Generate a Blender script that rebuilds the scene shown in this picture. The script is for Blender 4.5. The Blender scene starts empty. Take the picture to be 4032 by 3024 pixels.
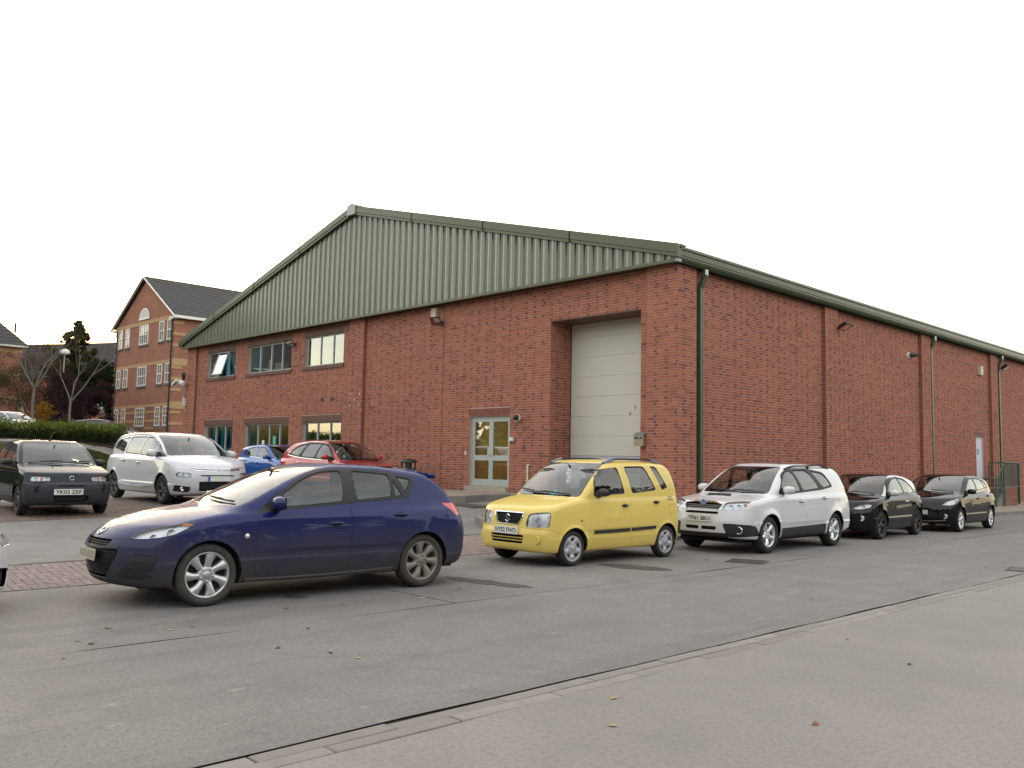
import bpy, bmesh, math, random
import numpy as np
from mathutils import Vector, Matrix
R = math.radians
random.seed(7); RNG = np.random.default_rng(7)
SC = bpy.context.scene
COL = SC.collection

# ------------------------------------------------------------------ camera
cam_d = bpy.data.cameras.new('camera'); cam = bpy.data.objects.new('camera', cam_d); COL.objects.link(cam)
cam_d.sensor_fit = 'HORIZONTAL'; cam_d.sensor_width = 36.0
cam_d.lens = 36.0 * 3484.0293 / 4032.0
cam_d.clip_start = 0.1; cam_d.clip_end = 3000.0
_yaw, _pit, _rol = -0.800341620, 0.0869989691, 0.0199533873
def _cam_axes():
    f = Vector((math.sin(_yaw)*math.cos(_pit), math.cos(_yaw)*math.cos(_pit), math.sin(_pit)))
    r = Vector((math.cos(_yaw), -math.sin(_yaw), 0)); u = r.cross(f)
    r2 = math.cos(_rol)*r + math.sin(_rol)*u; u2 = -math.sin(_rol)*r + math.cos(_rol)*u
    return r2, u2, f
CAMLOC = Vector((19.61753, -27.72311, 1.592841))
_r, _u, _f = _cam_axes()
cam.matrix_world = Matrix(((_r.x, _u.x, -_f.x, CAMLOC.x), (_r.y, _u.y, -_f.y, CAMLOC.y), (_r.z, _u.z, -_f.z, CAMLOC.z), (0, 0, 0, 1)))
SC.camera = cam

# ------------------------------------------------------------------ sky and sun
SUN_EL, SUN_AZ = R(3.5), math.atan2(-0.93, 0.36)      # azimuth clockwise from +Y
world = bpy.data.worlds.new('World'); SC.world = world; world.use_nodes = True
nt = world.node_tree; nt.nodes.clear()
out = nt.nodes.new('ShaderNodeOutputWorld'); bg = nt.nodes.new('ShaderNodeBackground')
sky = nt.nodes.new('ShaderNodeTexSky'); sky.sky_type = 'NISHITA'; sky.sun_disc = False
sky.sun_elevation = SUN_EL; sky.sun_rotation = SUN_AZ
sky.altitude = 60; sky.air_density = 1.0; sky.dust_density = 1.5; sky.ozone_density = 1.0
hsv = nt.nodes.new('ShaderNodeHueSaturation'); hsv.inputs['Saturation'].default_value = 0.95
# thin high cloud veil, broken up, over the whole sky
tc = nt.nodes.new('ShaderNodeTexCoord'); mp = nt.nodes.new('ShaderNodeMapping'); mp.inputs['Scale'].default_value = (1.4, 1.4, 5.0)
nz = nt.nodes.new('ShaderNodeTexNoise'); nz.inputs['Scale'].default_value = 2.2; nz.inputs['Detail'].default_value = 6; nz.inputs['Roughness'].default_value = 0.55
rp = nt.nodes.new('ShaderNodeValToRGB'); rp.color_ramp.elements[0].position = 0.38; rp.color_ramp.elements[1].position = 0.68
mul = nt.nodes.new('ShaderNodeMath'); mul.operation = 'MULTIPLY_ADD'; mul.inputs[1].default_value = 0.40; mul.inputs[2].default_value = 0.45
mx = nt.nodes.new('ShaderNodeMixRGB'); mx.inputs['Color2'].default_value = (1.66, 1.53, 1.40, 1)
L = nt.links.new
L(tc.outputs['Generated'], mp.inputs['Vector']); L(mp.outputs['Vector'], nz.inputs['Vector']); L(nz.outputs['Fac'], rp.inputs['Fac'])
L(rp.outputs['Color'], mul.inputs[0]); L(mul.outputs['Value'], mx.inputs['Fac'])
L(sky.outputs['Color'], hsv.inputs['Color']); L(hsv.outputs['Color'], mx.inputs['Color1'])
L(mx.outputs['Color'], bg.inputs['Color']); bg.inputs['Strength'].default_value = 0.10
L(bg.outputs['Background'], out.inputs['Surface'])
sun_d = bpy.data.lights.new('sun', 'SUN'); sun_d.energy = 0.6; sun_d.angle = R(14); sun_d.color = (1.0, 0.80, 0.55)
sun = bpy.data.objects.new('sun', sun_d); COL.objects.link(sun)
_sd = Vector((math.sin(SUN_AZ)*math.cos(SUN_EL), math.cos(SUN_AZ)*math.cos(SUN_EL), math.sin(SUN_EL)))
sun.rotation_euler = (-_sd).to_track_quat('-Z', 'Y').to_euler()
SC.view_settings.view_transform = 'Standard'; SC.view_settings.look = 'None'
SC.view_settings.gamma = 1.0; SC.view_settings.use_curve_mapping = False
SC.view_settings.exposure = 3.68
try:
    SC.cycles.max_bounces = 8; SC.cycles.transparent_max_bounces = 12; SC.cycles.use_denoising = True
    SC.cycles.caustics_reflective = False; SC.cycles.caustics_refractive = False
except Exception: pass

# ------------------------------------------------------------------ materials
_MC = {}
class NT:
    """small helper around a material's node tree"""
    def __init__(s, name):
        s.m = bpy.data.materials.new(name); s.m.use_nodes = True; s.t = s.m.node_tree; s.t.nodes.clear()
        s.out = s.t.nodes.new('ShaderNodeOutputMaterial'); s.co = None
    def n(s, kind, **kw):
        d = s.t.nodes.new('ShaderNode' + kind)
        for k, v in kw.items():
            if k in d.inputs: d.inputs[k].default_value = v
            else: setattr(d, k, v)
        return d
    def l(s, a, b): s.t.links.new(a, b)
    def obj(s):
        if s.co is None: s.co = s.n('TexCoord')
        return s.co.outputs['Object']
    def noise(s, scale, detail=4, rough=0.55, vec=None, dist=0.0):
        d = s.n('TexNoise'); d.inputs['Scale'].default_value = scale; d.inputs['Detail'].default_value = detail
        d.inputs['Roughness'].default_value = rough; d.inputs['Distortion'].default_value = dist
        s.l(vec if vec is not None else s.obj(), d.inputs['Vector']); return d.outputs['Fac']
    def vmap(s, scale=(1,1,1), loc=(0,0,0), rot=(0,0,0), vec=None):
        d = s.n('Mapping'); d.inputs['Scale'].default_value = scale; d.inputs['Location'].default_value = loc; d.inputs['Rotation'].default_value = rot
        s.l(vec if vec is not None else s.obj(), d.inputs['Vector']); return d.outputs['Vector']
    def ramp(s, fac, stops, interp='LINEAR'):
        d = s.n('ValToRGB'); cr = d.color_ramp; cr.interpolation = interp
        while len(cr.elements) < len(stops): cr.elements.new(0.5)
        for e, (p, c) in zip(cr.elements, stops):
            e.position = p; e.color = tuple(c) + (1,) if hasattr(c, '__len__') else (c, c, c, 1)
        s.l(fac, d.inputs['Fac']); return d.outputs['Color']
    def mix(s, fac, a, b, mode='MIX'):
        d = s.n('MixRGB'); d.blend_type = mode
        for sock, v in ((d.inputs['Fac'], fac), (d.inputs['Color1'], a), (d.inputs['Color2'], b)):
            if hasattr(v, 'is_output'): s.l(v, sock)
            elif hasattr(v, '__len__'): sock.default_value = tuple(v) + ((1,) if len(v) == 3 else ())
            else: sock.default_value = v if sock.type == 'VALUE' else (v, v, v, 1)
        return d.outputs['Color']
    def math(s, op, a, b=0.0, c=None, clamp=False):
        d = s.n('Math'); d.operation = op; d.use_clamp = clamp
        for i, v in enumerate((a, b, c)):
            if v is None: continue
            if hasattr(v, 'is_output'): s.l(v, d.inputs[i])
            else: d.inputs[i].default_value = v
        return d.outputs['Value']
    def sep(s, vec=None):
        d = s.n('SeparateXYZ'); s.l(vec if vec is not None else s.obj(), d.inputs[0]); return d.outputs
    def bsdf(s, color, rough=0.6, metal=0.0, coat=0.0, spec=0.5, bump=None, bstr=0.2, bdist=0.01, **kw):
        p = s.n('BsdfPrincipled')
        def put(nm, v):
            if hasattr(v, 'is_output'): s.l(v, p.inputs[nm])
            elif hasattr(v, '__len__'): p.inputs[nm].default_value = tuple(v) + (1,)
            else: p.inputs[nm].default_value = v
        put('Base Color', color); put('Roughness', rough); put('Metallic', metal); put('Coat Weight', coat); put('Specular IOR Level', spec)
        if coat: p.inputs['Coat Roughness'].default_value = 0.03
        for k, v in kw.items(): put(k.replace('_', ' '), v)
        if bump is not None:
            b = s.n('Bump'); b.inputs['Strength'].default_value = bstr; b.inputs['Distance'].default_value = bdist
            s.l(bump, b.inputs['Height']); s.l(b.outputs['Normal'], p.inputs['Normal'])
        return p
    def done(s, sh):
        s.l(sh.outputs[0] if hasattr(sh, 'outputs') else sh, s.out.inputs['Surface']); return s.m
def MAT(name):
    if name not in _MC: _MC[name] = MATS[name](name)
    return _MC[name]
MATS = {}
def mat(fn): MATS[fn.__name__[2:]] = fn; return fn
def simple(name, col, rough=0.5, metal=0.0, spec=0.5, var=0.12, scale=6.0, bump=0.0, coat=0.0):
    """plain surface with a slight procedural unevenness"""
    def f(nm):
        t = NT(nm); f1 = t.noise(scale, 5); f2 = t.noise(scale*9, 3)
        c = t.mix(t.math('MULTIPLY', f1, 1.0), tuple(x*(1-var) for x in col), tuple(min(1, x*(1+var)) for x in col))
        r = t.math('MULTIPLY_ADD', f2, 0.16, rough-0.08)
        return t.done(t.bsdf(c, r, metal, coat, spec, bump=f2 if bump else None, bstr=bump))
    MATS[name] = f

# ------------------------------------------------------------------ mesh helpers
def tag(o, label=None, cat=None, group=None, kind=None):
    if label: o['label'] = label
    if cat: o['category'] = cat
    if group: o['group'] = group
    if kind: o['kind'] = kind
    return o
def thing(name, label, cat, loc=(0,0,0), rz=0.0, group=None):
    o = bpy.data.objects.new(name, None); COL.objects.link(o); o.empty_display_size = 0.2
    o.location = loc; o.rotation_euler = (0, 0, rz)
    return tag(o, label, cat, group)
def link_mesh(name, me, parent=None, m=None):
    o = bpy.data.objects.new(name, me); COL.objects.link(o)
    if m is not None:
        for x in (m if isinstance(m, (list, tuple)) else [m]): me.materials.append(MAT(x) if isinstance(x, str) else x)
    if parent is not None: o.parent = parent
    return o
def np_mesh(name, V, F, smooth=False, attrs=None, mi=None):
    """V (n,3); F (m,k) array of equal-sized faces or a list of index lists; attrs: face float attributes"""
    me = bpy.data.meshes.new(name)
    V = np.asarray(V, dtype=np.float32)
    if isinstance(F, np.ndarray) and F.ndim == 2:
        k = F.shape[1]; loops = F.ravel().astype(np.int32); starts = np.arange(0, len(loops), k, dtype=np.int32)
    else:
        loops = np.array([i for f in F for i in f], dtype=np.int32)
        ln = np.array([len(f) for f in F], dtype=np.int32); starts = np.concatenate(([0], np.cumsum(ln)[:-1])).astype(np.int32)
    me.vertices.add(len(V)); me.vertices.foreach_set('co', V.ravel())
    me.loops.add(len(loops)); me.loops.foreach_set('vertex_index', loops)
    me.polygons.add(len(starts)); me.polygons.foreach_set('loop_start', starts)
    if mi is not None: me.polygons.foreach_set('material_index', np.asarray(mi, dtype=np.int32))
    me.polygons.foreach_set('use_smooth', np.full(len(starts), bool(smooth)))
    me.update(calc_edges=True); me.validate()
    if attrs:
        for nm, arr in attrs.items():
            a = me.attributes.new(nm, 'FLOAT', 'FACE'); a.data.foreach_set('value', np.asarray(arr, dtype=np.float32))
    return me
BOXF = [(0,3,2,1),(4,5,6,7),(0,1,5,4),(1,2,6,5),(2,3,7,6),(3,0,4,7)]
class MB:
    """collects primitive shapes and links them as ONE mesh object"""
    def __init__(s): s.v = []; s.f = []; s.mi = []; s.sm = []
    def add(s, vs, fs, mi=0, smooth=False):
        b = len(s.v); s.v += [tuple(map(float, v)) for v in vs]
        for f in fs: s.f.append([b+i for i in f]); s.mi.append(mi); s.sm.append(smooth)
        return s
    def box(s, x0, y0, z0, x1, y1, z1, mi=0):
        if x0 > x1: x0, x1 = x1, x0
        if y0 > y1: y0, y1 = y1, y0
        if z0 > z1: z0, z1 = z1, z0
        return s.add([(x0,y0,z0),(x1,y0,z0),(x1,y1,z0),(x0,y1,z0),(x0,y0,z1),(x1,y0,z1),(x1,y1,z1),(x0,y1,z1)], BOXF, mi)
    def obox(s, c, ax, ay, az, mi=0):
        """oriented box: centre and three half-axis vectors"""
        c, ax, ay, az = map(Vector, (c, ax, ay, az))
        P = [c+sx*ax+sy*ay+sz*az for sz in (-1,1) for sx, sy in ((-1,-1),(1,-1),(1,1),(-1,1))]
        return s.add(P, BOXF, mi)
    def bar(s, a, b, w, h, up=(0,0,1), mi=0):
        a, b = Vector(a), Vector(b); d = b-a; L_ = d.length
        if L_ < 1e-6: return s
        d /= L_; upv = Vector(up); sd = d.cross(upv)
        if sd.length < 1e-4: sd = d.cross(Vector((1,0,0)))
        sd.normalize(); u2 = sd.cross(d)
        return s.obox((a+b)/2, d*L_/2, sd*w/2, u2*h/2, mi)
    def tube(s, pts, r, n=8, mi=0, cap=True, smooth=True):
        pts = [Vector(p) for p in pts]; rs = r if hasattr(r, '__len__') else [r]*len(pts)
        rings = []; prev = None
        for i, p in enumerate(pts):
            t = (pts[min(i+1, len(pts)-1)] - pts[max(i-1, 0)]).normalized()
            if prev is None:
                a = t.cross(Vector((0,0,1)));
                if a.length < 1e-3: a = t.cross(Vector((1,0,0)))
            else: a = prev - t*prev.dot(t)
            a.normalize(); prev = a; b = t.cross(a)
            rings.append([p + (a*math.cos(2*math.pi*k/n) + b*math.sin(2*math.pi*k/n))*rs[i] for k in range(n)])
        vs = [v for ring in rings for v in ring]; fs = []
        for i in range(len(pts)-1):
            for k in range(n):
                fs.append((i*n+k, i*n+(k+1)%n, (i+1)*n+(k+1)%n, (i+1)*n+k))
        s.add(vs, fs, mi, smooth)
        if cap:
            s.add(rings[0], [tuple(range(n))[::-1]], mi); s.add(rings[-1], [tuple(range(n))], mi)
        return s
    def lathe(s, prof, axis='z', c=(0,0,0), n=24, mi=0, smooth=True, closed=False):
        """prof: list of (radius, height) turned about an axis through c"""
        vs = []
        for (r_, h) in prof:
            for k in range(n):
                a = 2*math.pi*k/n; u, v = r_*math.cos(a), r_*math.sin(a)
                p = (u, v, h) if axis == 'z' else ((h, u, v) if axis == 'x' else (v, h, u))
                vs.append((p[0]+c[0], p[1]+c[1], p[2]+c[2]))
        fs = []; m = len(prof); rng = m if closed else m-1
        for i in range(rng):
            j = (i+1) % m
            for k in range(n): fs.append((i*n+k, i*n+(k+1)%n, j*n+(k+1)%n, j*n+k))
        return s.add(vs, fs, mi, smooth)
    def prism(s, poly, z0, z1, axis='z', mi=0, c=(0,0,0)):
        """extrude a 2D polygon (counter-clockwise) along an axis"""
        n = len(poly)
        def P(u, v, w): return {'z': (u, v, w), 'y': (u, w, v), 'x': (w, u, v)}[axis]
        vs = [tuple(a+b for a, b in zip(P(u, v, z0), c)) for u, v in poly] + [tuple(a+b for a, b in zip(P(u, v, z1), c)) for u, v in poly]
        fs = [tuple(range(n))[::-1], tuple(range(n, 2*n))] + [(i, (i+1) % n, n+(i+1) % n, n+i) for i in range(n)]
        return s.add(vs, fs, mi)
    def quad(s, a, b, c, d, mi=0): return s.add([a, b, c, d], [(0,1,2,3)], mi)
    def mesh(s, name, off=(0,0,0)):
        V = np.array(s.v, dtype=np.float32) - np.array(off, dtype=np.float32)
        me = np_mesh(name, V, s.f, mi=s.mi)
        me.polygons.foreach_set('use_smooth', np.array(s.sm, dtype=bool)); return me
    def build(s, name, m, parent=None, world=False, fix=True):
        off = parent.location if (world and parent is not None) else (0,0,0)
        me = s.mesh(name, off)
        if fix:
            b = bmesh.new(); b.from_mesh(me); bmesh.ops.recalc_face_normals(b, faces=b.faces); b.to_mesh(me); b.free()
        return link_mesh(name, me, parent, m)
def text_mesh(s, size, bold=0.0, depth=0.0, align='CENTER'):
    cu = bpy.data.curves.new('lettering', 'FONT'); cu.body = s; cu.size = size; cu.align_x = align; cu.align_y = 'CENTER'
    cu.offset = bold; cu.extrude = depth; cu.resolution_u = 3
    o = bpy.data.objects.new('lettering', cu); COL.objects.link(o)
    bpy.context.view_layer.update(); dg = bpy.context.evaluated_depsgraph_get()
    me = bpy.data.meshes.new_from_object(o.evaluated_get(dg)); bpy.data.objects.remove(o); bpy.data.curves.remove(cu)
    return me
def pchip(pts):
    """smooth monotone interpolation through (x, y) points, returned as a fast table lookup"""
    p = sorted(pts); x = np.array([a for a, _ in p], float); y = np.array([b for _, b in p], float)
    if len(x) == 1: return lambda q: np.full_like(np.asarray(q, float), y[0])
    h = np.diff(x); d = np.diff(y)/h; m = np.zeros_like(y); m[0], m[-1] = d[0], d[-1]
    for i in range(1, len(x)-1):
        if d[i-1]*d[i] > 0:
            w1, w2 = 2*h[i]+h[i-1], h[i]+2*h[i-1]; m[i] = (w1+w2)/(w1/d[i-1]+w2/d[i])
    X = np.linspace(x[0], x[-1], 700); k = np.clip(np.searchsorted(x, X, side='right')-1, 0, len(h)-1)
    t = (X-x[k])/h[k]
    Y = y[k]*(2*t**3-3*t**2+1)+h[k]*m[k]*(t**3-2*t**2+t)+y[k+1]*(-2*t**3+3*t**2)+h[k]*m[k+1]*(t**3-t**2)
    return lambda q: np.interp(q, X, Y)
# ------------------------------------------------------------------ ground materials
WX, WY = 6.866, -9.703          # outer corner of the workshop
XL = WX - 27.83                 # its left corner
def sstep(a, b, x):
    t = np.clip((np.asarray(x, float)-a)/(b-a), 0, 1); return t*t*(3-2*t)
def wall_base(y): return np.clip(0.68 - 0.0175*(np.asarray(y, float)+9.7), 0.12, 0.68)
def terrain(x, y):
    x = np.asarray(x, float); y = np.asarray(y, float); yc = np.clip(y, -60, -8)
    s2 = np.clip(7.0-x, 0, None); sy = np.minimum(s2, 17.0)
    ramp = np.clip((8.3-x)/1.3, 0, 1)
    z = ramp*(0.16+0.006*(np.clip(yc, -40, -8)+24)*np.clip((x+6)/10, 0, 1)) + 0.028*np.minimum(s2, 7) + 0.008*np.clip(s2-7, 0, 9) + 0.012*(np.clip(yc, -34, -8)+22)*np.minimum(1, s2/4)
    z = np.where(x < -8, np.minimum(z, 0.74), z)
    bank_far = 2.2 + 0.012*np.clip(-25-x, 0, 30) - 0.35*sstep(-13, -9.5, y)
    m = sstep(-9.5, -22.8, x)*1.30
    low = z + m
    up = sstep(-21.5, -25.0, x)
    bank = np.where(x < -22.8, 2.02+0.18*np.clip((-22.8-x)/2.2, 0, 1)+0.012*np.clip(-25-x, 0, 30), low)
    near = z*(1-up)+bank_far*up
    k = sstep(-11.5, -14.5, y)
    zz = np.where(x < -9.5, bank*k + near*(1-k), z)
    side = (y > -13.0) & (x > WX-0.5)
    zs = np.where(x < 8.62, 0.125 + (wall_base(y)-0.125)*np.clip((8.62-x)/(8.62-WX), 0, 1), 0.0)
    return np.where(side, zs, zz)
def tz(x, y): return float(terrain(x, y))

@mat
def m_tarmac(nm):
    t = NT(nm); o = t.obj()
    big = t.noise(0.22, 5, 0.6); mid = t.noise(1.7, 5, 0.6); fine = t.noise(26, 3, 0.7); grit = t.noise(62, 2, 0.6)
    c = t.mix(t.ramp(big, [(0.3, 0), (0.7, 1)]), (0.172, 0.163, 0.153), (0.225, 0.214, 0.200))
    c = t.mix(t.ramp(mid, [(0.38, 0), (0.75, 0.6)]), c, (0.140, 0.132, 0.124))
    c = t.mix(t.ramp(fine, [(0.42, 0.35), (0.52, 0.0)]), c, (0.085, 0.083, 0.082))
    c = t.mix(t.ramp(grit, [(0.60, 0.0), (0.68, 0.6)]), c, (0.36, 0.345, 0.32))
    # long faint wheel-worn streaks running with the road
    st = t.noise(1.0, 4, 0.6, t.vmap((1.1, 0.05, 1)))
    c = t.mix(t.ramp(st, [(0.50, 0), (0.66, 0.45)]), c, (0.115, 0.111, 0.107))
    ar = t.noise(0.35, 3, 0.5, t.vmap((1, .5, 1), (3, 1, 0)), dist=2.5); c = t.mix(t.ramp(ar, [(0.485, 0), (0.50, 0.3), (0.515, 0)]), c, (0.10, 0.097, 0.094))
    # pale scuffs
    sc = t.noise(5.0, 4, 0.75, t.vmap((1.0, 0.45, 1)))
    c = t.mix(t.ramp(sc, [(0.62, 0), (0.70, 0.45)]), c, (0.33, 0.315, 0.29))
    return t.done(t.bsdf(c, 0.82, spec=0.3, bump=t.math('ADD', fine, grit), bstr=0.35, bdist=0.006))
@mat
def m_tarmac_yard(nm):
    t = NT(nm); big = t.noise(0.3, 5, 0.6); mid = t.noise(2.3, 5, 0.65); fine = t.noise(40, 3, 0.7); grit = t.noise(120, 2, 0.6)
    c = t.mix(t.ramp(big, [(0.3, 0), (0.7, 1)]), (0.175, 0.169, 0.161), (0.245, 0.234, 0.220))
    c = t.mix(t.ramp(mid, [(0.4, 0), (0.72, 0.6)]), c, (0.135, 0.132, 0.130))
    c = t.mix(t.ramp(fine, [(0.42, 0.3), (0.52, 0.0)]), c, (0.09, 0.088, 0.086))
    c = t.mix(t.ramp(grit, [(0.63, 0.0), (0.70, 0.5)]), c, (0.36, 0.35, 0.33))
    return t.done(t.bsdf(c, 0.85, spec=0.25, bump=t.math('ADD', fine, grit), bstr=0.3, bdist=0.005))
@mat
def m_tarmac_pale(nm):
    t = NT(nm); big = t.noise(0.35, 5, 0.6); mid = t.noise(2.0, 5, 0.6); fine = t.noise(28, 3, 0.7); grit = t.noise(65, 2, 0.6)
    c = t.mix(t.ramp(big, [(0.3, 0), (0.7, 1)]), (0.205, 0.188, 0.172), (0.262, 0.238, 0.217))
    c = t.mix(t.ramp(mid, [(0.45, 0), (0.8, 0.4)]), c, (0.16, 0.152, 0.146))
    c = t.mix(t.ramp(fine, [(0.42, 0.3), (0.52, 0.0)]), c, (0.11, 0.105, 0.10))
    c = t.mix(t.ramp(grit, [(0.64, 0.0), (0.71, 0.4)]), c, (0.36, 0.34, 0.31))
    ru = t.noise(1.1, 3, 0.5, t.vmap((1, 1, 1), (7.3, 2.2, 0)))
    c = t.mix(t.ramp(ru, [(0.70, 0), (0.78, 0.35)]), c, (0.30, 0.22, 0.12))
    return t.done(t.bsdf(c, 0.82, spec=0.3, bump=t.math('ADD', fine, grit), bstr=0.3, bdist=0.005))
@mat
def m_earth(nm):
    t = NT(nm); a = t.noise(0.8, 6, 0.7); b = t.noise(14, 4, 0.7)
    c = t.mix(a, (0.045, 0.040, 0.033), (0.085, 0.075, 0.06)); c = t.mix(t.ramp(b, [(0.5, 0), (0.7, 0.5)]), c, (0.03, 0.028, 0.024))
    return t.done(t.bsdf(c, 0.95, spec=0.1, bump=b, bstr=0.4))
@mat
def m_lawn(nm):
    t = NT(nm); a = t.noise(0.9, 5, 0.65); b = t.noise(26, 4, 0.7)
    c = t.mix(a, (0.050, 0.062, 0.018), (0.085, 0.092, 0.030)); c = t.mix(t.ramp(b, [(0.4, 0.5), (0.65, 0)]), c, (0.025, 0.032, 0.010))
    return t.done(t.bsdf(c, 0.9, spec=0.15, bump=b, bstr=0.5, bdist=0.03))
@mat
def m_concrete(nm):
    t = NT(nm); a = t.noise(1.6, 5, 0.6); b = t.noise(45, 3, 0.6); s = t.noise(5, 4, 0.7)
    c = t.mix(a, (0.20, 0.185, 0.168), (0.275, 0.255, 0.232)); c = t.mix(t.ramp(s, [(0.5, 0), (0.75, 0.45)]), c, (0.15, 0.135, 0.12))
    c = t.mix(t.ramp(b, [(0.62, 0), (0.72, 0.3)]), c, (0.33, 0.31, 0.28))
    return t.done(t.bsdf(c, 0.85, spec=0.25, bump=b, bstr=0.25, bdist=0.004))
@mat
def m_kerbstone(nm):
    t = NT(nm); oi = t.n('ObjectInfo'); a = t.noise(7, 5, 0.65); b = t.noise(70, 3, 0.6)
    c = t.mix(oi.outputs['Random'], (0.205, 0.188, 0.170), (0.270, 0.248, 0.222)); c = t.mix(t.ramp(a, [(0.45, 0), (0.75, 0.5)]), c, (0.155, 0.142, 0.128))
    c = t.mix(t.ramp(b, [(0.64, 0), (0.72, 0.35)]), c, (0.36, 0.33, 0.29))
    return t.done(t.bsdf(c, 0.85, spec=0.25, bump=b, bstr=0.25, bdist=0.004))
@mat
def m_slab(nm):
    t = NT(nm); a = t.noise(2.1, 5, 0.6); b = t.noise(50, 3, 0.6)
    c = t.mix(a, (0.25, 0.205, 0.165), (0.34, 0.285, 0.235)); c = t.mix(t.ramp(t.noise(0.9, 4), [(0.5, 0), (0.7, 0.5)]), c, (0.20, 0.155, 0.13))
    return t.done(t.bsdf(c, 0.85, spec=0.25, bump=b, bstr=0.2, bdist=0.004))
def _paver(nm, a, b, dark):
    t = NT(nm); at = t.n('Attribute', attribute_name='rnd'); oi = t.n('ObjectInfo')
    r_ = t.math('FRACT', t.math('ADD', at.outputs['Fac'], oi.outputs['Random']))
    n1 = t.noise(3.0, 4, 0.6); n2 = t.noise(60, 3, 0.6)
    c = t.mix(r_, a, b); c = t.mix(t.ramp(n1, [(0.45, 0), (0.8, 0.5)]), c, dark); c = t.mix(t.ramp(n2, [(0.6, 0), (0.7, 0.25)]), c, (0.32, 0.27, 0.25))
    return t.done(t.bsdf(c, 0.85, spec=0.25, bump=n2, bstr=0.25, bdist=0.003))
@mat
def m_paver(nm): return _paver(nm, (0.215, 0.172, 0.158), (0.265, 0.215, 0.198), (0.175, 0.147, 0.138))
@mat
def m_paver_dark(nm): return _paver(nm, (0.115, 0.085, 0.070), (0.16, 0.12, 0.10), (0.07, 0.058, 0.05))
simple('joint_sand', (0.050, 0.042, 0.038), 0.95, spec=0.1)
simple('crack_dirt', (0.12, 0.108, 0.096), 0.95, spec=0.1)
simple('patch_tar', (0.070, 0.067, 0.064), 0.8, spec=0.3, scale=14, bump=0.3)
simple('cast_iron', (0.075, 0.062, 0.055), 0.65, metal=0.3, scale=10, bump=0.2)

def sheet(name, x0, x1, y0, y1, nx, ny, m, dz=0.0, kind='structure', jit=0.0, xs=None, ys=None, parent=None):
    xs = np.linspace(x0, x1, nx) if xs is None else np.asarray(xs, float); ys = np.linspace(y0, y1, ny) if ys is None else np.asarray(ys, float)
    X, Y = np.meshgrid(xs, ys, indexing='ij'); Z = terrain(X, Y) + dz
    if jit:
        rg = np.random.default_rng(int(abs(x0*100)) + nx)
        X = X.copy(); w = np.convolve(rg.normal(0, jit, len(ys)+4), [0.3, 0.5, 0.8, 0.5, 0.3], 'valid')
        X[0] += w; w = np.convolve(rg.normal(0, jit, len(ys)+4), [0.3, 0.5, 0.8, 0.5, 0.3], 'valid'); X[-1] += w
    V = np.stack([X, Y, Z], -1).reshape(-1, 3); n2 = len(ys)
    i, j = np.meshgrid(np.arange(len(xs)-1), np.arange(n2-1), indexing='ij'); a = (i*n2+j).ravel()
    F = np.stack([a, a+n2, a+n2+1, a+1], -1)
    o = link_mesh(name, np_mesh(name, V, F, smooth=True), parent, m)
    if parent is None: o['kind'] = kind
    return o
def _ax(*segs):
    r_ = []
    for a, b, s in segs: r_ += list(np.arange(a, b, s))
    return np.array(sorted(set(np.round(r_, 3))) + [segs[-1][1]])
gx = _ax((-700, -60, 40), (-60, -26, 2), (-26, 7, 0.5), (7, 8.3, 0.65), (8.3, 8.6, 0.3), (8.62, 8.63, 0.01), (8.64, 16, 3), (16, 60, 11), (60, 700, 80))
gy = _ax((-700, -60, 80), (-60, -34, 2), (-34, -13.2, 0.5), (-13.0, -12.99, 0.01), (-12.8, 34, 1.3), (34, 60, 6.5), (60, 700, 80))
sheet('ground', 0, 0, 0, 0, 0, 0, 'earth', dz=-0.022, xs=gx, ys=gy)
yl = np.arange(-60, 70.01, 0.25)
sheet('road_lane', 8.31, 11.985, 0, 0, 8, 0, 'tarmac', dz=0.0, jit=0.006, ys=yl)
sheet('road', 12.003, 15.150, 0, 0, 8, 0, 'tarmac', dz=0.0, jit=0.006, ys=yl)
sheet('forecourt', 15.445, 60, 0, 0, 0, 0, 'tarmac_pale', dz=0.0, jit=0.006, ys=yl, xs=np.concatenate((np.linspace(15.434, 17, 5), np.linspace(18, 60, 12))))
sheet('yard', -9.5, 6.97, -60, -9.75, 67, 202, 'tarmac_yard', dz=0.0)
sheet('yard_end', -24, -9.52, -13.2, -9.75, 30, 18, 'tarmac_yard', dz=0.0)
sheet('lawn', -22.6, -9.75, -60, -16.02, 54, 90, 'lawn', dz=0.012)
sheet('lawn', -22.6, -11.5, -16.01, -13.25, 24, 12, 'lawn', dz=0.012)
sheet('yard_corner', -11.48, -9.52, -16.0, -13.22, 6, 10, 'tarmac_yard', dz=0.0)
sheet('footpath', -23.9, -22.7, -60, -9.8, 4, 90, 'concrete', dz=0.03)
sheet('upper_car_park', -75, -26.2, -60, -4, 26, 40, 'tarmac_yard', dz=0.02)

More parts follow.
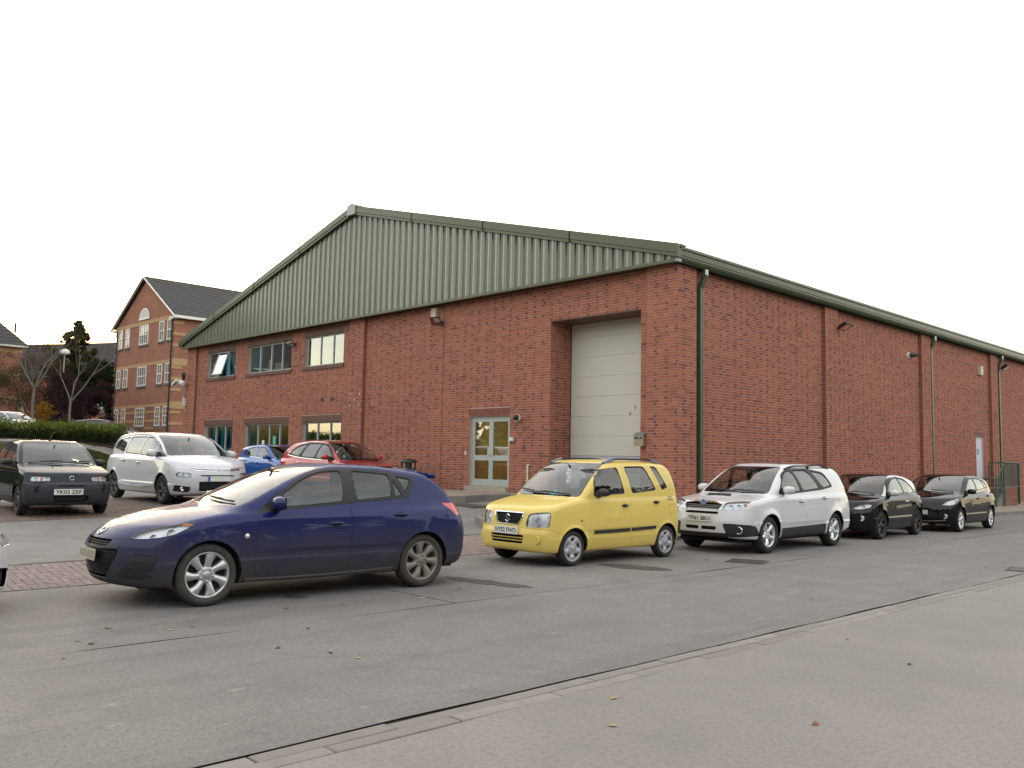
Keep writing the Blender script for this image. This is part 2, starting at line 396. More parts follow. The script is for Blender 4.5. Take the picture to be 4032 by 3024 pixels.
# drainage channel: two rows of concrete stones flush with the road
ch = thing('drainage_channel', 'long flush drainage channel of pale concrete stones crossing the foreground', 'drain', (15.29, -8, 0))
tag(ch, kind='structure'); del ch['category']
def _stone(name, lx, ly, lz, bev=0.006):
    b = bmesh.new(); bmesh.ops.create_cube(b, size=1.0)
    for v in b.verts: v.co = Vector((v.co.x*lx, v.co.y*ly, v.co.z*lz))
    bmesh.ops.bevel(b, geom=[e for e in b.edges if all(v.co.z > 0 for v in e.verts)], offset=bev, segments=1, affect='EDGES')
    me = bpy.data.meshes.new(name); b.to_mesh(me); b.free(); return me
for row, (xc, off) in enumerate(((15.222, -23.05), (15.358, -23.56))):
    me = _stone('channel_stone', 0.126, 0.892, 0.10); me.materials.append(MAT('kerbstone'))
    me_h = _stone('channel_stone', 0.126, 0.892, 0.10); me_h.materials.append(MAT('kerbstone'))
    for k in range(-5, 60):
        o = bpy.data.objects.new('channel_stone', me); COL.objects.link(o); o.parent = ch
        y = off + 0.905*k
        o.location = (xc-15.29+random.uniform(-.003, .003), y+8, -0.053+random.uniform(-.004, .003)); o.rotation_euler = (random.uniform(-.006, .006), random.uniform(-.02, .02), random.uniform(-.004, .004))
bed = MB().box(15.10, -60, -0.06, 15.48, 60, -0.018); bed.build('channel_bed', 'crack_dirt', ch, world=True)

# block paving strip (90 degree herringbone) between road lane and yard
strip = tag(bpy.data.objects.new('paving_strip', None), kind='structure'); COL.objects.link(strip); strip.location = (7.65, -19, 0.08)
def paver_mesh(lx, ly):
    me = _stone('paver', lx-0.007, ly-0.007, 0.06, 0.004); return me
pm_h, pm_v = paver_mesh(0.2, 0.1), paver_mesh(0.1, 0.2)
for m_ in (pm_h, pm_v): m_.materials.append(MAT('paver'))
def herringbone(x0, x1, y0, y1):
    nx, ny = int(round((x1-x0)/0.1)), int(round((y1-y0)/0.1)); out_ = []
    for i in range(-1, nx):
        for j in range(-1, ny):
            k = (i-j) % 4
            if k == 0: a, b, c, d = i, j, i+2, j+1
            elif k == 3: a, b, c, d = i, j, i+1, j+2
            else: continue
            a, b, c, d = max(a, 0), max(b, 0), min(c, nx), min(d, ny)
            if c > a and d > b: out_.append((x0+a*0.1, y0+b*0.1, x0+c*0.1, y0+d*0.1))
    return out_
def pave_batch(name, rects, m, parent, world=True, kind=None, dz=0.0):
    rg = np.random.default_rng(5); V = []; F = []; A = []
    for (a, b, c, d) in rects:
        g = 0.0045; a, b, c, d = a+g, b+g, c-g, d-g; e = 0.006; n = len(V); h = rg.normal(0, 0.0015)+dz
        zc = [terrain(a, b)+h, terrain(c, b)+h, terrain(c, d)+h, terrain(a, d)+h]
        low = [(a, b, zc[0]-.03), (c, b, zc[1]-.03), (c, d, zc[2]-.03), (a, d, zc[3]-.03)]
        mid = [(a, b, zc[0]-.004), (c, b, zc[1]-.004), (c, d, zc[2]-.004), (a, d, zc[3]-.004)]
        top = [(a+e, b+e, zc[0]), (c-e, b+e, zc[1]), (c-e, d-e, zc[2]), (a+e, d-e, zc[3])]
        V += low+mid+top
        for q in (0, 4):
            for k in range(4): F.append((n+q+k, n+q+(k+1) % 4, n+q+4+(k+1) % 4, n+q+4+k))
        F.append((n+8, n+9, n+10, n+11)); A += [rg.random()]*9
    V = np.array(V) - (np.array(parent.location) if parent is not None else 0)
    o = link_mesh(name, np_mesh(name, V, np.array(F), attrs={'rnd': A}), parent, m)
    if kind: o['kind'] = kind
    return o
_rects = herringbone(7.07, 8.27, -46, -13.2)
def _near(rc):
    y = (rc[1]+rc[3])/2
    if -25.6 < y < -22.9: return abs(y+24.3)
    if -17.9 < y < -15.0: return 3+abs(y+16.4)
    return 99
_rects.sort(key=_near); n_ind = 0; rest = []
ang = math.atan2(0.16, 1.3)
for rc in _rects:
    full = abs((rc[2]-rc[0])*(rc[3]-rc[1])-0.02) < 1e-4
    if n_ind < 290 and full and _near(rc) < 90:
        me = pm_h if rc[2]-rc[0] > 0.15 else pm_v
        o = bpy.data.objects.new('paver', me); COL.objects.link(o); o.parent = strip
        x, y = (rc[0]+rc[2])/2, (rc[1]+rc[3])/2; s = math.atan((terrain(x-.05, y)-terrain(x+.05, y))/0.1)
        o.location = (x-7.65, y+19, tz(x, y)-0.08-0.030+random.uniform(-.0015, .0015)); o.rotation_euler = (random.uniform(-.008, .008), s+random.uniform(-.008, .008), 0); n_ind += 1
    else: rest.append(rc)
pave_batch('paver_field', rest, 'paver', strip, kind='stuff')
sheet('joint_bed', 7.0, 8.31, -46, -13.2, 4, 60, 'joint_sand', dz=-0.012, parent=None).name = 'paving_bed'
# dark block paving of the parking bays
bays = tag(bpy.data.objects.new('parking_bay_paving', None), kind='structure'); COL.objects.link(bays); bays.location = (-1.5, -21, 0.4)
pave_batch('paver_field', herringbone(-3.6, 1.6, -25.4, -17.2), 'paver_dark', bays, kind='stuff', dz=0.012)

# kerbs -----------------------------------------------------------
def kerb_run(name, pts, m='kerbstone', h=0.12, w=0.125, step=0.915, top=None):
    """a run of kerb stones, each a part of its own, along a polyline of (x, y); top gives the height of the stone's upper face"""
    t = tag(bpy.data.objects.new(name, None), kind='structure'); COL.objects.link(t); t.location = (pts[0][0], pts[0][1], 0)
    P = [Vector(p) for p in pts]; seg = []; 
    for a, b in zip(P[:-1], P[1:]):
        n = max(1, round((b-a).length/step))
        for k in range(n): seg.append((a.lerp(b, k/n), a.lerp(b, (k+1)/n)))
    for a, b in seg:
        d = (b-a); ln = d.length; me = _stone('kerb_stone', ln-0.008, w, 0.3, 0.012); me.materials.append(MAT(m))
        o = bpy.data.objects.new('kerb_stone', me); COL.objects.link(o); o.parent = t; c = (a+b)/2
        zt = top(c.x, c.y) if top else tz(c.x, c.y)+h
        za = top(a.x, a.y) if top else tz(a.x, a.y)+h; zb = top(b.x, b.y) if top else tz(b.x, b.y)+h
        o.location = (c.x-t.location.x, c.y-t.location.y, zt-0.15+random.uniform(-.003, .003)); o.rotation_euler = (0, -math.atan2(zb-za, ln), math.atan2(d.y, d.x))
    return t
kerb_run('edging_kerb', [(7.0, -46), (7.0, -16.0)], h=0.006, w=0.09)
kerb_run('bay_kerb', [(1.66, -27), (1.66, -17)], h=0.004, w=0.09)
kerb_run('bay_back_kerb', [(-9.62, -40), (-9.62, -16.0), (-11.45, -16.0), (-11.45, -13.2), (-22, -13.2)], h=0.10)
kerb_run('side_kerb', [(8.68, -12.6), (8.72, 4.0), (8.80, 7.0), (9.0, 9.6), (9.1, 34)], top=lambda x, y: 0.125)
# pavement round the near corner of the workshop and along its long side
def poly_sheet(name, pts, m, skirt=0.3):
    """flat-ish paved area given by (x, y, z) corners in order"""
    n = len(pts); V = list(pts) + [(x, y, z-skirt) for x, y, z in pts]
    b = MB().add(V, [tuple(range(n))] + [(i, n+i, n+(i+1) % n, (i+1) % n) for i in range(n)])
    o = b.build(name, m); o['kind'] = 'structure'; return o
NX = 28
ysd = np.linspace(-12.4, 34, NX)
V = []; F = []
for y in ysd:
    kx = np.interp(y, [-12.6, 4, 7, 9.6, 34], [8.68, 8.72, 8.80, 9.0, 9.1])-0.0625
    V += [(WX+0.02, y, float(wall_base(y))+0.006), (kx, y, 0.122)]
F = [(2*i, 2*i+1, 2*i+3, 2*i+2) for i in range(NX-1)]
o = link_mesh('pavement', np_mesh('pavement', V, np.array(F)), None, 'slab'); o['kind'] = 'structure'
isl = [(5.62, -14.95, 0.41), (6.50, -15.52, 0.40), (7.6, -15.1, 0.34), (8.35, -14.0, 0.25), (8.62, -12.4, 0.122), (WX+0.02, -12.4, 0.66), (WX+0.02, -9.72, 0.69), (5.78, -9.72, 0.69), (5.45, -14.2, 0.44)]
poly_sheet('corner_pavement', isl, 'slab')
kerb_run('corner_kerb', [(5.72, -9.9), (5.38, -14.2), (5.57, -15.02), (6.50, -15.60), (7.66, -15.17), (8.43, -14.03), (8.68, -12.5)],
         top=lambda x, y: float(np.interp(y, [-15.6, -14, -9.9], [0.415, 0.45, 0.69])) if x < 7.0 else float(np.interp(x, [6.5, 7.6, 8.4, 8.68], [0.415, 0.345, 0.255, 0.125])), step=0.6)
apron = [(-1.7, -9.72, 0.675), (2.30, -9.72, 0.69), (1.72, -10.4, 0.685), (1.62, -11.3, 0.675), (1.86, -12.2, 0.665), (1.7, -12.85, 0.66), (1.0, -13.05, 0.66), (-1.7, -13.05, 0.655)]
poly_sheet('door_apron', apron, 'slab')
kerb_run('apron_kerb', [(2.36, -9.8), (1.79, -10.4), (1.69, -11.3), (1.93, -12.2), (1.76, -12.92), (1.0, -13.12), (-1.77, -13.12), (-1.77, -9.8)], top=lambda x, y: 0.668 if x > -3 else 0.66, step=0.7)
# road repairs, ironwork
def blot(name, cx, cy, rx, ry, rot, m, z=0.004, n=26, wob=0.16, seed=1, label=None, cat=None):
    rg = random.Random(seed); P = []
    for k in range(n):
        a = 2*math.pi*k/n; r_ = 1+wob*rg.uniform(-1, 1); u, v = rx*r_*math.cos(a), ry*r_*math.sin(a)
        x, y = cx+u*math.cos(rot)-v*math.sin(rot), cy+u*math.sin(rot)+v*math.cos(rot); P.append((x, y, tz(x, y)+z))
    b = MB(); c0 = (cx, cy, tz(cx, cy)+z); b.add([c0]+P, [(0, 1+k, 1+(k+1) % n) for k in range(n)])
    o = b.build(name, m); o['kind'] = 'structure'; return o
blot('tar_patch', 10.98, -19.70, 0.72, 0.17, R(8), 'patch_tar', seed=3, wob=.22)
blot('tar_patch', 11.03, -16.70, 0.60, 0.26, R(12), 'patch_tar', seed=5, wob=.12)
blot('tar_patch', 4.6, -21.6, 0.55, 0.30, R(20), 'patch_tar', seed=8, wob=.2)
blot('oil_stain', 10.55, -22.3, 0.16, 0.12, R(8), 'patch_tar', seed=9, wob=.3)
b = MB().box(10.1, -21.135, -.01, 11.99, -21.115, 0.0035); o = b.build('road_joint', 'crack_dirt'); o['kind'] = 'structure'
b = MB().box(9.6, -3.4, -.01, 11.99, -3.37, 0.0035); o = b.build('road_joint', 'crack_dirt'); o['kind'] = 'structure'
def cover(name, x, y, w, l, label, slots=0, rz=0.0, dz=0.0):
    t = thing(name, label, 'drain cover', (x, y, tz(x, y)+dz), rz)
    s = math.atan((terrain(x+.3, y)-terrain(x-.3, y))/0.6); t.rotation_euler = (0, -s, rz)
    fr = MB(); fr.box(-w/2, -l/2, -.02, w/2, -l/2+.035, .008); fr.box(-w/2, l/2-.035, -.02, w/2, l/2, .008); fr.box(-w/2, -l/2+.035, -.02, -w/2+.035, l/2-.035, .008); fr.box(w/2-.035, -l/2+.035, -.02, w/2, l/2-.035, .008)
    fr.build('frame', 'cast_iron', t)
    if slots:
        MB().box(-w/2+.036, -l/2+.036, -.06, w/2-.036, l/2-.036, -.055).build('gully', 'crack_dirt', t)
        for k in range(slots):
            yy = -l/2+.05+(l-.1)*(k+.5)/slots; MB().box(-w/2+.036, yy-(l-.1)/slots*.3, -.03, w/2-.036, yy+(l-.1)/slots*.3, .005).build('bar', 'cast_iron', t)
    else:
        MB().box(-w/2+.04, -l/2+.04, -.02, w/2-.04, l/2-.04, .005).build('plate', 'cast_iron', t)
    return t
cover('drain_grate', 11.66, -14.45, 0.62, 0.56, 'iron drain grate in the road in front of the white estate car', slots=9, rz=R(20), dz=.004)
cover('manhole_cover', 15.02, -11.62, 0.5, 0.6, 'iron cover beside the drainage channel at the right edge', rz=R(10), dz=.004)
cover('manhole_cover', 2.75, -12.75, 1.1, 0.75, 'rusty rectangular iron cover by the kerb in front of the glass door', rz=R(0), dz=.006)
# ------------------------------------------------------------------ workshop materials
BR_STOPS = [(0.0, (0.125, 0.056, 0.055)), (0.14, (0.180, 0.070, 0.058)), (0.26, (0.255, 0.092, 0.062)), (0.45, (0.325, 0.116, 0.075)), (0.75, (0.370, 0.132, 0.083)), (1.0, (0.420, 0.160, 0.102))]
def _brick(nm, dark=1.0):
    t = NT(nm); at = t.n('Attribute', attribute_name='rnd')
    c = t.ramp(at.outputs['Fac'], [(p, tuple(x*dark for x in cc)) for p, cc in BR_STOPS])
    big = t.noise(0.35, 4, 0.6); fine = t.noise(60, 4, 0.7)
    c = t.mix(t.ramp(big, [(0.3, 0.16), (0.5, 0), (0.72, 0.12)]), c, (0.33*dark, 0.165*dark, 0.115*dark))
    c = t.mix(t.ramp(fine, [(0.35, 0.22), (0.6, 0)]), c, (0.14*dark, 0.06*dark, 0.045*dark))
    return t.done(t.bsdf(c, 0.86, spec=0.22, bump=fine, bstr=0.3, bdist=0.003))
@mat
def m_brick(nm): return _brick(nm)
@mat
def m_brick_darker(nm): return _brick(nm, 0.62)  # the common brick colours scaled darker, used on the pilaster returns
@mat
def m_mortar(nm):
    t = NT(nm); a = t.noise(3, 4); b = t.noise(80, 3)
    c = t.mix(a, (0.40, 0.29, 0.245), (0.52, 0.40, 0.345)); return t.done(t.bsdf(c, 0.95, spec=0.1, bump=b, bstr=0.2, bdist=0.002))
@mat
def m_cladding(nm):
    t = NT(nm); a = t.noise(0.8, 4, 0.6); s = t.noise(2.0, 5, 0.7, t.vmap((2.2, 2.2, 0.12)))
    c = t.mix(a, (0.060, 0.077, 0.036), (0.076, 0.095, 0.047)); c = t.mix(t.ramp(s, [(0.5, 0), (0.75, 0.3)]), c, (0.12, 0.13, 0.08))
    p = t.bsdf(c, 0.36, coat=0.7, spec=0.5); p.inputs['Coat Roughness'].default_value = 0.16; return t.done(p)
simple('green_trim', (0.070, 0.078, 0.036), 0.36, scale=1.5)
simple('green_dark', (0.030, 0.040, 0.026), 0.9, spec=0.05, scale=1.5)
simple('green_pipe', (0.050, 0.078, 0.048), 0.38, scale=2)
simple('brown_lintel', (0.125, 0.055, 0.040), 0.6, scale=3)
simple('door_panel', (0.56, 0.54, 0.48), 0.5, var=0.05, scale=1.2)
simple('door_bottom', (0.44, 0.45, 0.49), 0.5, var=0.08, scale=4)
simple('aluminium', (0.42, 0.45, 0.42), 0.42, metal=0.15, scale=3, var=0.06)
simple('white_frame', (0.50, 0.52, 0.52), 0.45, var=0.06)
simple('door_sill', (0.36, 0.32, 0.26), 0.85, scale=7, var=0.3, bump=0.2)
simple('white_door', (0.55, 0.56, 0.66), 0.45, var=0.05)
simple('gold', (0.42, 0.33, 0.09), 0.4)
simple('black_plastic', (0.012, 0.012, 0.013), 0.45)
simple('grey_metal', (0.26, 0.26, 0.26), 0.45, metal=0.6)
simple('cream_plastic', (0.55, 0.50, 0.37), 0.5)
simple('white_plastic', (0.62, 0.62, 0.60), 0.45)
simple('curtain_blue', (0.02, 0.34, 0.60), 0.9, scale=4)
simple('curtain_teal', (0.10, 0.30, 0.34), 0.9, scale=4)
simple('room_cream', (0.55, 0.46, 0.25), 0.8)
simple('room_grey', (0.20, 0.19, 0.165), 0.8)
simple('dark_room', (0.03, 0.03, 0.03), 0.9)
simple('paper_white', (0.7, 0.72, 0.72), 0.8)
simple('paper_green', (0.10, 0.45, 0.28), 0.8)
simple('cardboard', (0.32, 0.22, 0.11), 0.8)
simple('stain_white', (0.62, 0.56, 0.5), 0.9)
def emit(name, col, s):
    def f(nm):
        t = NT(nm); e = t.n('Emission'); e.inputs['Color'].default_value = tuple(col)+(1,); e.inputs['Strength'].default_value = s; return t.done(e)
    MATS[name] = f
emit('lamp_tube', (1.0, 0.84, 0.50), 0.95)
def _glass(nm):
    """window glass: mostly clear, mirror-like at a slant"""
    t = NT(nm); fr = t.n('Fresnel'); fr.inputs['IOR'].default_value = 1.62
    w = t.noise(0.6, 2); bp = t.n('Bump'); bp.inputs['Strength'].default_value = 0.02; bp.inputs['Distance'].default_value = 0.05; t.l(w, bp.inputs['Height'])
    tr = t.n('BsdfTransparent'); tr.inputs['Color'].default_value = (0.90, 0.94, 0.92, 1)
    gl = t.n('BsdfGlossy'); gl.inputs['Roughness'].default_value = 0.005; gl.inputs['Color'].default_value = (0.95, 0.97, 1, 1); t.l(bp.outputs['Normal'], gl.inputs['Normal'])
    ms = t.n('MixShader'); k = t.math('MULTIPLY_ADD', fr.outputs['Fac'], 3.0 if nm == 'mirror_pane' else 0.7, 0.02, clamp=True)
    t.l(k, ms.inputs[0]); t.l(tr.outputs[0], ms.inputs[1]); t.l(gl.outputs[0], ms.inputs[2]); return t.done(ms)

MATS['glass'] = _glass; MATS['mirror_pane'] = _glass
# ------------------------------------------------------------------ bricks
COURSE = 0.0742; HEAD = 0.1125; STR = 0.225
class Bricks:
    """bricks of one building gathered face by face; each stands 4 mm proud of the mortar"""
    def __init__(s): s.items = []
    def wall(s, plane, pos, u0, u1, z0, z1, out_dir, holes=(), seed=0, bond='mix', zbase=0.68):
        """plane 'y': wall at y=pos, u is x; plane 'x': wall at x=pos, u is y; out_dir +-1 is the outward side"""
        rg = random.Random(seed); k0 = math.floor((z0-zbase)/COURSE)-1; k = k0
        while True:
            za = zbase+k*COURSE; zb = za+COURSE-0.010; k += 1
            if za >= z1-0.012: break
            za, zb = max(za, z0), min(zb, z1)
            if zb-za < 0.02: continue
            kind = k % 4
            # monk-like garden wall bond: a row of stretchers, then a row with headers between
            u = u0 - (0.0 if kind % 2 else HEAD*1.5); i = 0
            while u < u1-0.012:
                header = (kind % 2 == 1 and i % 2 == 1) or (kind == 2 and i % 3 == 2)
                ln = HEAD if header else STR
                a, b_ = max(u, u0), min(u+ln-0.010, u1)
                u += ln; i += 1
                if b_-a < 0.018: continue
                r_ = rg.random()
                if header: v = 0.02+0.22*rg.random() if r_ < 0.64 else 0.4+0.55*rg.random()
                else: v = 0.08+0.2*rg.random() if r_ < 0.035 else 0.36+0.6*rg.random()
                v = min(0.99, max(0.01, v + 0.07*math.sin(za*1.7+seed)*math.sin(a*0.9)))
                s.split(plane, pos, a, b_, za, zb, out_dir, holes, v, rg)
    def split(s, plane, pos, a, b_, za, zb, od, holes, v, rg):
        for (h0, h1, g0, g1) in holes:
            if b_ > h0+1e-4 and a < h1-1e-4 and zb > g0+1e-4 and za < g1-1e-4:
                if za < g0-0.02: s.split(plane, pos, a, b_, za, g0-0.004, od, holes, v, rg); 
                if zb > g1+0.02: s.split(plane, pos, a, b_, g1+0.004, zb, od, holes, v, rg)
                za2, zb2 = max(za, g0), min(zb, g1)
                if za < g0-0.02 or zb > g1+0.02:
                    if a < h0-0.02: s.split(plane, pos, a, h0-0.003, za2, zb2, od, holes, v, rg)
                    if b_ > h1+0.02: s.split(plane, pos, h1+0.003, b_, za2, zb2, od, holes, v, rg)
                    return
                if a < h0-0.02: s.split(plane, pos, a, h0-0.003, za, zb, od, holes, v, rg)
                if b_ > h1+0.02: s.split(plane, pos, h1+0.003, b_, za, zb, od, holes, v, rg)
                return
        s.items.append((0 if plane == 'y' else 1, pos, a, b_, za, zb, od, v, 0.004+rg.uniform(-.0012, .0016)))
    def arrays(s, items):
        A = np.array(items, dtype=np.float64); n = len(A)
        pl, pos, a, b_, za, zb, od, v, pr = A.T
        back = pos - od*0.004; front = pos + od*pr
        V = np.zeros((n, 8, 3))
        cs = [(a, back, za), (b_, back, za), (b_, back, zb), (a, back, zb), (a, front, za), (b_, front, za), (b_, front, zb), (a, front, zb)]
        isx = pl > 0.5
        for q, (u, w, zz) in enumerate(cs):
            V[:, q, 0] = np.where(isx, w, u); V[:, q, 1] = np.where(isx, u, w); V[:, q, 2] = zz
        FF = np.array([(4,5,6,7), (0,1,5,4), (1,2,6,5), (2,3,7,6), (3,0,4,7)])
        F = (np.arange(n)[:, None, None]*8 + FF[None]).reshape(-1, 4)
        return V.reshape(-1, 3), F, np.repeat(v, 5)

# ------------------------------------------------------------------ the workshop
ZC = 6.60                         # underside of the cladding
YE = 34.0                         # far end of the long side that is built
ws = thing('workshop', 'long red brick workshop with green ribbed metal gable and roller door', 'building', (WX, WY, 0.0))
PAN, PIL = 0.06, 0.055            # panels stand back 6 cm, pilasters forward 5.5 cm
BK = Bricks()
WIN = {'uw1': (-19.02, -16.35, 5.07, 6.24, (-18.14, -17.19)), 'uw2': (-15.24, -11.65, 5.07, 6.24, (-14.34, -13.41, -12.53)), 'uw3': (-10.61, -7.94, 5.07, 6.24, (-9.66, -8.78)),
       'lw1': (-19.02, -16.35, 1.76, 2.93, (-18.09, -17.19)), 'lw2': (-15.24, -11.65, 0.84, 2.93, (-14.28, -13.32, -12.48)), 'lw3': (-10.61, -7.94, 1.76, 2.93, (-9.67, -8.79))}
DOOR = (-0.83, 0.93, 0.70, 2.93); ROLL = (2.53, 5.72, 0.5, 5.58)
gp = [(XL, -20.05), (-7.43, -6.50), (5.98, WX)]         # pilasters of the gable
gy_pan = WY+PAN; gy_pil = WY-PIL
holes = [(w[0], w[1], w[2], w[3]) for w in WIN.values()] + [(DOOR[0], DOOR[1], DOOR[2], DOOR[3]), ROLL]
lint = []                                               # brown lintel and sill bands take the place of bricks
for k, w in WIN.items():
    lint.append((w[0]-0.10, w[1]+0.02, w[3], w[3]+0.25))
    if w[2] > 1: lint.append((w[0]-0.12, w[1]+0.06, w[2]-0.14, w[2]))
soldier = (DOOR[0]-0.06, DOOR[1]+0.02, DOOR[3], DOOR[3]+0.245)
holes_b = holes + lint + [soldier]
def seg(a, b, cuts):
    r_ = []; x = a
    for c0, c1 in cuts:
        if c0 > x: r_.append((x, c0, False))
        r_.append((c0, c1, True)); x = c1
    if x < b: r_.append((x, b, False))
    return r_
ret = Bricks()
gseg = seg(XL, WX, gp)
mort = MB()
def wall_cells(u0, u1, z0, z1, hs):
    """split a wall rectangle with holes into solid cells"""
    us = sorted({u0, u1, *[min(max(h[i], u0), u1) for h in hs for i in (0, 1)]}); zs = sorted({z0, z1, *[min(max(h[i], z0), z1) for h in hs for i in (2, 3)]})
    for a, b in zip(us[:-1], us[1:]):
        for c, d in zip(zs[:-1], zs[1:]):
            if b-a < 1e-6 or d-c < 1e-6: continue
            m_ = ((a+b)/2, (c+d)/2)
            if any(h[0] < m_[0] < h[1] and h[2] < m_[1] < h[3] for h in hs): continue
            yield a, b, c, d
for a, b, pil in gseg:
    y = gy_pil if pil else gy_pan
    BK.wall('y', y, a+(0.0 if pil else 0.001), b+(PIL+.003 if b > WX-.01 else 0), 0.45, ZC+0.3, -1, holes_b, seed=int(a*10) % 97, zbase=0.68)
    for c in wall_cells(a, min(b, WX-0.4005), 0.2, ZC+0.35, holes): mort.box(c[0], y, c[2], c[1], WY+0.42, c[3])
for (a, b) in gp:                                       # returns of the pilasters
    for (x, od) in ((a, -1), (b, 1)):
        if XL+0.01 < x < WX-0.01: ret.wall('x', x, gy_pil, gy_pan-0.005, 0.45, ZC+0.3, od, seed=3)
lp = [(-9.703, -8.93), (-1.98, -1.13), (5.55, 6.40), (13.02, 13.87), (20.55, 21.4), (28.0, 28.85)]
SDOOR = (11.35, 12.20, 0.83, 2.97)
lholes = [SDOOR]; lholes_b = [SDOOR, (SDOOR[0]-0.04, SDOOR[1]+0.04, SDOOR[3], SDOOR[3]+0.22)]
for a, b, pil in seg(WY, YE, lp):
    x = WX+PIL if pil else WX-PAN
    BK.wall('x', x, a if a > WY else WY-PIL, b, 0.10, ZC+0.25, 1, lholes_b, seed=int(a*7) % 89, zbase=0.68)
    for c in wall_cells(a if a > WY else WY-PIL, b, 0.0, ZC+0.3, lholes): mort.box(WX-0.40, c[0], c[2], x, c[1], c[3])
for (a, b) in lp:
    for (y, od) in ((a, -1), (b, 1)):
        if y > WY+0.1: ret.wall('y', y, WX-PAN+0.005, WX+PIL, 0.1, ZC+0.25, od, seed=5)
# reveals of the roller door opening
RD = 1.0
for x, od in ((ROLL[0], 1), (ROLL[1], -1)):
    BK.wall('x', x, WY+PAN+0.004, WY+RD, 0.45, ROLL[3], od, seed=11, zbase=0.68)
    mort.box(x if od > 0 else x, WY+0.42, 0.2, x-od*0.35, WY+RD, ROLL[3])
mort.box(ROLL[0]-0.35, WY+0.43, ROLL[3], ROLL[1]+0.35, WY+RD+0.2, ROLL[3]+0.3)
# left side and rear walls (out of sight, close the shell)
mort.box(XL, WY+0.43, 0.2, XL+0.3, YE, ZC+0.3); mort.box(XL+.31, YE-0.3, 0.2, WX-0.41, YE, ZC+0.3)
mort.build('wall', 'mortar', ws, world=True)
# soldier course over the door: bricks on end
items = BK.items
nsol = 24; sw = (soldier[1]-soldier[0])/nsol
for k in range(nsol):
    items.append((0, gy_pan, soldier[0]+k*sw+.004, soldier[0]+(k+1)*sw-.004, soldier[2]+.01, soldier[3]-.006, -1, 0.16+0.10*random.random(), 0.006+random.uniform(-.001, .002)))
# nearest bricks in plain view (round the near corner) are parts of their own, the rest one mass
cam_np = np.array(CAMLOC)
def bdist(it):
    if it[0] == 0: p = ((it[2]+it[3])/2, it[1])
    else: p = (it[1], (it[2]+it[3])/2)
    d = math.hypot(p[0]-CAMLOC.x, p[1]-CAMLOC.y)
    ok = it[4] > 2.35 and it[5]-it[4] > 0.055 and ((it[0] == 0 and it[1] < WY and p[0] > 5.9) or (it[0] == 1 and it[1] > WX and p[1] < -8.9))
    size = (it[3]-it[2])*(0.72 if it[0] == 0 else 0.55)
    return d - 12*(size) + (0 if ok else 1000)
order = sorted(range(len(items)), key=lambda i: bdist(items[i])); near_i = set(order[:285])
V, F, A = BK.arrays([items[i] for i in range(len(items)) if i not in near_i]); V = V-np.array(ws.location)
o = link_mesh('brickwork', np_mesh('brickwork', V, F, attrs={'rnd': A}), ws, 'brick'); o['kind'] = 'stuff'
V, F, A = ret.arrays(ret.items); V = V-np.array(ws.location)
o = link_mesh('pilaster_brickwork', np_mesh('pilaster_brickwork', V, F, attrs={'rnd': A}), ws, 'brick_darker'); o['kind'] = 'stuff'
_bm_cache = {}
for i in sorted(near_i):
    it = items[i]; key = (it[0], round(it[3]-it[2], 3), round(it[5]-it[4], 3), round(it[7]*14), it[6])
    if key not in _bm_cache:
        c = (it[0], 0.0, -(it[3]-it[2])/2, (it[3]-it[2])/2, -(it[5]-it[4])/2, (it[5]-it[4])/2, it[6], it[7], 0.004)
        V, F, A = BK.arrays([c]); me = np_mesh('brick', V, F, attrs={'rnd': A}); me.materials.append(MAT('brick')); _bm_cache[key] = me
    o = bpy.data.objects.new('brick', _bm_cache[key]); COL.objects.link(o); o.parent = ws
    u, zc = (it[2]+it[3])/2, (it[4]+it[5])/2; dp = it[6]*(it[8]-0.004)
    p = Vector((u, it[1]+dp, zc)) if it[0] == 0 else Vector((it[1]+dp, u, zc)); o.location = p-ws.location

# lintels and sills
for k, w in WIN.items():
    MB().box(w[0]-0.10, WY+PAN-0.006, w[3]+0.003, w[1]+0.02, WY+0.3, w[3]+0.247).build('lintel', 'brown_lintel', ws, world=True)
    if w[2] > 1: MB().box(w[0]-0.12, WY+PAN-0.05, w[2]-0.137, w[1]+0.06, WY+0.25, w[2]-0.003).build('sill', 'brown_lintel', ws, world=True)
MB().box(ROLL[0]-.02, WY+PAN-.004, ROLL[3]-.03, ROLL[1]+.02, WY+RD, ROLL[3]-.002).build('lintel', 'brown_lintel', ws, world=True)
MB().box(WX-.3, SDOOR[0]-.04, SDOOR[3]+.003, WX-PAN+.006, SDOOR[1]+.04, SDOOR[3]+.217).build('lintel', 'brown_lintel', ws, world=True)

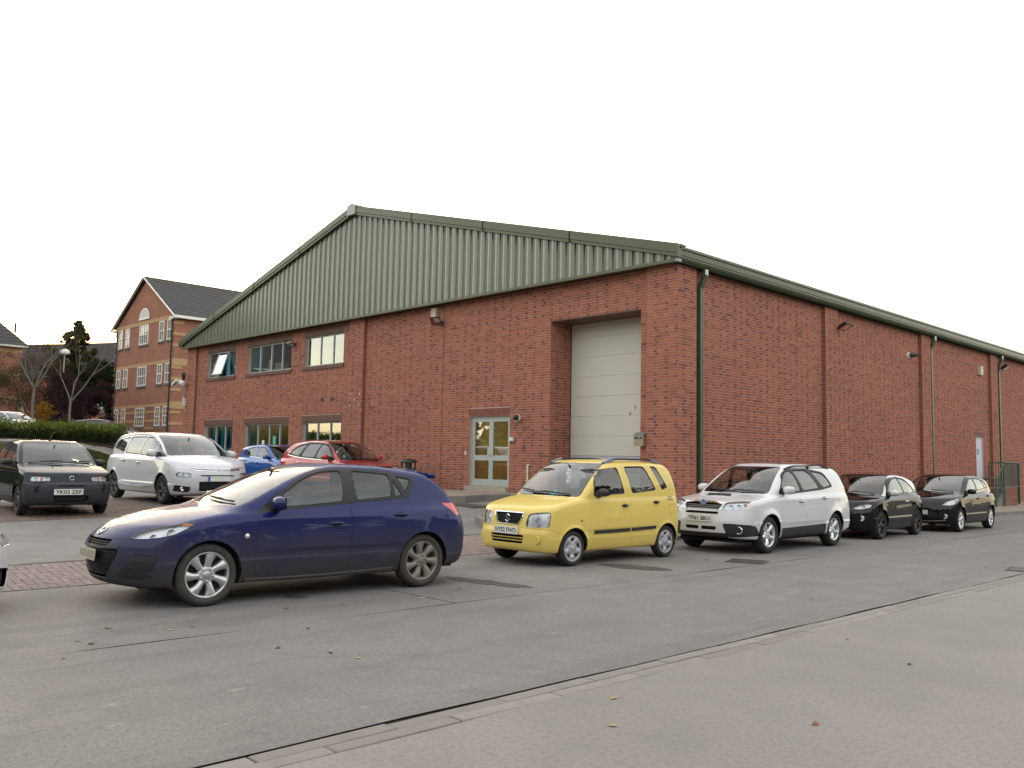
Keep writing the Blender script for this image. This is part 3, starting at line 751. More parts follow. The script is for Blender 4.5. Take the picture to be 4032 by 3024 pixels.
# windows: frame, panes, room behind
def window(key, frame_m='aluminium', open_pane=None, curt=(), room='room_grey', lit=False, depth=4.0, glass='glass'):
    x0, x1, z0, z1, mul = WIN[key]; yf = WY+PAN+0.10; wdt = 0.055
    fr = MB(); fr.box(x0, yf, z1-wdt, x1, yf+.06, z1); fr.box(x0, yf, z0, x1, yf+.06, z0+wdt); fr.box(x0, yf, z0+wdt, x0+wdt, yf+.06, z1-wdt); fr.box(x1-wdt, yf, z0+wdt, x1, yf+.06, z1-wdt)
    for m_ in mul: fr.box(m_-wdt*.55, yf-.004, z0+wdt, m_+wdt*.55, yf+.056, z1-wdt)
    if key == 'lw2': fr.box(mul[0]+.03, yf-.002, 1.62, mul[2]-.03, yf+.05, 1.76)
    f = fr.build('window', frame_m, ws, world=True)
    MB().box(x0-.03, yf-.05, z0-.03, x1, yf+.02, z0-.001).build('window_sill', 'white_frame', f, world=False).location = (0, 0, 0)
    sill = f.children[0]; sill.data.transform(Matrix.Translation(-Vector(ws.location)))
    xs = [x0+wdt] + [v for m_ in mul for v in (m_-wdt*.55, m_+wdt*.55)] + [x1-wdt]
    for q in range(0, len(xs), 2):
        if open_pane == q//2: continue
        pn = MB().box(xs[q], yf+.025, z0+wdt, xs[q+1], yf+.031, z1-wdt).build('pane', glass, f)
        pn.data.transform(Matrix.Translation(-Vector(ws.location)))
    if open_pane is not None:                            # top-hung light swung outwards at the foot
        q = open_pane*2; a, b = xs[q]-.02, xs[q+1]+.02; hz = z1-wdt+.01; ln = z1-z0-2*wdt+.02; ang = R(17)
        d = Vector((0, -math.sin(ang), -math.cos(ang))); nrm = Vector((0, -math.cos(ang), math.sin(ang)))
        sb = MB(); top = Vector((0, yf-.005, hz))
        for u in (a, b-.045):
            c = top+d*ln/2; sb.obox((u+.0225, c.y, c.z), (.0225, 0, 0), d*ln/2, nrm*.02)
        for s_ in (.022, ln-.022):
            c = top+d*s_; sb.obox(((a+b)/2, c.y, c.z), ((b-a)/2-.046, 0, 0), d*.022, nrm*.02)
        sash = sb.build('sash', frame_m, f); c = top+d*ln/2
        gl = MB().obox(((a+b)/2, c.y, c.z), ((b-a)/2-.046, 0, 0), d*(ln/2-.045), nrm*.004).build('pane', 'mirror_pane', f)
        for o in (sash, gl): o.data.transform(Matrix.Translation(-Vector(ws.location)))
    rm = MB(); ya, yb = yf+.12, yf+.12+depth
    rm.quad((x0-.2, yb, z0-.5), (x1+.2, yb, z0-.5), (x1+.2, yb, z1+.4), (x0-.2, yb, z1+.4)); rm.quad((x0-.2, ya, z1+.4), (x1+.2, ya, z1+.4), (x1+.2, yb, z1+.4), (x0-.2, yb, z1+.4))
    rm.quad((x0-.2, ya, z0-.5), (x0-.2, yb, z0-.5), (x0-.2, yb, z1+.4), (x0-.2, ya, z1+.4)); rm.quad((x1+.2, ya, z0-.5), (x1+.2, yb, z0-.5), (x1+.2, yb, z1+.4), (x1+.2, ya, z1+.4))
    rm.quad((x0-.2, ya, z0-.5), (x1+.2, ya, z0-.5), (x1+.2, yb, z0-.5), (x0-.2, yb, z0-.5)); rm.build('room', room, ws, world=True)
    if lit:
        lt = MB().box((x0+x1)/2-.7, ya+.5, z1+.34, (x0+x1)/2+.7, ya+.75, z1+.38).build('ceiling_lamp', 'lamp_tube', ws, world=True)
    for (a, b, cm) in curt:
        n = max(8, int((b-a)/.03)); P = [(a+(b-a)*k/n, yf+.16+.022*math.sin(k*1.9+a)) for k in range(n+1)]
        V = [(x, y, z0-.2) for x, y in P]+[(x, y, z1+.1) for x, y in P]
        MB().add(V, [(k, k+1, n+2+k, n+1+k) for k in range(n)], smooth=True).build('curtain', cm, ws, world=True)
    return f
window('uw1', open_pane=1, curt=[(-17.2, -16.4, 'curtain_blue'), (-17.75, -17.3, 'curtain_blue')], room='room_grey')
window('uw2', curt=[(-15.15, -14.45, 'curtain_teal'), (-12.05, -11.7, 'curtain_blue')], room='room_grey', lit=True)
window('uw3', curt=[(-10.5, -9.9, 'curtain_teal')], room='dark_room', glass='mirror_pane')
window('lw1', curt=[(-18.75, -18.2, 'curtain_blue'), (-17.1, -16.4, 'curtain_blue'), (-17.95, -17.3, 'curtain_blue')], room='dark_room')
window('lw2', curt=[(-15.15, -14.85, 'curtain_teal'), (-12.0, -11.7, 'curtain_blue')], room='room_cream', lit=True)
window('lw3', room='dark_room')
# things on the window board of the middle upper window and papers in the lower one
def small(name, mb, m, label, cat, group=None):
    o = mb.build(name, m); xs = np.array([v.co for v in o.data.vertices]); c = Vector(((xs[:,0].min()+xs[:,0].max())/2, (xs[:,1].min()+xs[:,1].max())/2, xs[:,2].min()))
    o.data.transform(Matrix.Translation(-c)); o.location = c; return tag(o, label, cat, group)
zb = 5.125; yb_ = WY+PAN+.22
MB().box(-15.2, yb_-.04, zb-.03, -11.7, yb_+.35, zb-.002).build('window_board', 'white_frame', ws, world=True)
small('storage_tin', MB().lathe([(0, 0), (.085, 0), (.085, .24), (.08, .25), (.08, .46), (.05, .50), (0, .50)], c=(-13.9, yb_+.12, zb), n=16), 'white_plastic', 'tall white canister on the window board of the four-light upper window', 'canister')
small('storage_box', MB().box(-13.3, yb_, zb, -12.95, yb_+.25, zb+.28).box(-13.31, yb_-.01, zb+.281, -12.94, yb_+.26, zb+.31), 'white_plastic', 'white lidded box on the window board of the four-light upper window', 'box')
small('storage_box', MB().box(-14.2, yb_+.02, zb, -14.02, yb_+.22, zb+.16).box(-14.21, yb_+.01, zb+.161, -14.01, yb_+.23, zb+.18), 'cardboard', 'small buff box beside the white canister on the upper window board', 'box')
small('file_box', MB().box(-12.9, yb_, zb, -12.68, yb_+.25, zb+.33).box(-12.86, yb_-.006, zb+.2, -12.78, yb_, zb+.28), 'cream_plastic', 'cream file box right of the white lidded box in the upper window', 'box')
small('notice', MB().box(-13.05, WY+PAN+.118, 2.02, -12.83, WY+PAN+.121, 2.42), 'paper_green', 'green notice sheet stuck inside the lower glazed door', 'notice')
small('notice', MB().box(-13.95, WY+PAN+.118, 1.85, -13.75, WY+PAN+.121, 2.25), 'paper_white', 'white notice sheet stuck inside the lower glazed door', 'notice')

# glazed double door -------------------------------------------------
dr = thing('entrance_door', 'double glazed aluminium entrance door with pale concrete step', 'door', (0.05, WY, 0.83))
x0, x1, z0, z1 = DOOR[0], DOOR[1], 0.83, DOOR[3]; yf = WY+PAN+0.07
fr = MB(); fr.box(x0, yf, z1-.06, x1, yf+.08, z1-.002); fr.box(x0, yf, z0, x0+.06, yf+.08, z1-.06); fr.box(x1-.06, yf, z0, x1, yf+.08, z1-.06); fr.build('door_frame', 'aluminium', dr, world=True)
MB().box(x0-.04, WY-.10, 0.60, x1+.02, WY+.30, 0.828).build('door_step', 'door_sill', dr, world=True)
xm = (x0+x1)/2
for (a, b, sgn) in ((x0+.064, xm-.003, 1), (xm+.003, x1-.064, -1)):
    lf = MB(); y0 = yf+.012; y1 = yf+.062; za, zb2 = z0+.01, z1-.064
    lf.box(a, y0, za, a+.085, y1, zb2); lf.box(b-.085, y0, za, b, y1, zb2); lf.box(a+.085, y0, za, b-.085, y1, za+.20); lf.box(a+.085, y0, zb2-.10, b-.085, y1, zb2); lf.box(a+.085, y0, 1.60, b-.085, y1, 1.76)
    leaf = lf.build('door_leaf', 'aluminium', dr, world=True)
    for (c, d) in ((za+.20, 1.60), (1.76, zb2-.10)):
        MB().box(a+.085, y0+.02, c, b-.085, y0+.027, d).build('pane', 'glass', leaf).data.transform(Matrix.Translation(-Vector(dr.location)))
    hx = b-.06 if sgn > 0 else a+.06
    hb = MB(); hb.box(hx-.06, y0-.03, 1.76, hx+.06, y0-.002, 1.98); hb.build('push_plate', 'aluminium', leaf).data.transform(Matrix.Translation(-Vector(dr.location)))
rm = MB(); ya, yb = yf+.15, yf+3.2
rm.quad((-1.6, yb, .8), (1.6, yb, .8), (1.6, yb, 3.2), (-1.6, yb, 3.2)); rm.quad((-1.6, ya, 3.2), (1.6, ya, 3.2), (1.6, yb, 3.2), (-1.6, yb, 3.2)); rm.quad((-1.6, ya, .8), (-1.6, yb, .8), (-1.6, yb, 3.2), (-1.6, ya, 3.2)); rm.quad((1.6, ya, .8), (1.6, yb, .8), (1.6, yb, 3.2), (1.6, ya, 3.2)); rm.quad((-1.6, ya, .8), (1.6, ya, .8), (1.6, yb, .8), (-1.6, yb, .8))
rm.build('room', 'room_cream', ws, world=True)
MB().box(-1.0, ya+1.2, 3.12, 1.0, ya+1.5, 3.16).build('ceiling_lamp', 'lamp_tube', ws, world=True)  # unseen lamp, added so the upper door panes look yellow
small('cardboard_box', MB().box(.35, yf+1.0, .802, .85, yf+1.4, 1.15).box(.36, yf+.99, 1.151, .59, yf+1.41, 1.165).box(.61, yf+.99, 1.151, .84, yf+1.41, 1.165), 'cardboard', 'brown cardboard box on the floor inside the entrance door', 'box')
# roller (sectional) door ---------------------------------------------
rd = thing('roller_door', 'tall off-white sectional roller door set back in the brick opening', 'door', (4.1, WY+RD, 0.68))
zz = 0.95; yd = WY+RD-0.06
MB().box(ROLL[0]+.012, yd, 0.60, ROLL[1]-.012, yd+.05, 0.946).build('bottom_section', 'door_bottom', rd, world=True)
MB().box(ROLL[0]+.012, yd, 0.954, ROLL[1]-.012, yd+.05, 1.78).build('bottom_section', 'door_bottom', rd, world=True)
zs = [1.788, 2.34, 2.90, 3.46, 4.02, 4.58, 5.14, 5.62]
for a, b in zip(zs[:-1], zs[1:]):
    p = MB(); p.box(ROLL[0]+.012, yd, a+.0025, ROLL[1]-.012, yd+.05, b-.0025)
    for k in range(1, 4): zc_ = a+(b-a)*k/4; p.box(ROLL[0]+.014, yd-.002, zc_-.004, ROLL[1]-.014, yd-.0002, zc_+.004)
    p.build('door_section', 'door_panel', rd, world=True)
for z_ in (1.36, 1.58): MB().box(ROLL[0]+.02, yd-.012, z_-.012, ROLL[1]-.02, yd-.001, z_+.012).build('ledge', 'grey_metal', rd, world=True)
MB().box(ROLL[0]+.001, yd-.03, .6, ROLL[0]+.011, yd+.05, 5.56).box(ROLL[1]-.011, yd-.03, .6, ROLL[1]-.001, yd+.05, 5.56).build('guide_rail', 'black_plastic', rd, world=True)
for (x, z_, dx, dz_) in ((4.87, 3.10, .02, .09), (4.70, 2.93, .035, .06), (5.3, 3.28, .04, .05), (5.4, 3.10, .03, .03)):
    MB().obox((x, yd-.004, z_), (dx, 0, .02), (0, .003, 0), (-.006, 0, dz_*.6)).build('scuff', 'grey_metal', rd, world=True)
# side door -----------------------------------------------------------
sd = thing('side_door', 'narrow pale door in the long brick wall behind the green railings', 'door', (WX, 11.77, 0.83))
MB().box(WX-.16, SDOOR[0]+.05, .84, WX-.11, SDOOR[1]-.05, SDOOR[3]-.05).build('door_leaf', 'white_door', sd, world=True)
f = MB(); f.box(WX-.18, SDOOR[0]+.001, .84, WX-.09, SDOOR[0]+.049, SDOOR[3]-.05); f.box(WX-.18, SDOOR[1]-.049, .84, WX-.09, SDOOR[1]-.001, SDOOR[3]-.05); f.box(WX-.18, SDOOR[0]+.001, SDOOR[3]-.049, WX-.09, SDOOR[1]-.001, SDOOR[3]-.001); f.build('door_frame', 'white_frame', sd, world=True)
MB().box(WX-.109, 11.6, 2.25, WX-.105, 11.8, 2.5).build('door_sign', 'grey_metal', sd, world=True)
MB().box(WX-.3, SDOOR[0], .6, WX+.02, SDOOR[1], .835).build('door_step', 'door_sill', sd, world=True)

# ribbed metal cladding of the gable ----------------------------------
Hr, He = 10.72, 6.98; XC = (XL+WX)/2
yc = WY-0.27
def roof_z(x): return He + (Hr-He)*(1-abs(x-XC)/(27.83/2+0.29))
PROF = [(0.0, 0.0), (0.130, 0.0), (0.150, 0.036), (0.212, 0.036)]; PITCH = 0.3333
xa, xb = XL-0.16, WX+0.16; npan = 14; npr = 6      # sheets of six ribs
xs_all = []
x = xa
k = 0
while x < xb-1e-6:
    for (u, d) in PROF:
        xx = xa+k*PITCH+u
        if xx < xb: xs_all.append((xx, d))
    k += 1; x = xa+k*PITCH
xs_all.append((xb, 0.0))
per = len(PROF)*npr
for q in range(0, len(xs_all)-1, per):
    pts = xs_all[q:q+per+1]; V = []
    for (xx, d) in pts: V += [(xx, yc+d-0.0, ZC), (xx, yc+d, max(ZC+.02, roof_z(xx)-0.20))]
    MB().add(V, [(2*i, 2*i+2, 2*i+3, 2*i+1) for i in range(len(pts)-1)]).build('cladding_sheet', 'cladding', ws, world=True, fix=False)
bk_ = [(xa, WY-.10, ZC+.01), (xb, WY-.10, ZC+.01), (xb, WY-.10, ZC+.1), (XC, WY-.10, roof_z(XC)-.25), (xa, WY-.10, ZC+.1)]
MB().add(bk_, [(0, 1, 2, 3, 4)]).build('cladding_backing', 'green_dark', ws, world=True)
# drip flashing along its foot
MB().box(xa-.03, yc-.05, ZC-.045, xb+.03, yc+.10, ZC-.002).box(xa-.03, yc-.055, ZC-.045, xb+.03, yc-.051, ZC+.035).build('flashing', 'green_trim', ws, world=True)
MB().box(xb+.031, yc-.06, ZC-.05, xb+.10, yc+.10, ZC+.03).build('flashing_end', 'grey_metal', ws, world=True)
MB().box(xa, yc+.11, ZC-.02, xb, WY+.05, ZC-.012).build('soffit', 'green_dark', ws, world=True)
# verge trim in steps, in lengths of about four metres
def verge(sign):
    xe = XC+sign*(27.83/2+0.29); n = 4; pr = [(-.12, 0.0), (-.12, .085), (-.145, .095), (-.145, .25), (-.125, .26), (-.125, .33), (0.06, .345), (.25, .335), (.25, .30), (.05, .30), (.05, 0.0)]
    for k in range(n):
        t0, t1 = k/n, (k+1)/n-(.002 if k < n-1 else 0); V = []
        for t in (t0, t1):
            xx = xe+(XC-xe)*t; zt = roof_z(xx)
            for (dy, dz) in pr: V.append((xx, yc+dy, zt-.33+dz))
        m_ = len(pr); F = [(i, (i+1) % m_, m_+(i+1) % m_, m_+i) for i in range(m_)] + [tuple(range(m_)), tuple(range(m_, 2*m_))[::-1]]
        MB().add(V, F).build('verge_trim', 'green_trim', ws, world=True)
        if k: 
            xx = xe+(XC-xe)*t0; MB().box(xx-.02, yc-.15, roof_z(xx)-.32, xx+.02, yc-.148, roof_z(xx)-.05).build('trim_joint', 'green_dark', ws, world=True)
verge(1); verge(-1)
MB().add([(XC-.26, yc-.17, Hr-.36), (XC+.26, yc-.17, Hr-.36), (XC+.26, yc-.17, Hr-.02), (XC, yc-.17, Hr+.06), (XC-.26, yc-.17, Hr-.02), (XC-.26, yc+.2, Hr-.36), (XC+.26, yc+.2, Hr-.36), (XC+.26, yc+.2, Hr-.02), (XC, yc+.2, Hr+.06), (XC-.26, yc+.2, Hr-.02)],
         [(0,1,2,3,4), (9,8,7,6,5), (0,5,6,1), (1,6,7,2), (2,7,8,3), (3,8,9,4), (4,9,5,0)]).build('ridge_cap', 'grey_metal', ws, world=True)
# roof sheets
for sg in (1, -1):
    xe = XC+sg*(27.83/2+.25); V = []; nn = 40
    ys = np.linspace(WY-.12, YE+.2, nn)
    for y in ys: V += [(XC, y, Hr-.02), (xe, y, He-.02)]
    MB().add(V, [(2*i, 2*i+1, 2*i+3, 2*i+2) for i in range(nn-1)]).build('roof', 'cladding', ws, world=True)
# eaves: gutter in stepped box profile, soffit behind
gpr = [(0.02, 6.62), (.20, 6.62), (.235, 6.68), (.235, 6.72), (.255, 6.73), (.255, 6.86), (.29, 6.875), (.29, 6.925), (.24, 6.965), (-.02, 6.985), (-.02, 6.80)]
nl = 10; yy = np.linspace(WY-.30, YE, nl+1)
for k in range(nl):
    a, b = yy[k], yy[k+1]-(.004 if k < nl-1 else 0); V = [(WX+u, a, z_) for u, z_ in gpr]+[(WX+u, b, z_) for u, z_ in gpr]; m_ = len(gpr)
    MB().add(V, [(i, (i+1) % m_, m_+(i+1) % m_, m_+i) for i in range(m_)]+[tuple(range(m_)), tuple(range(m_, 2*m_))[::-1]]).build('gutter', 'green_trim', ws, world=True)
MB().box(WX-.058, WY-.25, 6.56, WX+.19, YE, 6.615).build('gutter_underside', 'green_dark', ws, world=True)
V = [(XL-.02, WY-.3, 6.62), (XL-.29, WY-.3, 6.9), (XL-.02, WY-.3, 6.98), (XL-.02, YE, 6.62), (XL-.29, YE, 6.9), (XL-.02, YE, 6.98)]
MB().add(V, [(0,1,2), (5,4,3), (0,3,4,1), (1,4,5,2), (2,5,3,0)]).build('gutter', 'green_trim', ws, world=True)
# downpipes
for (y, proud) in ((-8.72, WX-PAN), (6.48, WX-PAN), (14.06, WX-PAN), (21.6, WX-PAN)):
    g = thing('downpipe', {-8.72: 'green square downpipe near the front corner of the workshop', 6.48: 'green square downpipe on the long wall above the rear of the black two-tone hatchback', 14.06: 'green square downpipe running down behind the green stair railing', 21.6: 'green square downpipe at the far end of the long brick wall'}[y], 'downpipe', (proud, y, float(wall_base(y))), 0, 'green downpipes on the long wall')
    zb = float(wall_base(y)); x = proud+.09
    MB().box(x-.05, y-.065, zb, x+.05, y+.065, 6.10).build('pipe', 'green_pipe', g, world=True)
    nk = MB(); nk.bar((x, y, 6.09), (x+.13, y, 6.42), .125, .10, up=(1, 0, 0)); nk.box(x+.07, y-.065, 6.40, x+.19, y+.065, 6.555); nk.build('swan_neck', 'green_dark' if False else 'green_pipe', g, world=True)
    for z_ in (6.10, 4.2, 2.3): MB().box(x-.055, y-.085, z_-.03, x+.056, y+.085, z_+.03).build('bracket', 'green_pipe', g, world=True)
    MB().box(x+.192, y-.07, 6.42, x+.198, y+.07, 6.56).build('outlet_plate', 'aluminium', g, world=True)
# movement joint and small marks on the gable
MB().box(-2.21, gy_pan-.0075, .7, -2.195, gy_pan-.002, ZC).build('movement_joint', 'brown_lintel', ws, world=True)
for x in (-9.26, -8.59):
    ab = MB()
    for r_ in range(2):
        for q in range(4): ab.box(x-.12+.06*q, gy_pan-.008, 3.70+.065*r_, x-.075+.06*q, gy_pan-.003, 3.755+.065*r_)
    ab.build('air_brick', 'black_plastic', ws, world=True)
for (x, z_) in ((-7.22, 3.89), (-6.67, 3.87), (-6.95, 3.70), (-7.23, 3.48), (-6.69, 3.49)):
    MB().box(x-.025, gy_pil-.008, z_-.03, x+.025, gy_pil-.001, z_+.03).build('filler_spot', 'stain_white', ws, world=True)

# fittings on the walls, each a thing of its own ------------------------
def floodlight(p, out, tilt, yaw, label, s=1.0):
    """p: point on the wall, out: outward unit vector"""
    o = Vector(out); g = thing('floodlight', label, 'floodlight', p, 0, 'floodlights on the brick walls'); side = o.cross(Vector((0,0,1)))
    MB().obox(o*.02, side*.05, Vector((0,0,.05)), o*.02).build('wall_bracket', 'black_plastic', g)
    MB().tube([o*.03, o*.16*s+Vector((0,0,.03))], .02).build('arm', 'black_plastic', g)
    d = (o*math.cos(tilt)+Vector((0,0,-1))*math.sin(tilt)); d = (Matrix.Rotation(yaw, 3, 'Z') @ d).normalized()
    sd_ = d.cross(Vector((0,0,1))).normalized(); up = sd_.cross(d); c = o*.24*s+Vector((0,0,.05))
    hb = MB(); w, h, dp = .17*s, .14*s, .06*s
    back = [c-d*dp+sd_*a*w*.6+up*b*h*.6 for a, b in ((-1,-1),(1,-1),(1,1),(-1,1))]; frn = [c+d*dp+sd_*a*w+up*b*h for a, b in ((-1,-1),(1,-1),(1,1),(-1,1))]
    hb.add(back+frn, [(3,2,1,0), (0,1,5,4), (1,2,6,5), (2,3,7,6), (3,0,4,7)])
    hb.add([c+d*dp+sd_*a*w+up*b*h for a, b in ((-1,-1),(1,-1),(1,1),(-1,1))]+[c+d*(dp-.002)+sd_*a*w*.86+up*b*h*.82 for a, b in ((-1,-1),(1,-1),(1,1),(-1,1))], [(0,1,5,4), (1,2,6,5), (2,3,7,6), (3,0,4,7)])
    hb.build('housing', 'black_plastic', g)
    MB().add([c+d*(dp-.004)+sd_*a*w*.86+up*b*h*.82 for a, b in ((-1,-1),(1,-1),(1,1),(-1,1))], [(0,1,2,3)]).build('lens', 'lamp_glass', g)
    MB().add([c-d*.02+sd_*a*w*.5+up*b*h*.45 for a, b in ((-1,-1),(1,-1),(1,1),(-1,1))], [(0,1,2,3)]).build('reflector', 'white_plastic', g)
    return g
@mat
def m_lamp_glass(nm):
    t = NT(nm); fr = t.n('Fresnel'); fr.inputs['IOR'].default_value = 1.5; tr = t.n('BsdfTransparent'); tr.inputs['Color'].default_value = (0.9, 0.92, 0.93, 1); gl = t.n('BsdfGlossy'); gl.inputs['Roughness'].default_value = 0.02
    ms = t.n('MixShader'); t.l(t.math('MULTIPLY_ADD', fr.outputs['Fac'], 1.0, 0.04, clamp=True), ms.inputs[0]); t.l(tr.outputs[0], ms.inputs[1]); t.l(gl.outputs[0], ms.inputs[2]); return t.done(ms)
floodlight((-11.38, gy_pan, 6.03), (0,-1,0), R(40), R(25), 'black floodlight at the right end of the four-light upper window', 1.0)
floodlight((-2.28, gy_pan, 6.0), (0,-1,0), R(35), R(20), 'black floodlight under the cream box in the middle of the gable', 1.1)
floodlight((WX-PAN, -1.05, 6.0), (1,0,0), R(62), R(0), 'black floodlight on the long wall beside the first brick pilaster', 1.25)
floodlight((WX-PAN, 14.3, 6.05), (1,0,0), R(55), R(0), 'black floodlight on the long wall above the far green downpipe', 1.25)
def wallbox(name, p, w, h, d, plane, m, label, cat):
    b = MB()
    if plane == 'y': b.box(p[0]-w/2, p[1]-d, p[2]-h/2, p[0]+w/2, p[1], p[2]+h/2); b.box(p[0]-w/2+.02, p[1]-d-.012, p[2]-h/2+.02, p[0]+w/2-.02, p[1]-d-.001, p[2]+h/2-.02)
    else: b.box(p[0], p[1]-w/2, p[2]-h/2, p[0]+d, p[1]+w/2, p[2]+h/2); b.box(p[0]+d+.001, p[1]-w/2+.02, p[2]-h/2+.02, p[0]+d+.012, p[1]+w/2-.02, p[2]+h/2-.02)
    return small(name, b, m, label, cat)
wallbox('alarm_box', (-2.62, gy_pan, 6.34), .26, .33, .12, 'y', 'cream_plastic', 'cream alarm box under the gable cladding above a floodlight', 'alarm box')
wallbox('alarm_box', (WX-PAN, 11.9, 5.75), .34, .36, .12, 'x', 'cream_plastic', 'cream alarm box high on the long wall above the pale side door', 'alarm box')
wallbox('intercom', (1.04, gy_pan, 2.23), .17, .12, .05, 'y', 'white_plastic', 'small white intercom on the brick right of the entrance door', 'intercom')
wallbox('bell_push', (-.99, gy_pan, 1.82), .07, .12, .03, 'y', 'white_plastic', 'small grey switch plate on the brick left of the entrance door', 'switch')
def dome_cam(p, out, label):
    o = Vector(out); g = thing('security_camera', label, 'camera', p); side = o.cross(Vector((0,0,1)))
    b = MB(); n = 18
    ring0 = [side*.12*math.cos(2*math.pi*k/n)+Vector((0,0,.12*math.sin(2*math.pi*k/n))) for k in range(n)]
    ring1 = [o*.06+v*.85 for v in ring0]; b.add(ring0+ring1, [(k, (k+1) % n, n+(k+1) % n, n+k) for k in range(n)]+[tuple(range(n, 2*n))], smooth=False); b.build('base', 'white_plastic', g)
    MB().tube([o*.06, o*.15-side*.05, o*.22-side*.16+Vector((0,0,.02)), o*.25-side*.24+Vector((0,0,.04))], [.07, .075, .07, .05], n=12).build('body', 'black_plastic', g)
    return g
dome_cam((1.26, gy_pan, 2.84), (0,-1,0), 'black camera on a round white base right of the entrance door')
dome_cam((WX-PAN, 4.6, 5.68), (1,0,0), 'small camera high on the long wall left of the second pilaster')
g = thing('pole_camera', 'pair of white cameras on a bracket at the left corner of the workshop', 'camera', (XL, WY-.05, 4.8))
MB().box(-.05, -.12, -.9, .05, .0, -.55).build('junction_box', 'white_plastic', g); MB().tube([(0, -.06, -.55), (0, -.06, .15)], .03).build('bracket', 'grey_metal', g); MB().bar((-1.0, -.2, .06), (.15, -.2, .06), .05, .05).build('arm', 'grey_metal', g)
for dx, tl in ((-.75, .25), (.02, -.18)): MB().bar((dx-.3, -.2, .18-tl*.3), (dx+.22, -.25, .18+tl*.5), .13, .13).build('camera_body', 'white_plastic', g)
MB().bar((.1, -.2, .35), (.35, -.3, .55), .16, .16).build('lamp_body', 'black_plastic', g)
# mail box on the brick by the roller door
g = thing('mail_box', 'brass coloured letter box with sloping lid beside the roller door', 'letter box', (5.85, gy_pil, 2.20))
simple('brass', (0.36, 0.29, 0.20), 0.42, metal=0.6, scale=9)
MB().box(-.16, -.12, -.16, .14, -.001, .10).build('body', 'brass', g)
MB().add([(-.17, -.13, .102), (.15, -.13, .102), (.15, 0, .102), (-.17, 0, .102), (-.17, -.13, .12), (.15, -.13, .12), (.15, 0, .19), (-.17, 0, .19)], BOXF).build('lid', 'grey_metal', g)
MB().box(-.14, -.124, .02, .11, -.1205, .06).build('slot', 'black_plastic', g); MB().tube([(.02, -.121, .05), (.02, -.133, .05)], .03, n=12).build('lock', 'grey_metal', g)
# overflow pipe on the wall
g = thing('overflow_pipe', 'short cream pipe standing against the brick between the two doors', 'pipe', (1.75, gy_pan, .7))
MB().tube([(0, -.05, 0), (0, -.05, .80), (0, 0, .80)], .03, n=10).build('pipe', 'cream_plastic', g)
for z_ in (.35, .62): MB().box(-.05, -.09, z_-.015, .05, 0, z_+.015).build('clip', 'cream_plastic', g)
@mat
def m_brick_plain(nm):
    t = NT(nm); br = t.n('TexBrick'); br.inputs['Scale'].default_value = 1.0; br.inputs['Brick Width'].default_value = .225; br.inputs['Row Height'].default_value = .075; br.inputs['Mortar Size'].default_value = .006
    br.inputs['Color1'].default_value = (.29, .105, .065, 1); br.inputs['Color2'].default_value = (.19, .07, .05, 1); br.inputs['Mortar'].default_value = (.30, .24, .21, 1)
    s = t.sep(); cb = t.n('CombineXYZ'); t.l(t.math('ADD', s['X'], s['Y']), cb.inputs['X']); t.l(s['Z'], cb.inputs['Y']); t.l(cb.outputs[0], br.inputs['Vector'])
    return t.done(t.bsdf(br.outputs['Color'], .88, spec=.2, bump=t.noise(50), bstr=.2))
# green litter bin by the wall
@mat
def m_bin_green(nm):
    t = NT(nm); return t.done(t.bsdf(t.mix(t.noise(5), (0.008, 0.030, 0.022), (0.012, 0.040, 0.030)), 0.35))
g = thing('litter_bin', 'dark green round litter bin with two gold bands against the wall', 'bin', (-2.94, -10.35, tz(-2.94, -10.35)))
MB().lathe([(0, 0), (.22, 0), (.245, .03), (.25, .74), (.0, .74)], n=28).build('body', 'bin_green', g)
for z_ in (.60, .68): MB().lathe([(.252, z_), (.256, z_+.004), (.256, z_+.02), (.252, z_+.024)], n=28).build('band', 'gold', g)
for k in range(4):
    a = math.pi/4+k*math.pi/2; MB().obox((.215*math.cos(a), .215*math.sin(a), .84), (-.075*math.sin(a), .075*math.cos(a), 0), (.018*math.cos(a), .018*math.sin(a), 0), (0, 0, .10)).build('post', 'bin_green', g)
MB().lathe([(.26, .94), (.265, .96), (.25, 1.0), (.17, 1.04), (0, 1.06)], n=28).build('lid', 'bin_green', g); MB().lathe([(0, .935), (.258, .938)], n=28).build('lid_underside', 'black_plastic', g)
MB().obox((.05, -.252, .35), (.035, 0, 0), (0, .004, 0), (0, 0, .04)).build('crest', 'gold', g)
# steps with green railings on the long side
st = thing('stair', 'brick landing and steps with green railings against the far long wall', 'steps', (7.5, 10.8, .15))
simple('rail_green', (0.035, 0.095, 0.068), 0.5, scale=5)
xo = 8.1
bm_ = MB(); bm_.box(WX+.06, 10.55, .1, xo-.08, 12.25, .90); o = bm_.build('landing', 'brick_plain', st, world=True)
for k in range(4): MB().box(WX+.06, 9.45+.275*k, .1, xo-.08, 9.45+.275*(k+1)-.002, .22+.165*k).build('step', 'concrete', st, world=True)
def railing(p0, p1, zt0, zt1, zb0, zb1, label):
    b = MB(); p0, p1 = Vector(p0), Vector(p1); n = max(3, int((p1-p0).length/.11))
    g = MB().tube([(p0.x, p0.y, zt0), (p1.x, p1.y, zt1)], .025, n=8).build('handrail', 'rail_green', st, world=True)
    MB().tube([(p0.x, p0.y, zb0), (p1.x, p1.y, zb1)], .02, n=6).build('bottom_rail', 'rail_green', st, world=True)
    for k in range(n+1):
        t = k/n; p = p0.lerp(p1, t); r_ = .028 if k in (0, n) else .011
        MB().tube([(p.x, p.y, zb0+(zb1-zb0)*t-(.7 if k in (0, n) else 0)), (p.x, p.y, zt0+(zt1-zt0)*t)], r_, n=6).build('post' if k in (0, n) else 'baluster', 'rail_green', st, world=True)
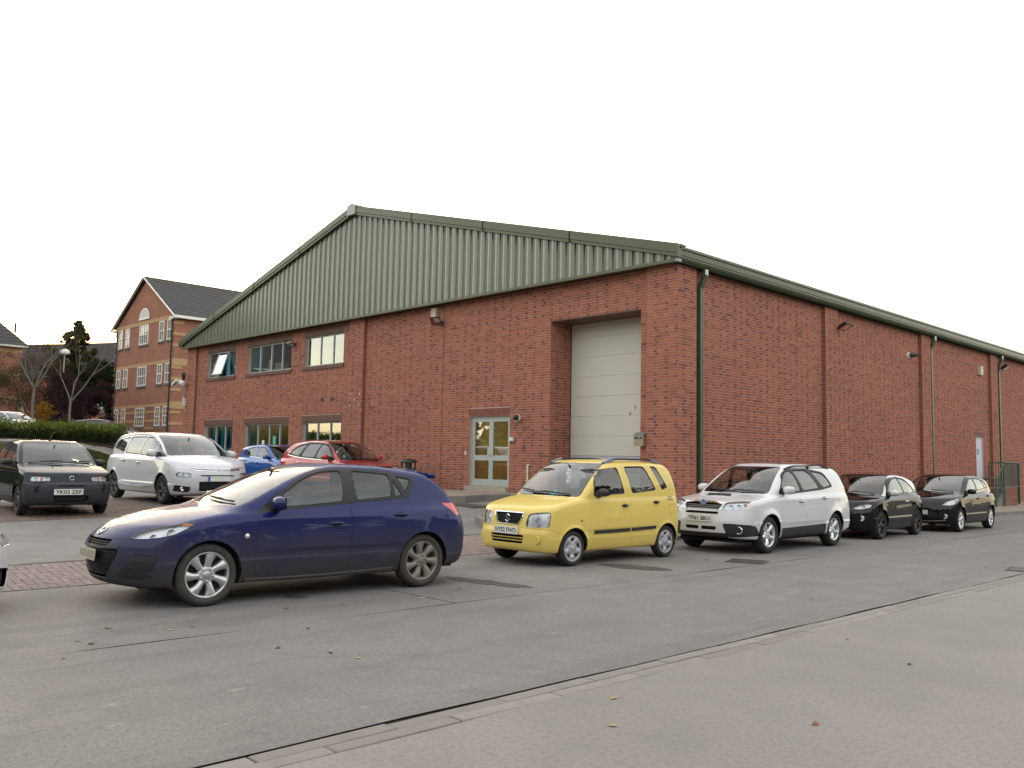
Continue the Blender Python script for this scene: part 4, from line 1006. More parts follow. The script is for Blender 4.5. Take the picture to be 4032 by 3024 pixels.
railing((xo, 10.5, 0), (xo, 12.3, 0), 1.93, 1.93, .98, .98, ''); railing((xo, 9.5, 0), (xo, 10.42, 0), 1.27, 1.86, .40, .93, '')
railing((WX+.1, 12.34, 0), (xo-.06, 12.34, 0), 1.93, 1.93, .98, .98, ''); railing((WX+1.25, 9.42, 0), (WX+.1, 9.42, 0), 1.27, 1.27, .42, .42, '')
small('bollard_lamp', MB().lathe([(0, 0), (.05, 0), (.05, .85), (.09, .87), (.09, 1.0), (.05, 1.06), (0, 1.07)], c=(8.1, 5.0, .15), n=14), 'grey_metal', 'short grey post by the long wall behind the black five-door hatchback', 'post')
# ------------------------------------------------------------------ car builder
# A car body is one smooth surface (bonnet, flanks, nose, tail and cabin blended), meshed, then cut along
# real panel and window outlines so that every panel, pane and lamp is a mesh of its own.
def smax(a, b, k):
    h = np.maximum(k-np.abs(a-b), 0)/k; return np.maximum(a, b)+h*h*k*0.25
def smin(a, b, k): return -smax(-a, -b, k)
class Car:
    def __init__(s, S):
        s.S = S; g = s.get = lambda k, d=None: S.get(k, d)
        P = lambda k, d=None: pchip(S[k]) if k in S else (pchip(d) if d is not None else None)
        s.top = P('top'); s.crown = P('crown', [(-2, .03), (2, .03)]); s.plan = P('plan'); s.sec = P('section'); s.nose = P('nose'); s.tail = P('tail')
        s.bot = P('bottom'); s.roof = P('roof'); s.screen = P('screen'); s.back = P('back'); s.ghw = P('cabin'); s.tum = P('tumble'); s.belt = P('belt')
        s.W0 = max(w for _, w in S['plan']); s.wheels = S['wheels']; s.ra = S['arch']; s.zw = S['radius']
    def width(s, x, z):
        w = s.plan(x)-s.sec(z)
        for bx, bz, amp, sx, sz in s.get('bumps', ()): w = w+amp*np.exp(-((x-bx)/sx)**2-((z-bz)/sz)**2)
        for (pts, amp, up, dn) in s.get('creases', ()):           # a ridge along a line on the flank: sharp above, soft below
            zc = np.interp(x, [p[0] for p in pts], [p[1] for p in pts]); fade = np.clip(np.minimum((x-pts[0][0])/.25, (pts[-1][0]-x)/.25), 0, 1) if pts[0][0] < pts[-1][0] else 1
            d = z-zc; w = w+fade*amp*np.where(d > 0, np.exp(-(d/up)**2), np.exp(-(d/dn)**2))
        fl = s.get('flare', 0.012); rw = s.get('flare_w', 0.05)
        for wx in s.wheels:
            r_ = np.hypot(x-wx, z-s.zw); w = w+fl*np.exp(-(np.maximum(r_-s.ra, 0)/rw)**2)*np.where(z > s.zw-.1, 1, np.clip((z-.12)/.15, 0, 1))
        return w
    def f(s, x, y, z):
        a = np.abs(y); W0 = s.W0; S = s.S; t = np.clip(a/W0, 0, 1.2)
        side = a-s.width(x, z)
        tp = (z-(s.top(x)-s.crown(x)*t**S.get('crown_p', 2.2)))*0.94
        for (bx, by, amp, sx, sy) in s.get('hood_bumps', ()): tp = tp-amp*np.exp(-((x-bx)/sx)**4-((a-by)/sy)**4)
        bt = s.bot(x)-z
        nx = s.nose(z)-S.get('sweep_f', .25)*t**S.get('pow_f', 2.6); fr = (x-nx)*0.95
        rx = s.tail(z)+S.get('sweep_r', .18)*t**S.get('pow_r', 3.0); rr = (rx-x)*0.95
        lo = smax(side, tp, S.get('k_shoulder', .07)); lo = smax(lo, fr, S.get('k_front', .09)); lo = smax(lo, rr, S.get('k_rear', .07)); lo = smax(lo, bt, .05)
        zb = s.belt(x)
        gs = (a-(s.ghw(x)-s.tum(z-zb)))*0.97
        gr = (z-(s.roof(x)-S.get('roof_crown', .045)*t**2.2))*0.98
        gf = (x-(s.screen(z)-S.get('screen_curve', .16)*t**2))*S.get('kf', 0.62)
        gb = ((s.back(z)+S.get('back_curve', .10)*t**2)-x)*S.get('kb', 0.85)
        kg = S.get('k_cabin', .06)
        up = smax(gs, gr, S.get('k_rail', kg)); up = smax(up, gf, S.get('k_ap', kg)); up = smax(up, gb, kg); up = smax(up, (S.get('cab_floor', .55)-z), .02)
        sp = s.get('spoiler')
        r_ = smin(lo, up, S.get('k_waist', .035))
        if sp:
            x0, x1, z0, th, hw = sp; q = (x-x0)/(x1-x0)
            zs = z0[0]+(z0[1]-z0[0])*q; d = np.maximum(np.abs(z-zs)-th*0.5*np.clip(1.2-0.8*(1-q) if False else 1, 0, 2), np.maximum(np.minimum(x0, x1)-x, x-np.maximum(x0, x1))); d = np.maximum(d, a-(hw-.05*(1-q)))
            r_ = smin(r_, d, .03)
        return r_
    def grad(s, P, e=0.0015):
        x, y, z = P.T
        return np.stack([s.f(x+e, y, z)-s.f(x-e, y, z), s.f(x, y+e, z)-s.f(x, y-e, z), s.f(x, y, z+e)-s.f(x, y, z-e)], -1)/(2*e)
    def project(s, P, n=5):
        P = P.copy()
        for _ in range(n):
            v = s.f(*P.T); g = s.grad(P); P -= (np.clip(v, -.03, .03)/np.maximum((g*g).sum(-1), .08))[:, None]*g
        return P
    def mesh(s, h):
        S = s.S; x0, x1 = S['xr'][0]-.06, S['xr'][1]+.06; ny = int(math.ceil((s.W0+.08)/h)); z0, z1 = .05, S['height']+.08
        xs = np.arange(x0, x1+h, h); ys = (np.arange(ny)+0.5)*h; zs = np.arange(z0, z1+h, h)
        X, Y, Z = np.meshgrid(xs, ys, zs, indexing='ij', sparse=True)
        X = np.broadcast_to(X, (len(xs), len(ys), len(zs))); Y = np.broadcast_to(Y, X.shape); Z = np.broadcast_to(Z, X.shape)
        Fh = s.f(X, Y, Z); F = np.concatenate((Fh[:, ::-1], Fh), axis=1); ys = np.concatenate((-ys[::-1], ys))
        ins = F < 0
        c = [ins[i:ins.shape[0]-1+i, j:ins.shape[1]-1+j, k:ins.shape[2]-1+k] for i in (0, 1) for j in (0, 1) for k in (0, 1)]
        sm = sum(q.astype(np.int8) for q in c); act = (sm > 0) & (sm < 8); idx = -np.ones(act.shape, np.int64); ai = np.argwhere(act); idx[act] = np.arange(len(ai))
        acc = np.zeros((len(ai), 3)); cnt = np.zeros(len(ai)); base = np.stack([xs[ai[:, 0]], ys[ai[:, 1]], zs[ai[:, 2]]], -1)
        for (i, j, k), (di, dj, dk) in [((i, j, k), d) for i in (0, 1) for j in (0, 1) for k in (0, 1) for d in ((1, 0, 0), (0, 1, 0), (0, 0, 1))]:
            if i+di > 1 or j+dj > 1 or k+dk > 1: continue
            A = F[ai[:, 0]+i, ai[:, 1]+j, ai[:, 2]+k]; B = F[ai[:, 0]+i+di, ai[:, 1]+j+dj, ai[:, 2]+k+dk]; m = (A < 0) != (B < 0)
            t = np.where(m, A/np.where(m, A-B, 1), 0); p = np.stack([i+di*t, j+dj*t, k+dk*t], -1); acc[m] += p[m]; cnt[m] += 1
        V = base+acc/cnt[:, None]*h
        Q = []
        def quads(ax):
            sl = [slice(None)]*3; sl2 = [slice(None)]*3; sl[ax] = slice(0, -1); sl2[ax] = slice(1, None); a_, b_ = ins[tuple(sl)], ins[tuple(sl2)]
            e = np.argwhere(a_ != b_); o1, o2 = [q for q in range(3) if q != ax]
            ok = (e[:, o1] > 0) & (e[:, o2] > 0) & (e[:, o1] < ins.shape[o1]-1) & (e[:, o2] < ins.shape[o2]-1); e = e[ok]
            def at(d1, d2):
                q = e.copy(); q[:, o1] += d1; q[:, o2] += d2; return idx[q[:, 0], q[:, 1], q[:, 2]]
            f_ = np.stack([at(-1, -1), at(0, -1), at(0, 0), at(-1, 0)], -1); flip = a_[e[:, 0], e[:, 1], e[:, 2]]
            if ax == 1: flip = ~flip
            f_[~flip] = f_[~flip][:, ::-1]; return f_
        Q = np.concatenate([quads(0), quads(1), quads(2)]); Q = Q[(Q >= 0).all(1)]
        V = s.project(V, 6)
        d1 = ((V[Q[:, 0]]-V[Q[:, 2]])**2).sum(-1); d2 = ((V[Q[:, 1]]-V[Q[:, 3]])**2).sum(-1); a = d1 <= d2
        T = np.concatenate([Q[a][:, [0, 1, 2]], Q[a][:, [0, 2, 3]], Q[~a][:, [0, 1, 3]], Q[~a][:, [1, 2, 3]]])
        s.V, s.T = V, T; s.h = h; s.pid = np.zeros(len(T), np.int32); s.pin = np.zeros(len(V), bool); s.names = {0: 'body'}; s.N = None
        # inner faces of the underside are not needed above the sills
        return s
    # -------------------------------------------------- cutting along outlines
    @staticmethod
    def axes(view):
        if view == 'side': return (0, 2), 1
        if view == 'front': return (1, 2), 0
        return (0, 1), 2
    def cut(s, name, view, poly, sel, allow=(0,)):
        """cut the outline out of the panels in allow; sel(V) chooses which side of the car it lies on"""
        (iu, iv), iw = s.axes(view); poly = np.asarray(poly, float); V = s.V; h = s.h
        if len(poly) and s.T is None: return None
        lo, hi = poly.min(0)-2*h, poly.max(0)+2*h
        cand = sel(V) & (V[:, iu] > lo[0]) & (V[:, iu] < hi[0]) & (V[:, iv] > lo[1]) & (V[:, iv] < hi[1])
        ci = np.flatnonzero(cand)
        if len(ci) == 0: return None
        p = V[ci][:, [iu, iv]]
        def sd(p):
            A = poly; B = np.roll(poly, -1, 0); d = B-A; best = np.full(len(p), 1e9); bp = np.zeros((len(p), 2)); wn = np.zeros(len(p), bool)
            for a, b, e in zip(A, B, d):
                t = np.clip(((p-a)@e)/max(e@e, 1e-12), 0, 1); q = a+t[:, None]*e; dd = ((p-q)**2).sum(-1); m = dd < best; best[m] = dd[m]; bp[m] = q[m]
                if b[1] != a[1]:
                    cr = ((a[1] > p[:, 1]) != (b[1] > p[:, 1])) & (p[:, 0] < (b[0]-a[0])*(p[:, 1]-a[1])/(b[1]-a[1])+a[0]); wn ^= cr
            return np.sqrt(best), bp, wn
        dist, near, inn = sd(p)
        st = np.zeros(len(V), np.int8); st[ci] = np.where(inn, 1, -1); D = np.full(len(V), 1e9); D[ci] = dist; NP = np.zeros((len(V), 2)); NP[ci] = near
        on = np.zeros(len(V), bool); on[ci[(dist < h*.02)]] = True
        tm = cand[s.T].all(1) & np.isin(s.pid, allow); T = s.T[tm]
        E = np.concatenate([T[:, [0, 1]], T[:, [1, 2]], T[:, [2, 0]]]); E = np.unique(np.sort(E, 1), axis=0)
        for it in range(3):
            cr = (st[E[:, 0]]*st[E[:, 1]] < 0) & ~on[E[:, 0]] & ~on[E[:, 1]]; X = E[cr]
            if len(X) == 0: break
            pick0 = np.where(s.pin[X[:, 0]], False, np.where(s.pin[X[:, 1]], True, D[X[:, 0]] <= D[X[:, 1]])); v = np.where(pick0, X[:, 0], X[:, 1]); v = np.unique(v[~s.pin[v]])
            if len(v) == 0: break
            on[v] = True
            W = V[v].copy(); W[:, iu] = NP[v][:, 0]; W[:, iv] = NP[v][:, 1]
            for _ in range(5):                                # slide back onto the surface along the viewing axis
                g = s.grad(W)[:, iw]; fv = s.f(*W.T); g = np.where(np.abs(g) < .15, np.sign(g+1e-9)*.15, g); W[:, iw] -= np.clip(fv/g, -.02, .02)
            V[v] = W
        cen = V[s.T[tm]].mean(1)[:, [iu, iv]]; sts = np.where(on, 0, st)[s.T[tm]].sum(1); inside = sts > 0
        amb = np.flatnonzero(sts == 0)
        if len(amb): inside[amb] = sd(cen[amb])[2]
        k = max(s.names)+1; s.names[k] = name; ti = np.flatnonzero(tm); s.pid[ti[inside]] = k; s.pin |= on
        return k
    def nrm(s, V):
        g = s.grad(V); return g/np.maximum(np.linalg.norm(g, axis=-1, keepdims=True), 1e-6)
    def part(s, ids, name, m, parent, gap=0.0025, skirt=0.012, off=0.0, drop=None, inset_normal=True):
        """link the triangles with the given ids as one mesh object"""
        ids = [ids] if np.isscalar(ids) else ids; T = s.T[np.isin(s.pid, ids)]
        if drop is not None: T = T[~drop(s.V[T].mean(1))]
        if len(T) == 0: return None
        u, inv = np.unique(T, return_inverse=True); T = inv.reshape(-1, 3); V = s.V[u].copy(); N = s.nrm(V)
        E = np.concatenate([T[:, [0, 1]], T[:, [1, 2]], T[:, [2, 0]]]); key = np.sort(E, 1); _, ii, cn = np.unique(key, axis=0, return_index=True, return_counts=True); B = E[ii[cn == 1]]
        # which border edges were also borders of the whole skin do not matter: all get a small turned-in edge
        cen = V[T].mean(1); acc = np.zeros_like(V); cntv = np.zeros(len(V))
        for c in range(3): np.add.at(acc, T[:, c], cen); np.add.at(cntv, T[:, c], 1)
        dirv = acc/cntv[:, None]-V; bv = np.unique(B); d = dirv[bv]; d -= (d*N[bv]).sum(-1, keepdims=True)*N[bv]; ln = np.linalg.norm(d, axis=-1, keepdims=True); d = d/np.maximum(ln, 1e-6)
        V[bv] += d*np.minimum(gap, ln*.5); V += N*off
        n0 = len(V); mapb = -np.ones(n0, np.int64); mapb[bv] = n0+np.arange(len(bv))
        V2 = np.concatenate([V, V[bv]-N[bv]*skirt]); SK = np.concatenate([np.stack([B[:, 1], B[:, 0], mapb[B[:, 0]]], -1), np.stack([B[:, 1], mapb[B[:, 0]], mapb[B[:, 1]]], -1)]) if skirt > 0 else np.zeros((0, 3), int)
        if skirt <= 0: V2 = V
        me = np_mesh(name, V2, np.concatenate([T, SK]), smooth=True)
        # exact surface normals for clean reflections
        try:
            NN = np.concatenate([N, N[bv]]) if skirt > 0 else N
            ln_ = np.zeros(len(me.loops), np.int32); me.loops.foreach_get('vertex_index', ln_); LN = NN[ln_].copy(); LN[len(T)*3:] = 0
            me.normals_split_custom_set([tuple(v) for v in LN.tolist()])
        except Exception as e: pass
        return link_mesh(name, me, parent, m)
    # -------------------------------------------------- finding points on the skin
    def hit(s, p, ax, sign):
        """march from outside towards the body along axis ax (sign = side we come from); p has the other two coordinates"""
        q = np.array(p, float); rng = {0: s.S['xr'][1]+.3 if sign > 0 else -(s.S['xr'][0]-.3), 1: s.W0+.2, 2: s.S['height']+.3}[ax]
        t = np.linspace(rng, -.2 if ax else -rng, 700 if ax == 0 else 260); Q = np.repeat(q[None], len(t), 0); Q[:, ax] = t*sign; v = s.f(*Q.T); i = np.flatnonzero(v < 0)
        if len(i) == 0 or i[0] == 0: return None
        k = i[0]; a, b = v[k-1], v[k]; q[ax] = (t[k-1]+(t[k]-t[k-1])*a/(a-b))*sign; return Vector(q)
    def side_pt(s, x, z, sg=1, off=0.0):
        p = s.hit((x, 0, z), 1, sg); 
        if p is None: p = Vector((x, sg*float(s.width(np.array(x), np.array(z))), z))
        n = Vector(s.nrm(np.array([p]))[0]); return p+n*off, n
    def front_pt(s, y, z, off=0.0, sg=1):
        p = s.hit((0, y, z), 0, sg)
        if p is None: p = Vector((sg*2, y, z))
        n = Vector(s.nrm(np.array([p]))[0]); return p+n*off, n
    def top_pt(s, x, y, off=0.0):
        p = s.hit((x, y, 0), 2, 1)
        if p is None: p = Vector((x, y, s.S['height']))
        n = Vector(s.nrm(np.array([p]))[0]); return p+n*off, n
    def strip(s, pts, view, w, th, name, m, parent, sg=1, off=0.0, mb=None):
        """a moulding that follows the skin through (u, v) points"""
        mb_ = mb or MB(); P = []; Nn = []
        for (u, v) in pts:
            p, n = s.side_pt(u, v, sg) if view == 'side' else (s.front_pt(u, v, 0, sg) if view == 'front' else s.top_pt(u, v)); P.append(p); Nn.append(n)
        ring = []
        for i, p in enumerate(P):
            t = (P[min(i+1, len(P)-1)]-P[max(i-1, 0)]).normalized(); n = Nn[i]; b = n.cross(t).normalized(); n = t.cross(b)
            ring.append([p+b*w/2+n*(off-.006), p+b*w/2*.8+n*(off+th), p-b*w/2*.8+n*(off+th), p-b*w/2+n*(off-.006)])
        vs = [v for r_ in ring for v in r_]; fs = []
        for i in range(len(ring)-1):
            for k in range(4): fs.append((i*4+k, i*4+(k+1) % 4, (i+1)*4+(k+1) % 4, (i+1)*4+k))
        fs += [(0, 1, 2, 3), tuple(len(vs)-4+k for k in (3, 2, 1, 0))]; mb_.add(vs, fs)
        if mb is None: return mb_.build(name, m, parent)
def rounded(pts, r=0.03, n=4):
    """round the corners of an outline; a point may carry its own radius as third value"""
    out_ = []; m = len(pts)
    for i in range(m):
        p = np.array(pts[i][:2], float); a = np.array(pts[i-1][:2], float); b = np.array(pts[(i+1) % m][:2], float); rr = pts[i][2] if len(pts[i]) > 2 else r
        da, db = a-p, b-p; la, lb = np.linalg.norm(da), np.linalg.norm(db); q = min(rr, la*.45, lb*.45)
        if q < 1e-4: out_.append(p); continue
        s0, s1 = p+da/la*q, p+db/lb*q
        for k in range(n+1): t = k/n; out_.append((1-t)**2*s0+2*t*(1-t)*p+t*t*s1)
    return np.array(out_)
def curve2(pts, n=6):
    """closed smooth outline through the points"""
    P = np.array(pts, float); m = len(P); out_ = []
    for i in range(m):
        p0, p1, p2, p3 = P[i-1], P[i], P[(i+1) % m], P[(i+2) % m]
        for k in range(n): t = k/n; out_.append(.5*((2*p1)+(-p0+p2)*t+(2*p0-5*p1+4*p2-p3)*t*t+(-p0+3*p1-3*p2+p3)*t**3))
    return np.array(out_)
def inset(poly, d):
    """shrink an outline by d"""
    P = np.asarray(poly, float); A = 0.5*np.sum(P[:, 0]*np.roll(P[:, 1], -1)-np.roll(P[:, 0], -1)*P[:, 1]); sgn = 1 if A > 0 else -1
    t = np.roll(P, -1, 0)-np.roll(P, 1, 0); t /= np.maximum(np.linalg.norm(t, axis=1, keepdims=True), 1e-9); n = np.stack([-t[:, 1], t[:, 0]], -1)*sgn
    return P+n*d
# ------------------------------------------------------------------ car materials
def paint(name, col, metal=0.0, rough=0.28, dirt=0.0, dirt_col=(0.11, 0.095, 0.08), flake=0.0, z_hi=0.75, coat=1.0, spec=0.15):
    def f(nm):
        t = NT(nm); c = tuple(col); cc = t.n('RGB'); cc.outputs[0].default_value = c+(1,); base = cc.outputs[0]
        if flake:
            fl = t.noise(900, 1); base = t.mix(t.ramp(fl, [(0.45, 0), (0.62, flake)]), base, tuple(min(1, x*2.2+.02) for x in c))
        lw = t.n('LayerWeight'); lw.inputs['Blend'].default_value = 0.35
        d = 0.0; rr = rough; cw = coat
        if dirt:
            s = t.sep(); hgt = t.math('DIVIDE', t.math('SUBTRACT', z_hi, s['Z']), z_hi, clamp=True); n1 = t.noise(2.6, 6, 0.7); n2 = t.noise(22, 4, 0.7)
            k = t.math('MULTIPLY', t.math('POWER', hgt, 0.9), t.math('MULTIPLY_ADD', n1, 1.2, 0.25)); k = t.math('ADD', t.math('MULTIPLY', k, dirt*1.5), t.math('MULTIPLY', t.math('SUBTRACT', n2, 0.45), dirt*.22), clamp=True)
            base = t.mix(k, base, dirt_col); rr = t.math('MULTIPLY_ADD', k, 0.45, rough); cw = t.math('MULTIPLY_ADD', k, -coat, coat, clamp=True)
        p = t.bsdf(base, rr, metal, cw, spec); p.inputs['Coat Weight'].default_value = coat
        p.inputs['Coat Roughness'].default_value = 0.04
        if hasattr(cw, 'is_output'): t.l(cw, p.inputs['Coat Weight'])
        # the inside of the shell is dark trim
        ge = t.n('NewGeometry'); dk = t.n('BsdfDiffuse'); dk.inputs['Color'].default_value = (0.025, 0.025, 0.027, 1); ms = t.n('MixShader')
        t.l(ge.outputs['Backfacing'], ms.inputs[0]); t.l(p.outputs[0], ms.inputs[1]); t.l(dk.outputs[0], ms.inputs[2]); return t.done(ms)
    MATS[name] = f
def carglass(name, tint, k=1.9, base=0.015):
    def f(nm):
        t = NT(nm); fr = t.n('Fresnel'); fr.inputs['IOR'].default_value = 1.52; tr = t.n('BsdfTransparent'); tr.inputs['Color'].default_value = tuple(tint)+(1,); gl = t.n('BsdfGlossy'); gl.inputs['Roughness'].default_value = 0.004
        ge = t.n('NewGeometry'); ms = t.n('MixShader'); kk = t.math('MULTIPLY_ADD', fr.outputs['Fac'], k, base, clamp=True); kk = t.math('MULTIPLY', kk, t.math('SUBTRACT', 1.0, ge.outputs['Backfacing']))
        t.l(kk, ms.inputs[0]); t.l(tr.outputs[0], ms.inputs[1]); t.l(gl.outputs[0], ms.inputs[2]); return t.done(ms)
    MATS[name] = f
carglass('car_glass', (0.66, 0.74, 0.72)); carglass('car_glass_dark', (0.20, 0.23, 0.23)); carglass('car_screen', (0.40, 0.46, 0.47), 1.6); carglass('lamp_lens', (0.90, 0.92, 0.93), 1.0, 0.03)
carglass('lamp_amber', (0.85, 0.30, 0.05), 1.0, 0.03)
simple('gloss_black', (0.010, 0.010, 0.011), 0.16, coat=0.5); simple('trim_black', (0.018, 0.018, 0.019), 0.55, scale=20, bump=0.1); simple('seal', (0.012, 0.012, 0.012), 0.7)
simple('trim_dusty', (0.055, 0.052, 0.048), 0.75, scale=14, bump=0.1)
simple('interior', (0.030, 0.030, 0.032), 0.85, scale=30, bump=0.15); simple('interior_grey', (0.075, 0.075, 0.08), 0.85, scale=30, bump=0.15)
simple('chrome', (0.78, 0.79, 0.80), 0.10, metal=1.0, var=0.02); simple('reflector', (0.60, 0.61, 0.64), 0.25, metal=0.35, scale=16, var=.30); simple('mirror_glass', (0.7, 0.72, 0.74), 0.02, metal=1.0, var=0)
simple('plate_white', (0.66, 0.66, 0.62), 0.4, var=0.05); simple('plate_dirty', (0.42, 0.38, 0.30), 0.6, var=0.25, scale=18); simple('plate_ink', (0.012, 0.012, 0.012), 0.5); simple('plate_blue', (0.01, 0.08, 0.42), 0.4); simple('faded_ink', (0.24, 0.22, 0.18), 0.6)
simple('underbody', (0.012, 0.012, 0.012), 0.9)
@mat
def m_tyre(nm):
    t = NT(nm); n = t.noise(9, 4); f = t.noise(90, 3); c = t.mix(n, (0.020, 0.020, 0.020), (0.040, 0.038, 0.036)); return t.done(t.bsdf(c, 0.8, spec=0.3, bump=f, bstr=0.2, bdist=.003))
@mat
def m_tyre_dusty(nm):
    t = NT(nm); n = t.noise(9, 4); f = t.noise(90, 3); c = t.mix(n, (0.045, 0.042, 0.038), (0.080, 0.073, 0.064)); return t.done(t.bsdf(c, 0.9, spec=0.2, bump=f, bstr=0.2, bdist=.003))
simple('alloy', (0.56, 0.57, 0.58), 0.32, metal=0.75, scale=8, var=0.08); simple('alloy_dirty', (0.24, 0.215, 0.185), 0.55, metal=0.4, scale=10, var=0.3); simple('alloy_bright', (0.70, 0.71, 0.73), 0.25, metal=0.7); simple('alloy_dark', (0.06, 0.06, 0.063), 0.35, metal=0.5); simple('alloy_black', (0.014, 0.014, 0.015), 0.3)
simple('hubcap', (0.42, 0.42, 0.44), 0.4, metal=0.4, var=0.12, scale=9); simple('brake', (0.10, 0.09, 0.085), 0.55, metal=0.6); simple('hub_dark', (0.014, 0.014, 0.015), 0.8)
simple('tail_red', (0.50, 0.025, 0.02), 0.18, coat=1.0); simple('tail_clear', (0.72, 0.68, 0.68), 0.15, coat=1.0, metal=.3); simple('amber', (0.62, 0.17, 0.02), 0.25, coat=.6)

# ------------------------------------------------------------------ wheels
def wheel(parent, x, y, r, w, rim_r, spec, sg, name='wheel'):
    """wheel centre (x, y, r); sg = +1 when the outer side faces +y. wheel (brake and drum) > tyre, rim, hub_cap"""
    tread = spec.get('tyre', 'tyre'); hw = w/2
    W_ = MB().lathe([(0.0, -hw*.55), (rim_r*.98, -hw*.6), (rim_r*.98, hw*.2), (rim_r*.86, hw*.12), (rim_r*.62, hw*.1), (.02, hw*.1)], axis='y', n=28)
    root = W_.build(name, 'hub_dark', parent); root.location = (x, y, r); root.rotation_euler = (0, random.uniform(0, 6.28) if spec.get('spin', True) else spec.get('ang', 0), 0 if sg > 0 else math.pi)
    sd = r-rim_r
    tp = [(rim_r-.006, -hw*.78), (rim_r+sd*.25, -hw*.98), (rim_r+sd*.55, -hw), (r-.022, -hw*.90), (r-.006, -hw*.74), (r, -hw*.45), (r, -hw*.30), (r-.008, -hw*.28), (r-.008, -hw*.22), (r, -hw*.20), (r, hw*.20), (r-.008, hw*.22), (r-.008, hw*.28), (r, hw*.30), (r, hw*.45), (r-.006, hw*.74), (r-.022, hw*.90), (rim_r+sd*.55, hw), (rim_r+sd*.25, hw*.98), (rim_r+.008, hw*.86), (rim_r-.006, hw*.78)]
    MB().lathe(tp, axis='y', n=56).build('tyre', tread, root)
    rm = spec['rim_m']; b = MB(); lip = hw*.80
    b.lathe([(rim_r-.004, lip-.012), (rim_r+.006, lip), (rim_r-.002, lip+.004), (rim_r-.016, lip-.004), (rim_r-.022, lip-.03), (rim_r-.026, -hw*.4)], axis='y', n=56)
    n = spec['n']; dish = spec.get('dish', .02); y_o = lip-.006; ri = spec.get('hub_r', .055); ro = rim_r-.012; wi, wo = spec['w']; tw = spec.get('twist', 0); th = spec.get('th', .03); steps = 8; fork = spec.get('fork', 0)
    if spec.get('cap'):                                   # pressed wheel trim: a disc with openings between its arms
        b.lathe([(ro+.006, y_o), (ro-.01, y_o+.008), (ro*.86, y_o+.004)], axis='y', n=56)
    for k in range(n):
        a0 = 2*math.pi*k/n
        for f_ in ((-1, 1) if fork else (0,)):
            vs = []; 
            for i in range(steps+1):
                q = i/steps; rr = ri+(ro-ri)*q; hwid = (wi+(wo-wi)*q**spec.get('wp', 1.0))/2
                if spec.get('waist'): hwid *= 1-spec['waist']*math.sin(math.pi*min(1, q*1.15))
                aa = a0+tw*q*q + (f_*fork*q/max(rr, .05) if fork else 0); yy = y_o-dish*(1-q)**1.5+spec.get('bulge', 0)*math.sin(math.pi*q); c, s_ = math.cos(aa), math.sin(aa)
                for (u, v) in ((-hwid, -th), (-hwid*.82, 0), (0, .006), (hwid*.82, 0), (hwid, -th)):
                    vs.append((rr*c-u*s_, yy+v, rr*s_+u*c))
            m = 5; fs = [(i*m+j, i*m+j+1, (i+1)*m+j+1, (i+1)*m+j) for i in range(steps) for j in range(m-1)]; b.add(vs, fs, smooth=True)
    yh = y_o-dish
    b.lathe([(ri*1.35, yh-th), (ri*1.3, yh), (ri*1.0, yh+.008), (ri*.55, yh+.010)], axis='y', n=28)
    rim = b.build('rim', rm, root)
    cp = MB().lathe([(ri*.56, yh+.004), (ri*.54, yh+.014), (ri*.3, yh+.018), (0, yh+.019)], axis='y', n=20)
    if spec.get('nuts'):
        for k in range(spec['nuts']):
            a = 2*math.pi*(k+.5)/spec['nuts']; cp.lathe([(.013, yh-.01), (.013, yh+.016), (.008, yh+.02), (0, yh+.02)], axis='y', n=8, c=(ri*.95*math.sin(a)*1.0, 0, ri*.95*math.cos(a)))
    cp.build('hub_cap', spec.get('cap_m', rm), root)
    return root
def seat(parent, x, y, m, bench=False, w=.50, hr=True, h=0.0, tilt=.22):
    b = MB(); n = 1
    def cushion(c, sx, sy, sz, rx=0.0):
        bb = bmesh.new(); bmesh.ops.create_cube(bb, size=1)
        for v in bb.verts: v.co = Vector((v.co.x*sx, v.co.y*sy, v.co.z*sz))
        bmesh.ops.bevel(bb, geom=bb.edges[:], offset=min(sx, sy, sz)*.32, segments=3, affect='EDGES'); mt = Matrix.Translation(c) @ Matrix.Rotation(rx, 4, 'Y'); bb.transform(mt); bb.verts.ensure_lookup_table()
        b.add([tuple(v.co) for v in bb.verts], [[v.index for v in f.verts] for f in bb.faces], smooth=True); bb.free()
    cushion(Vector((x+.05, y, .45+h)), .50, w, .15, -.08); cushion(Vector((x-.28, y, .76+h)), .13, w*.96, .58, -tilt)
    if hr:
        for yy in ((y,) if not bench else (y-w*.3, y+w*.3)):
            cushion(Vector((x-.37, yy, 1.13+h)), .09, .26, .17, -tilt*.6); b.tube([(x-.355, yy-.05, 1.0+h), (x-.365, yy-.05, 1.07+h)], .008, n=6); b.tube([(x-.355, yy+.05, 1.0+h), (x-.365, yy+.05, 1.07+h)], .008, n=6)
    return b.build('rear_seat' if bench else 'seat', m, parent)
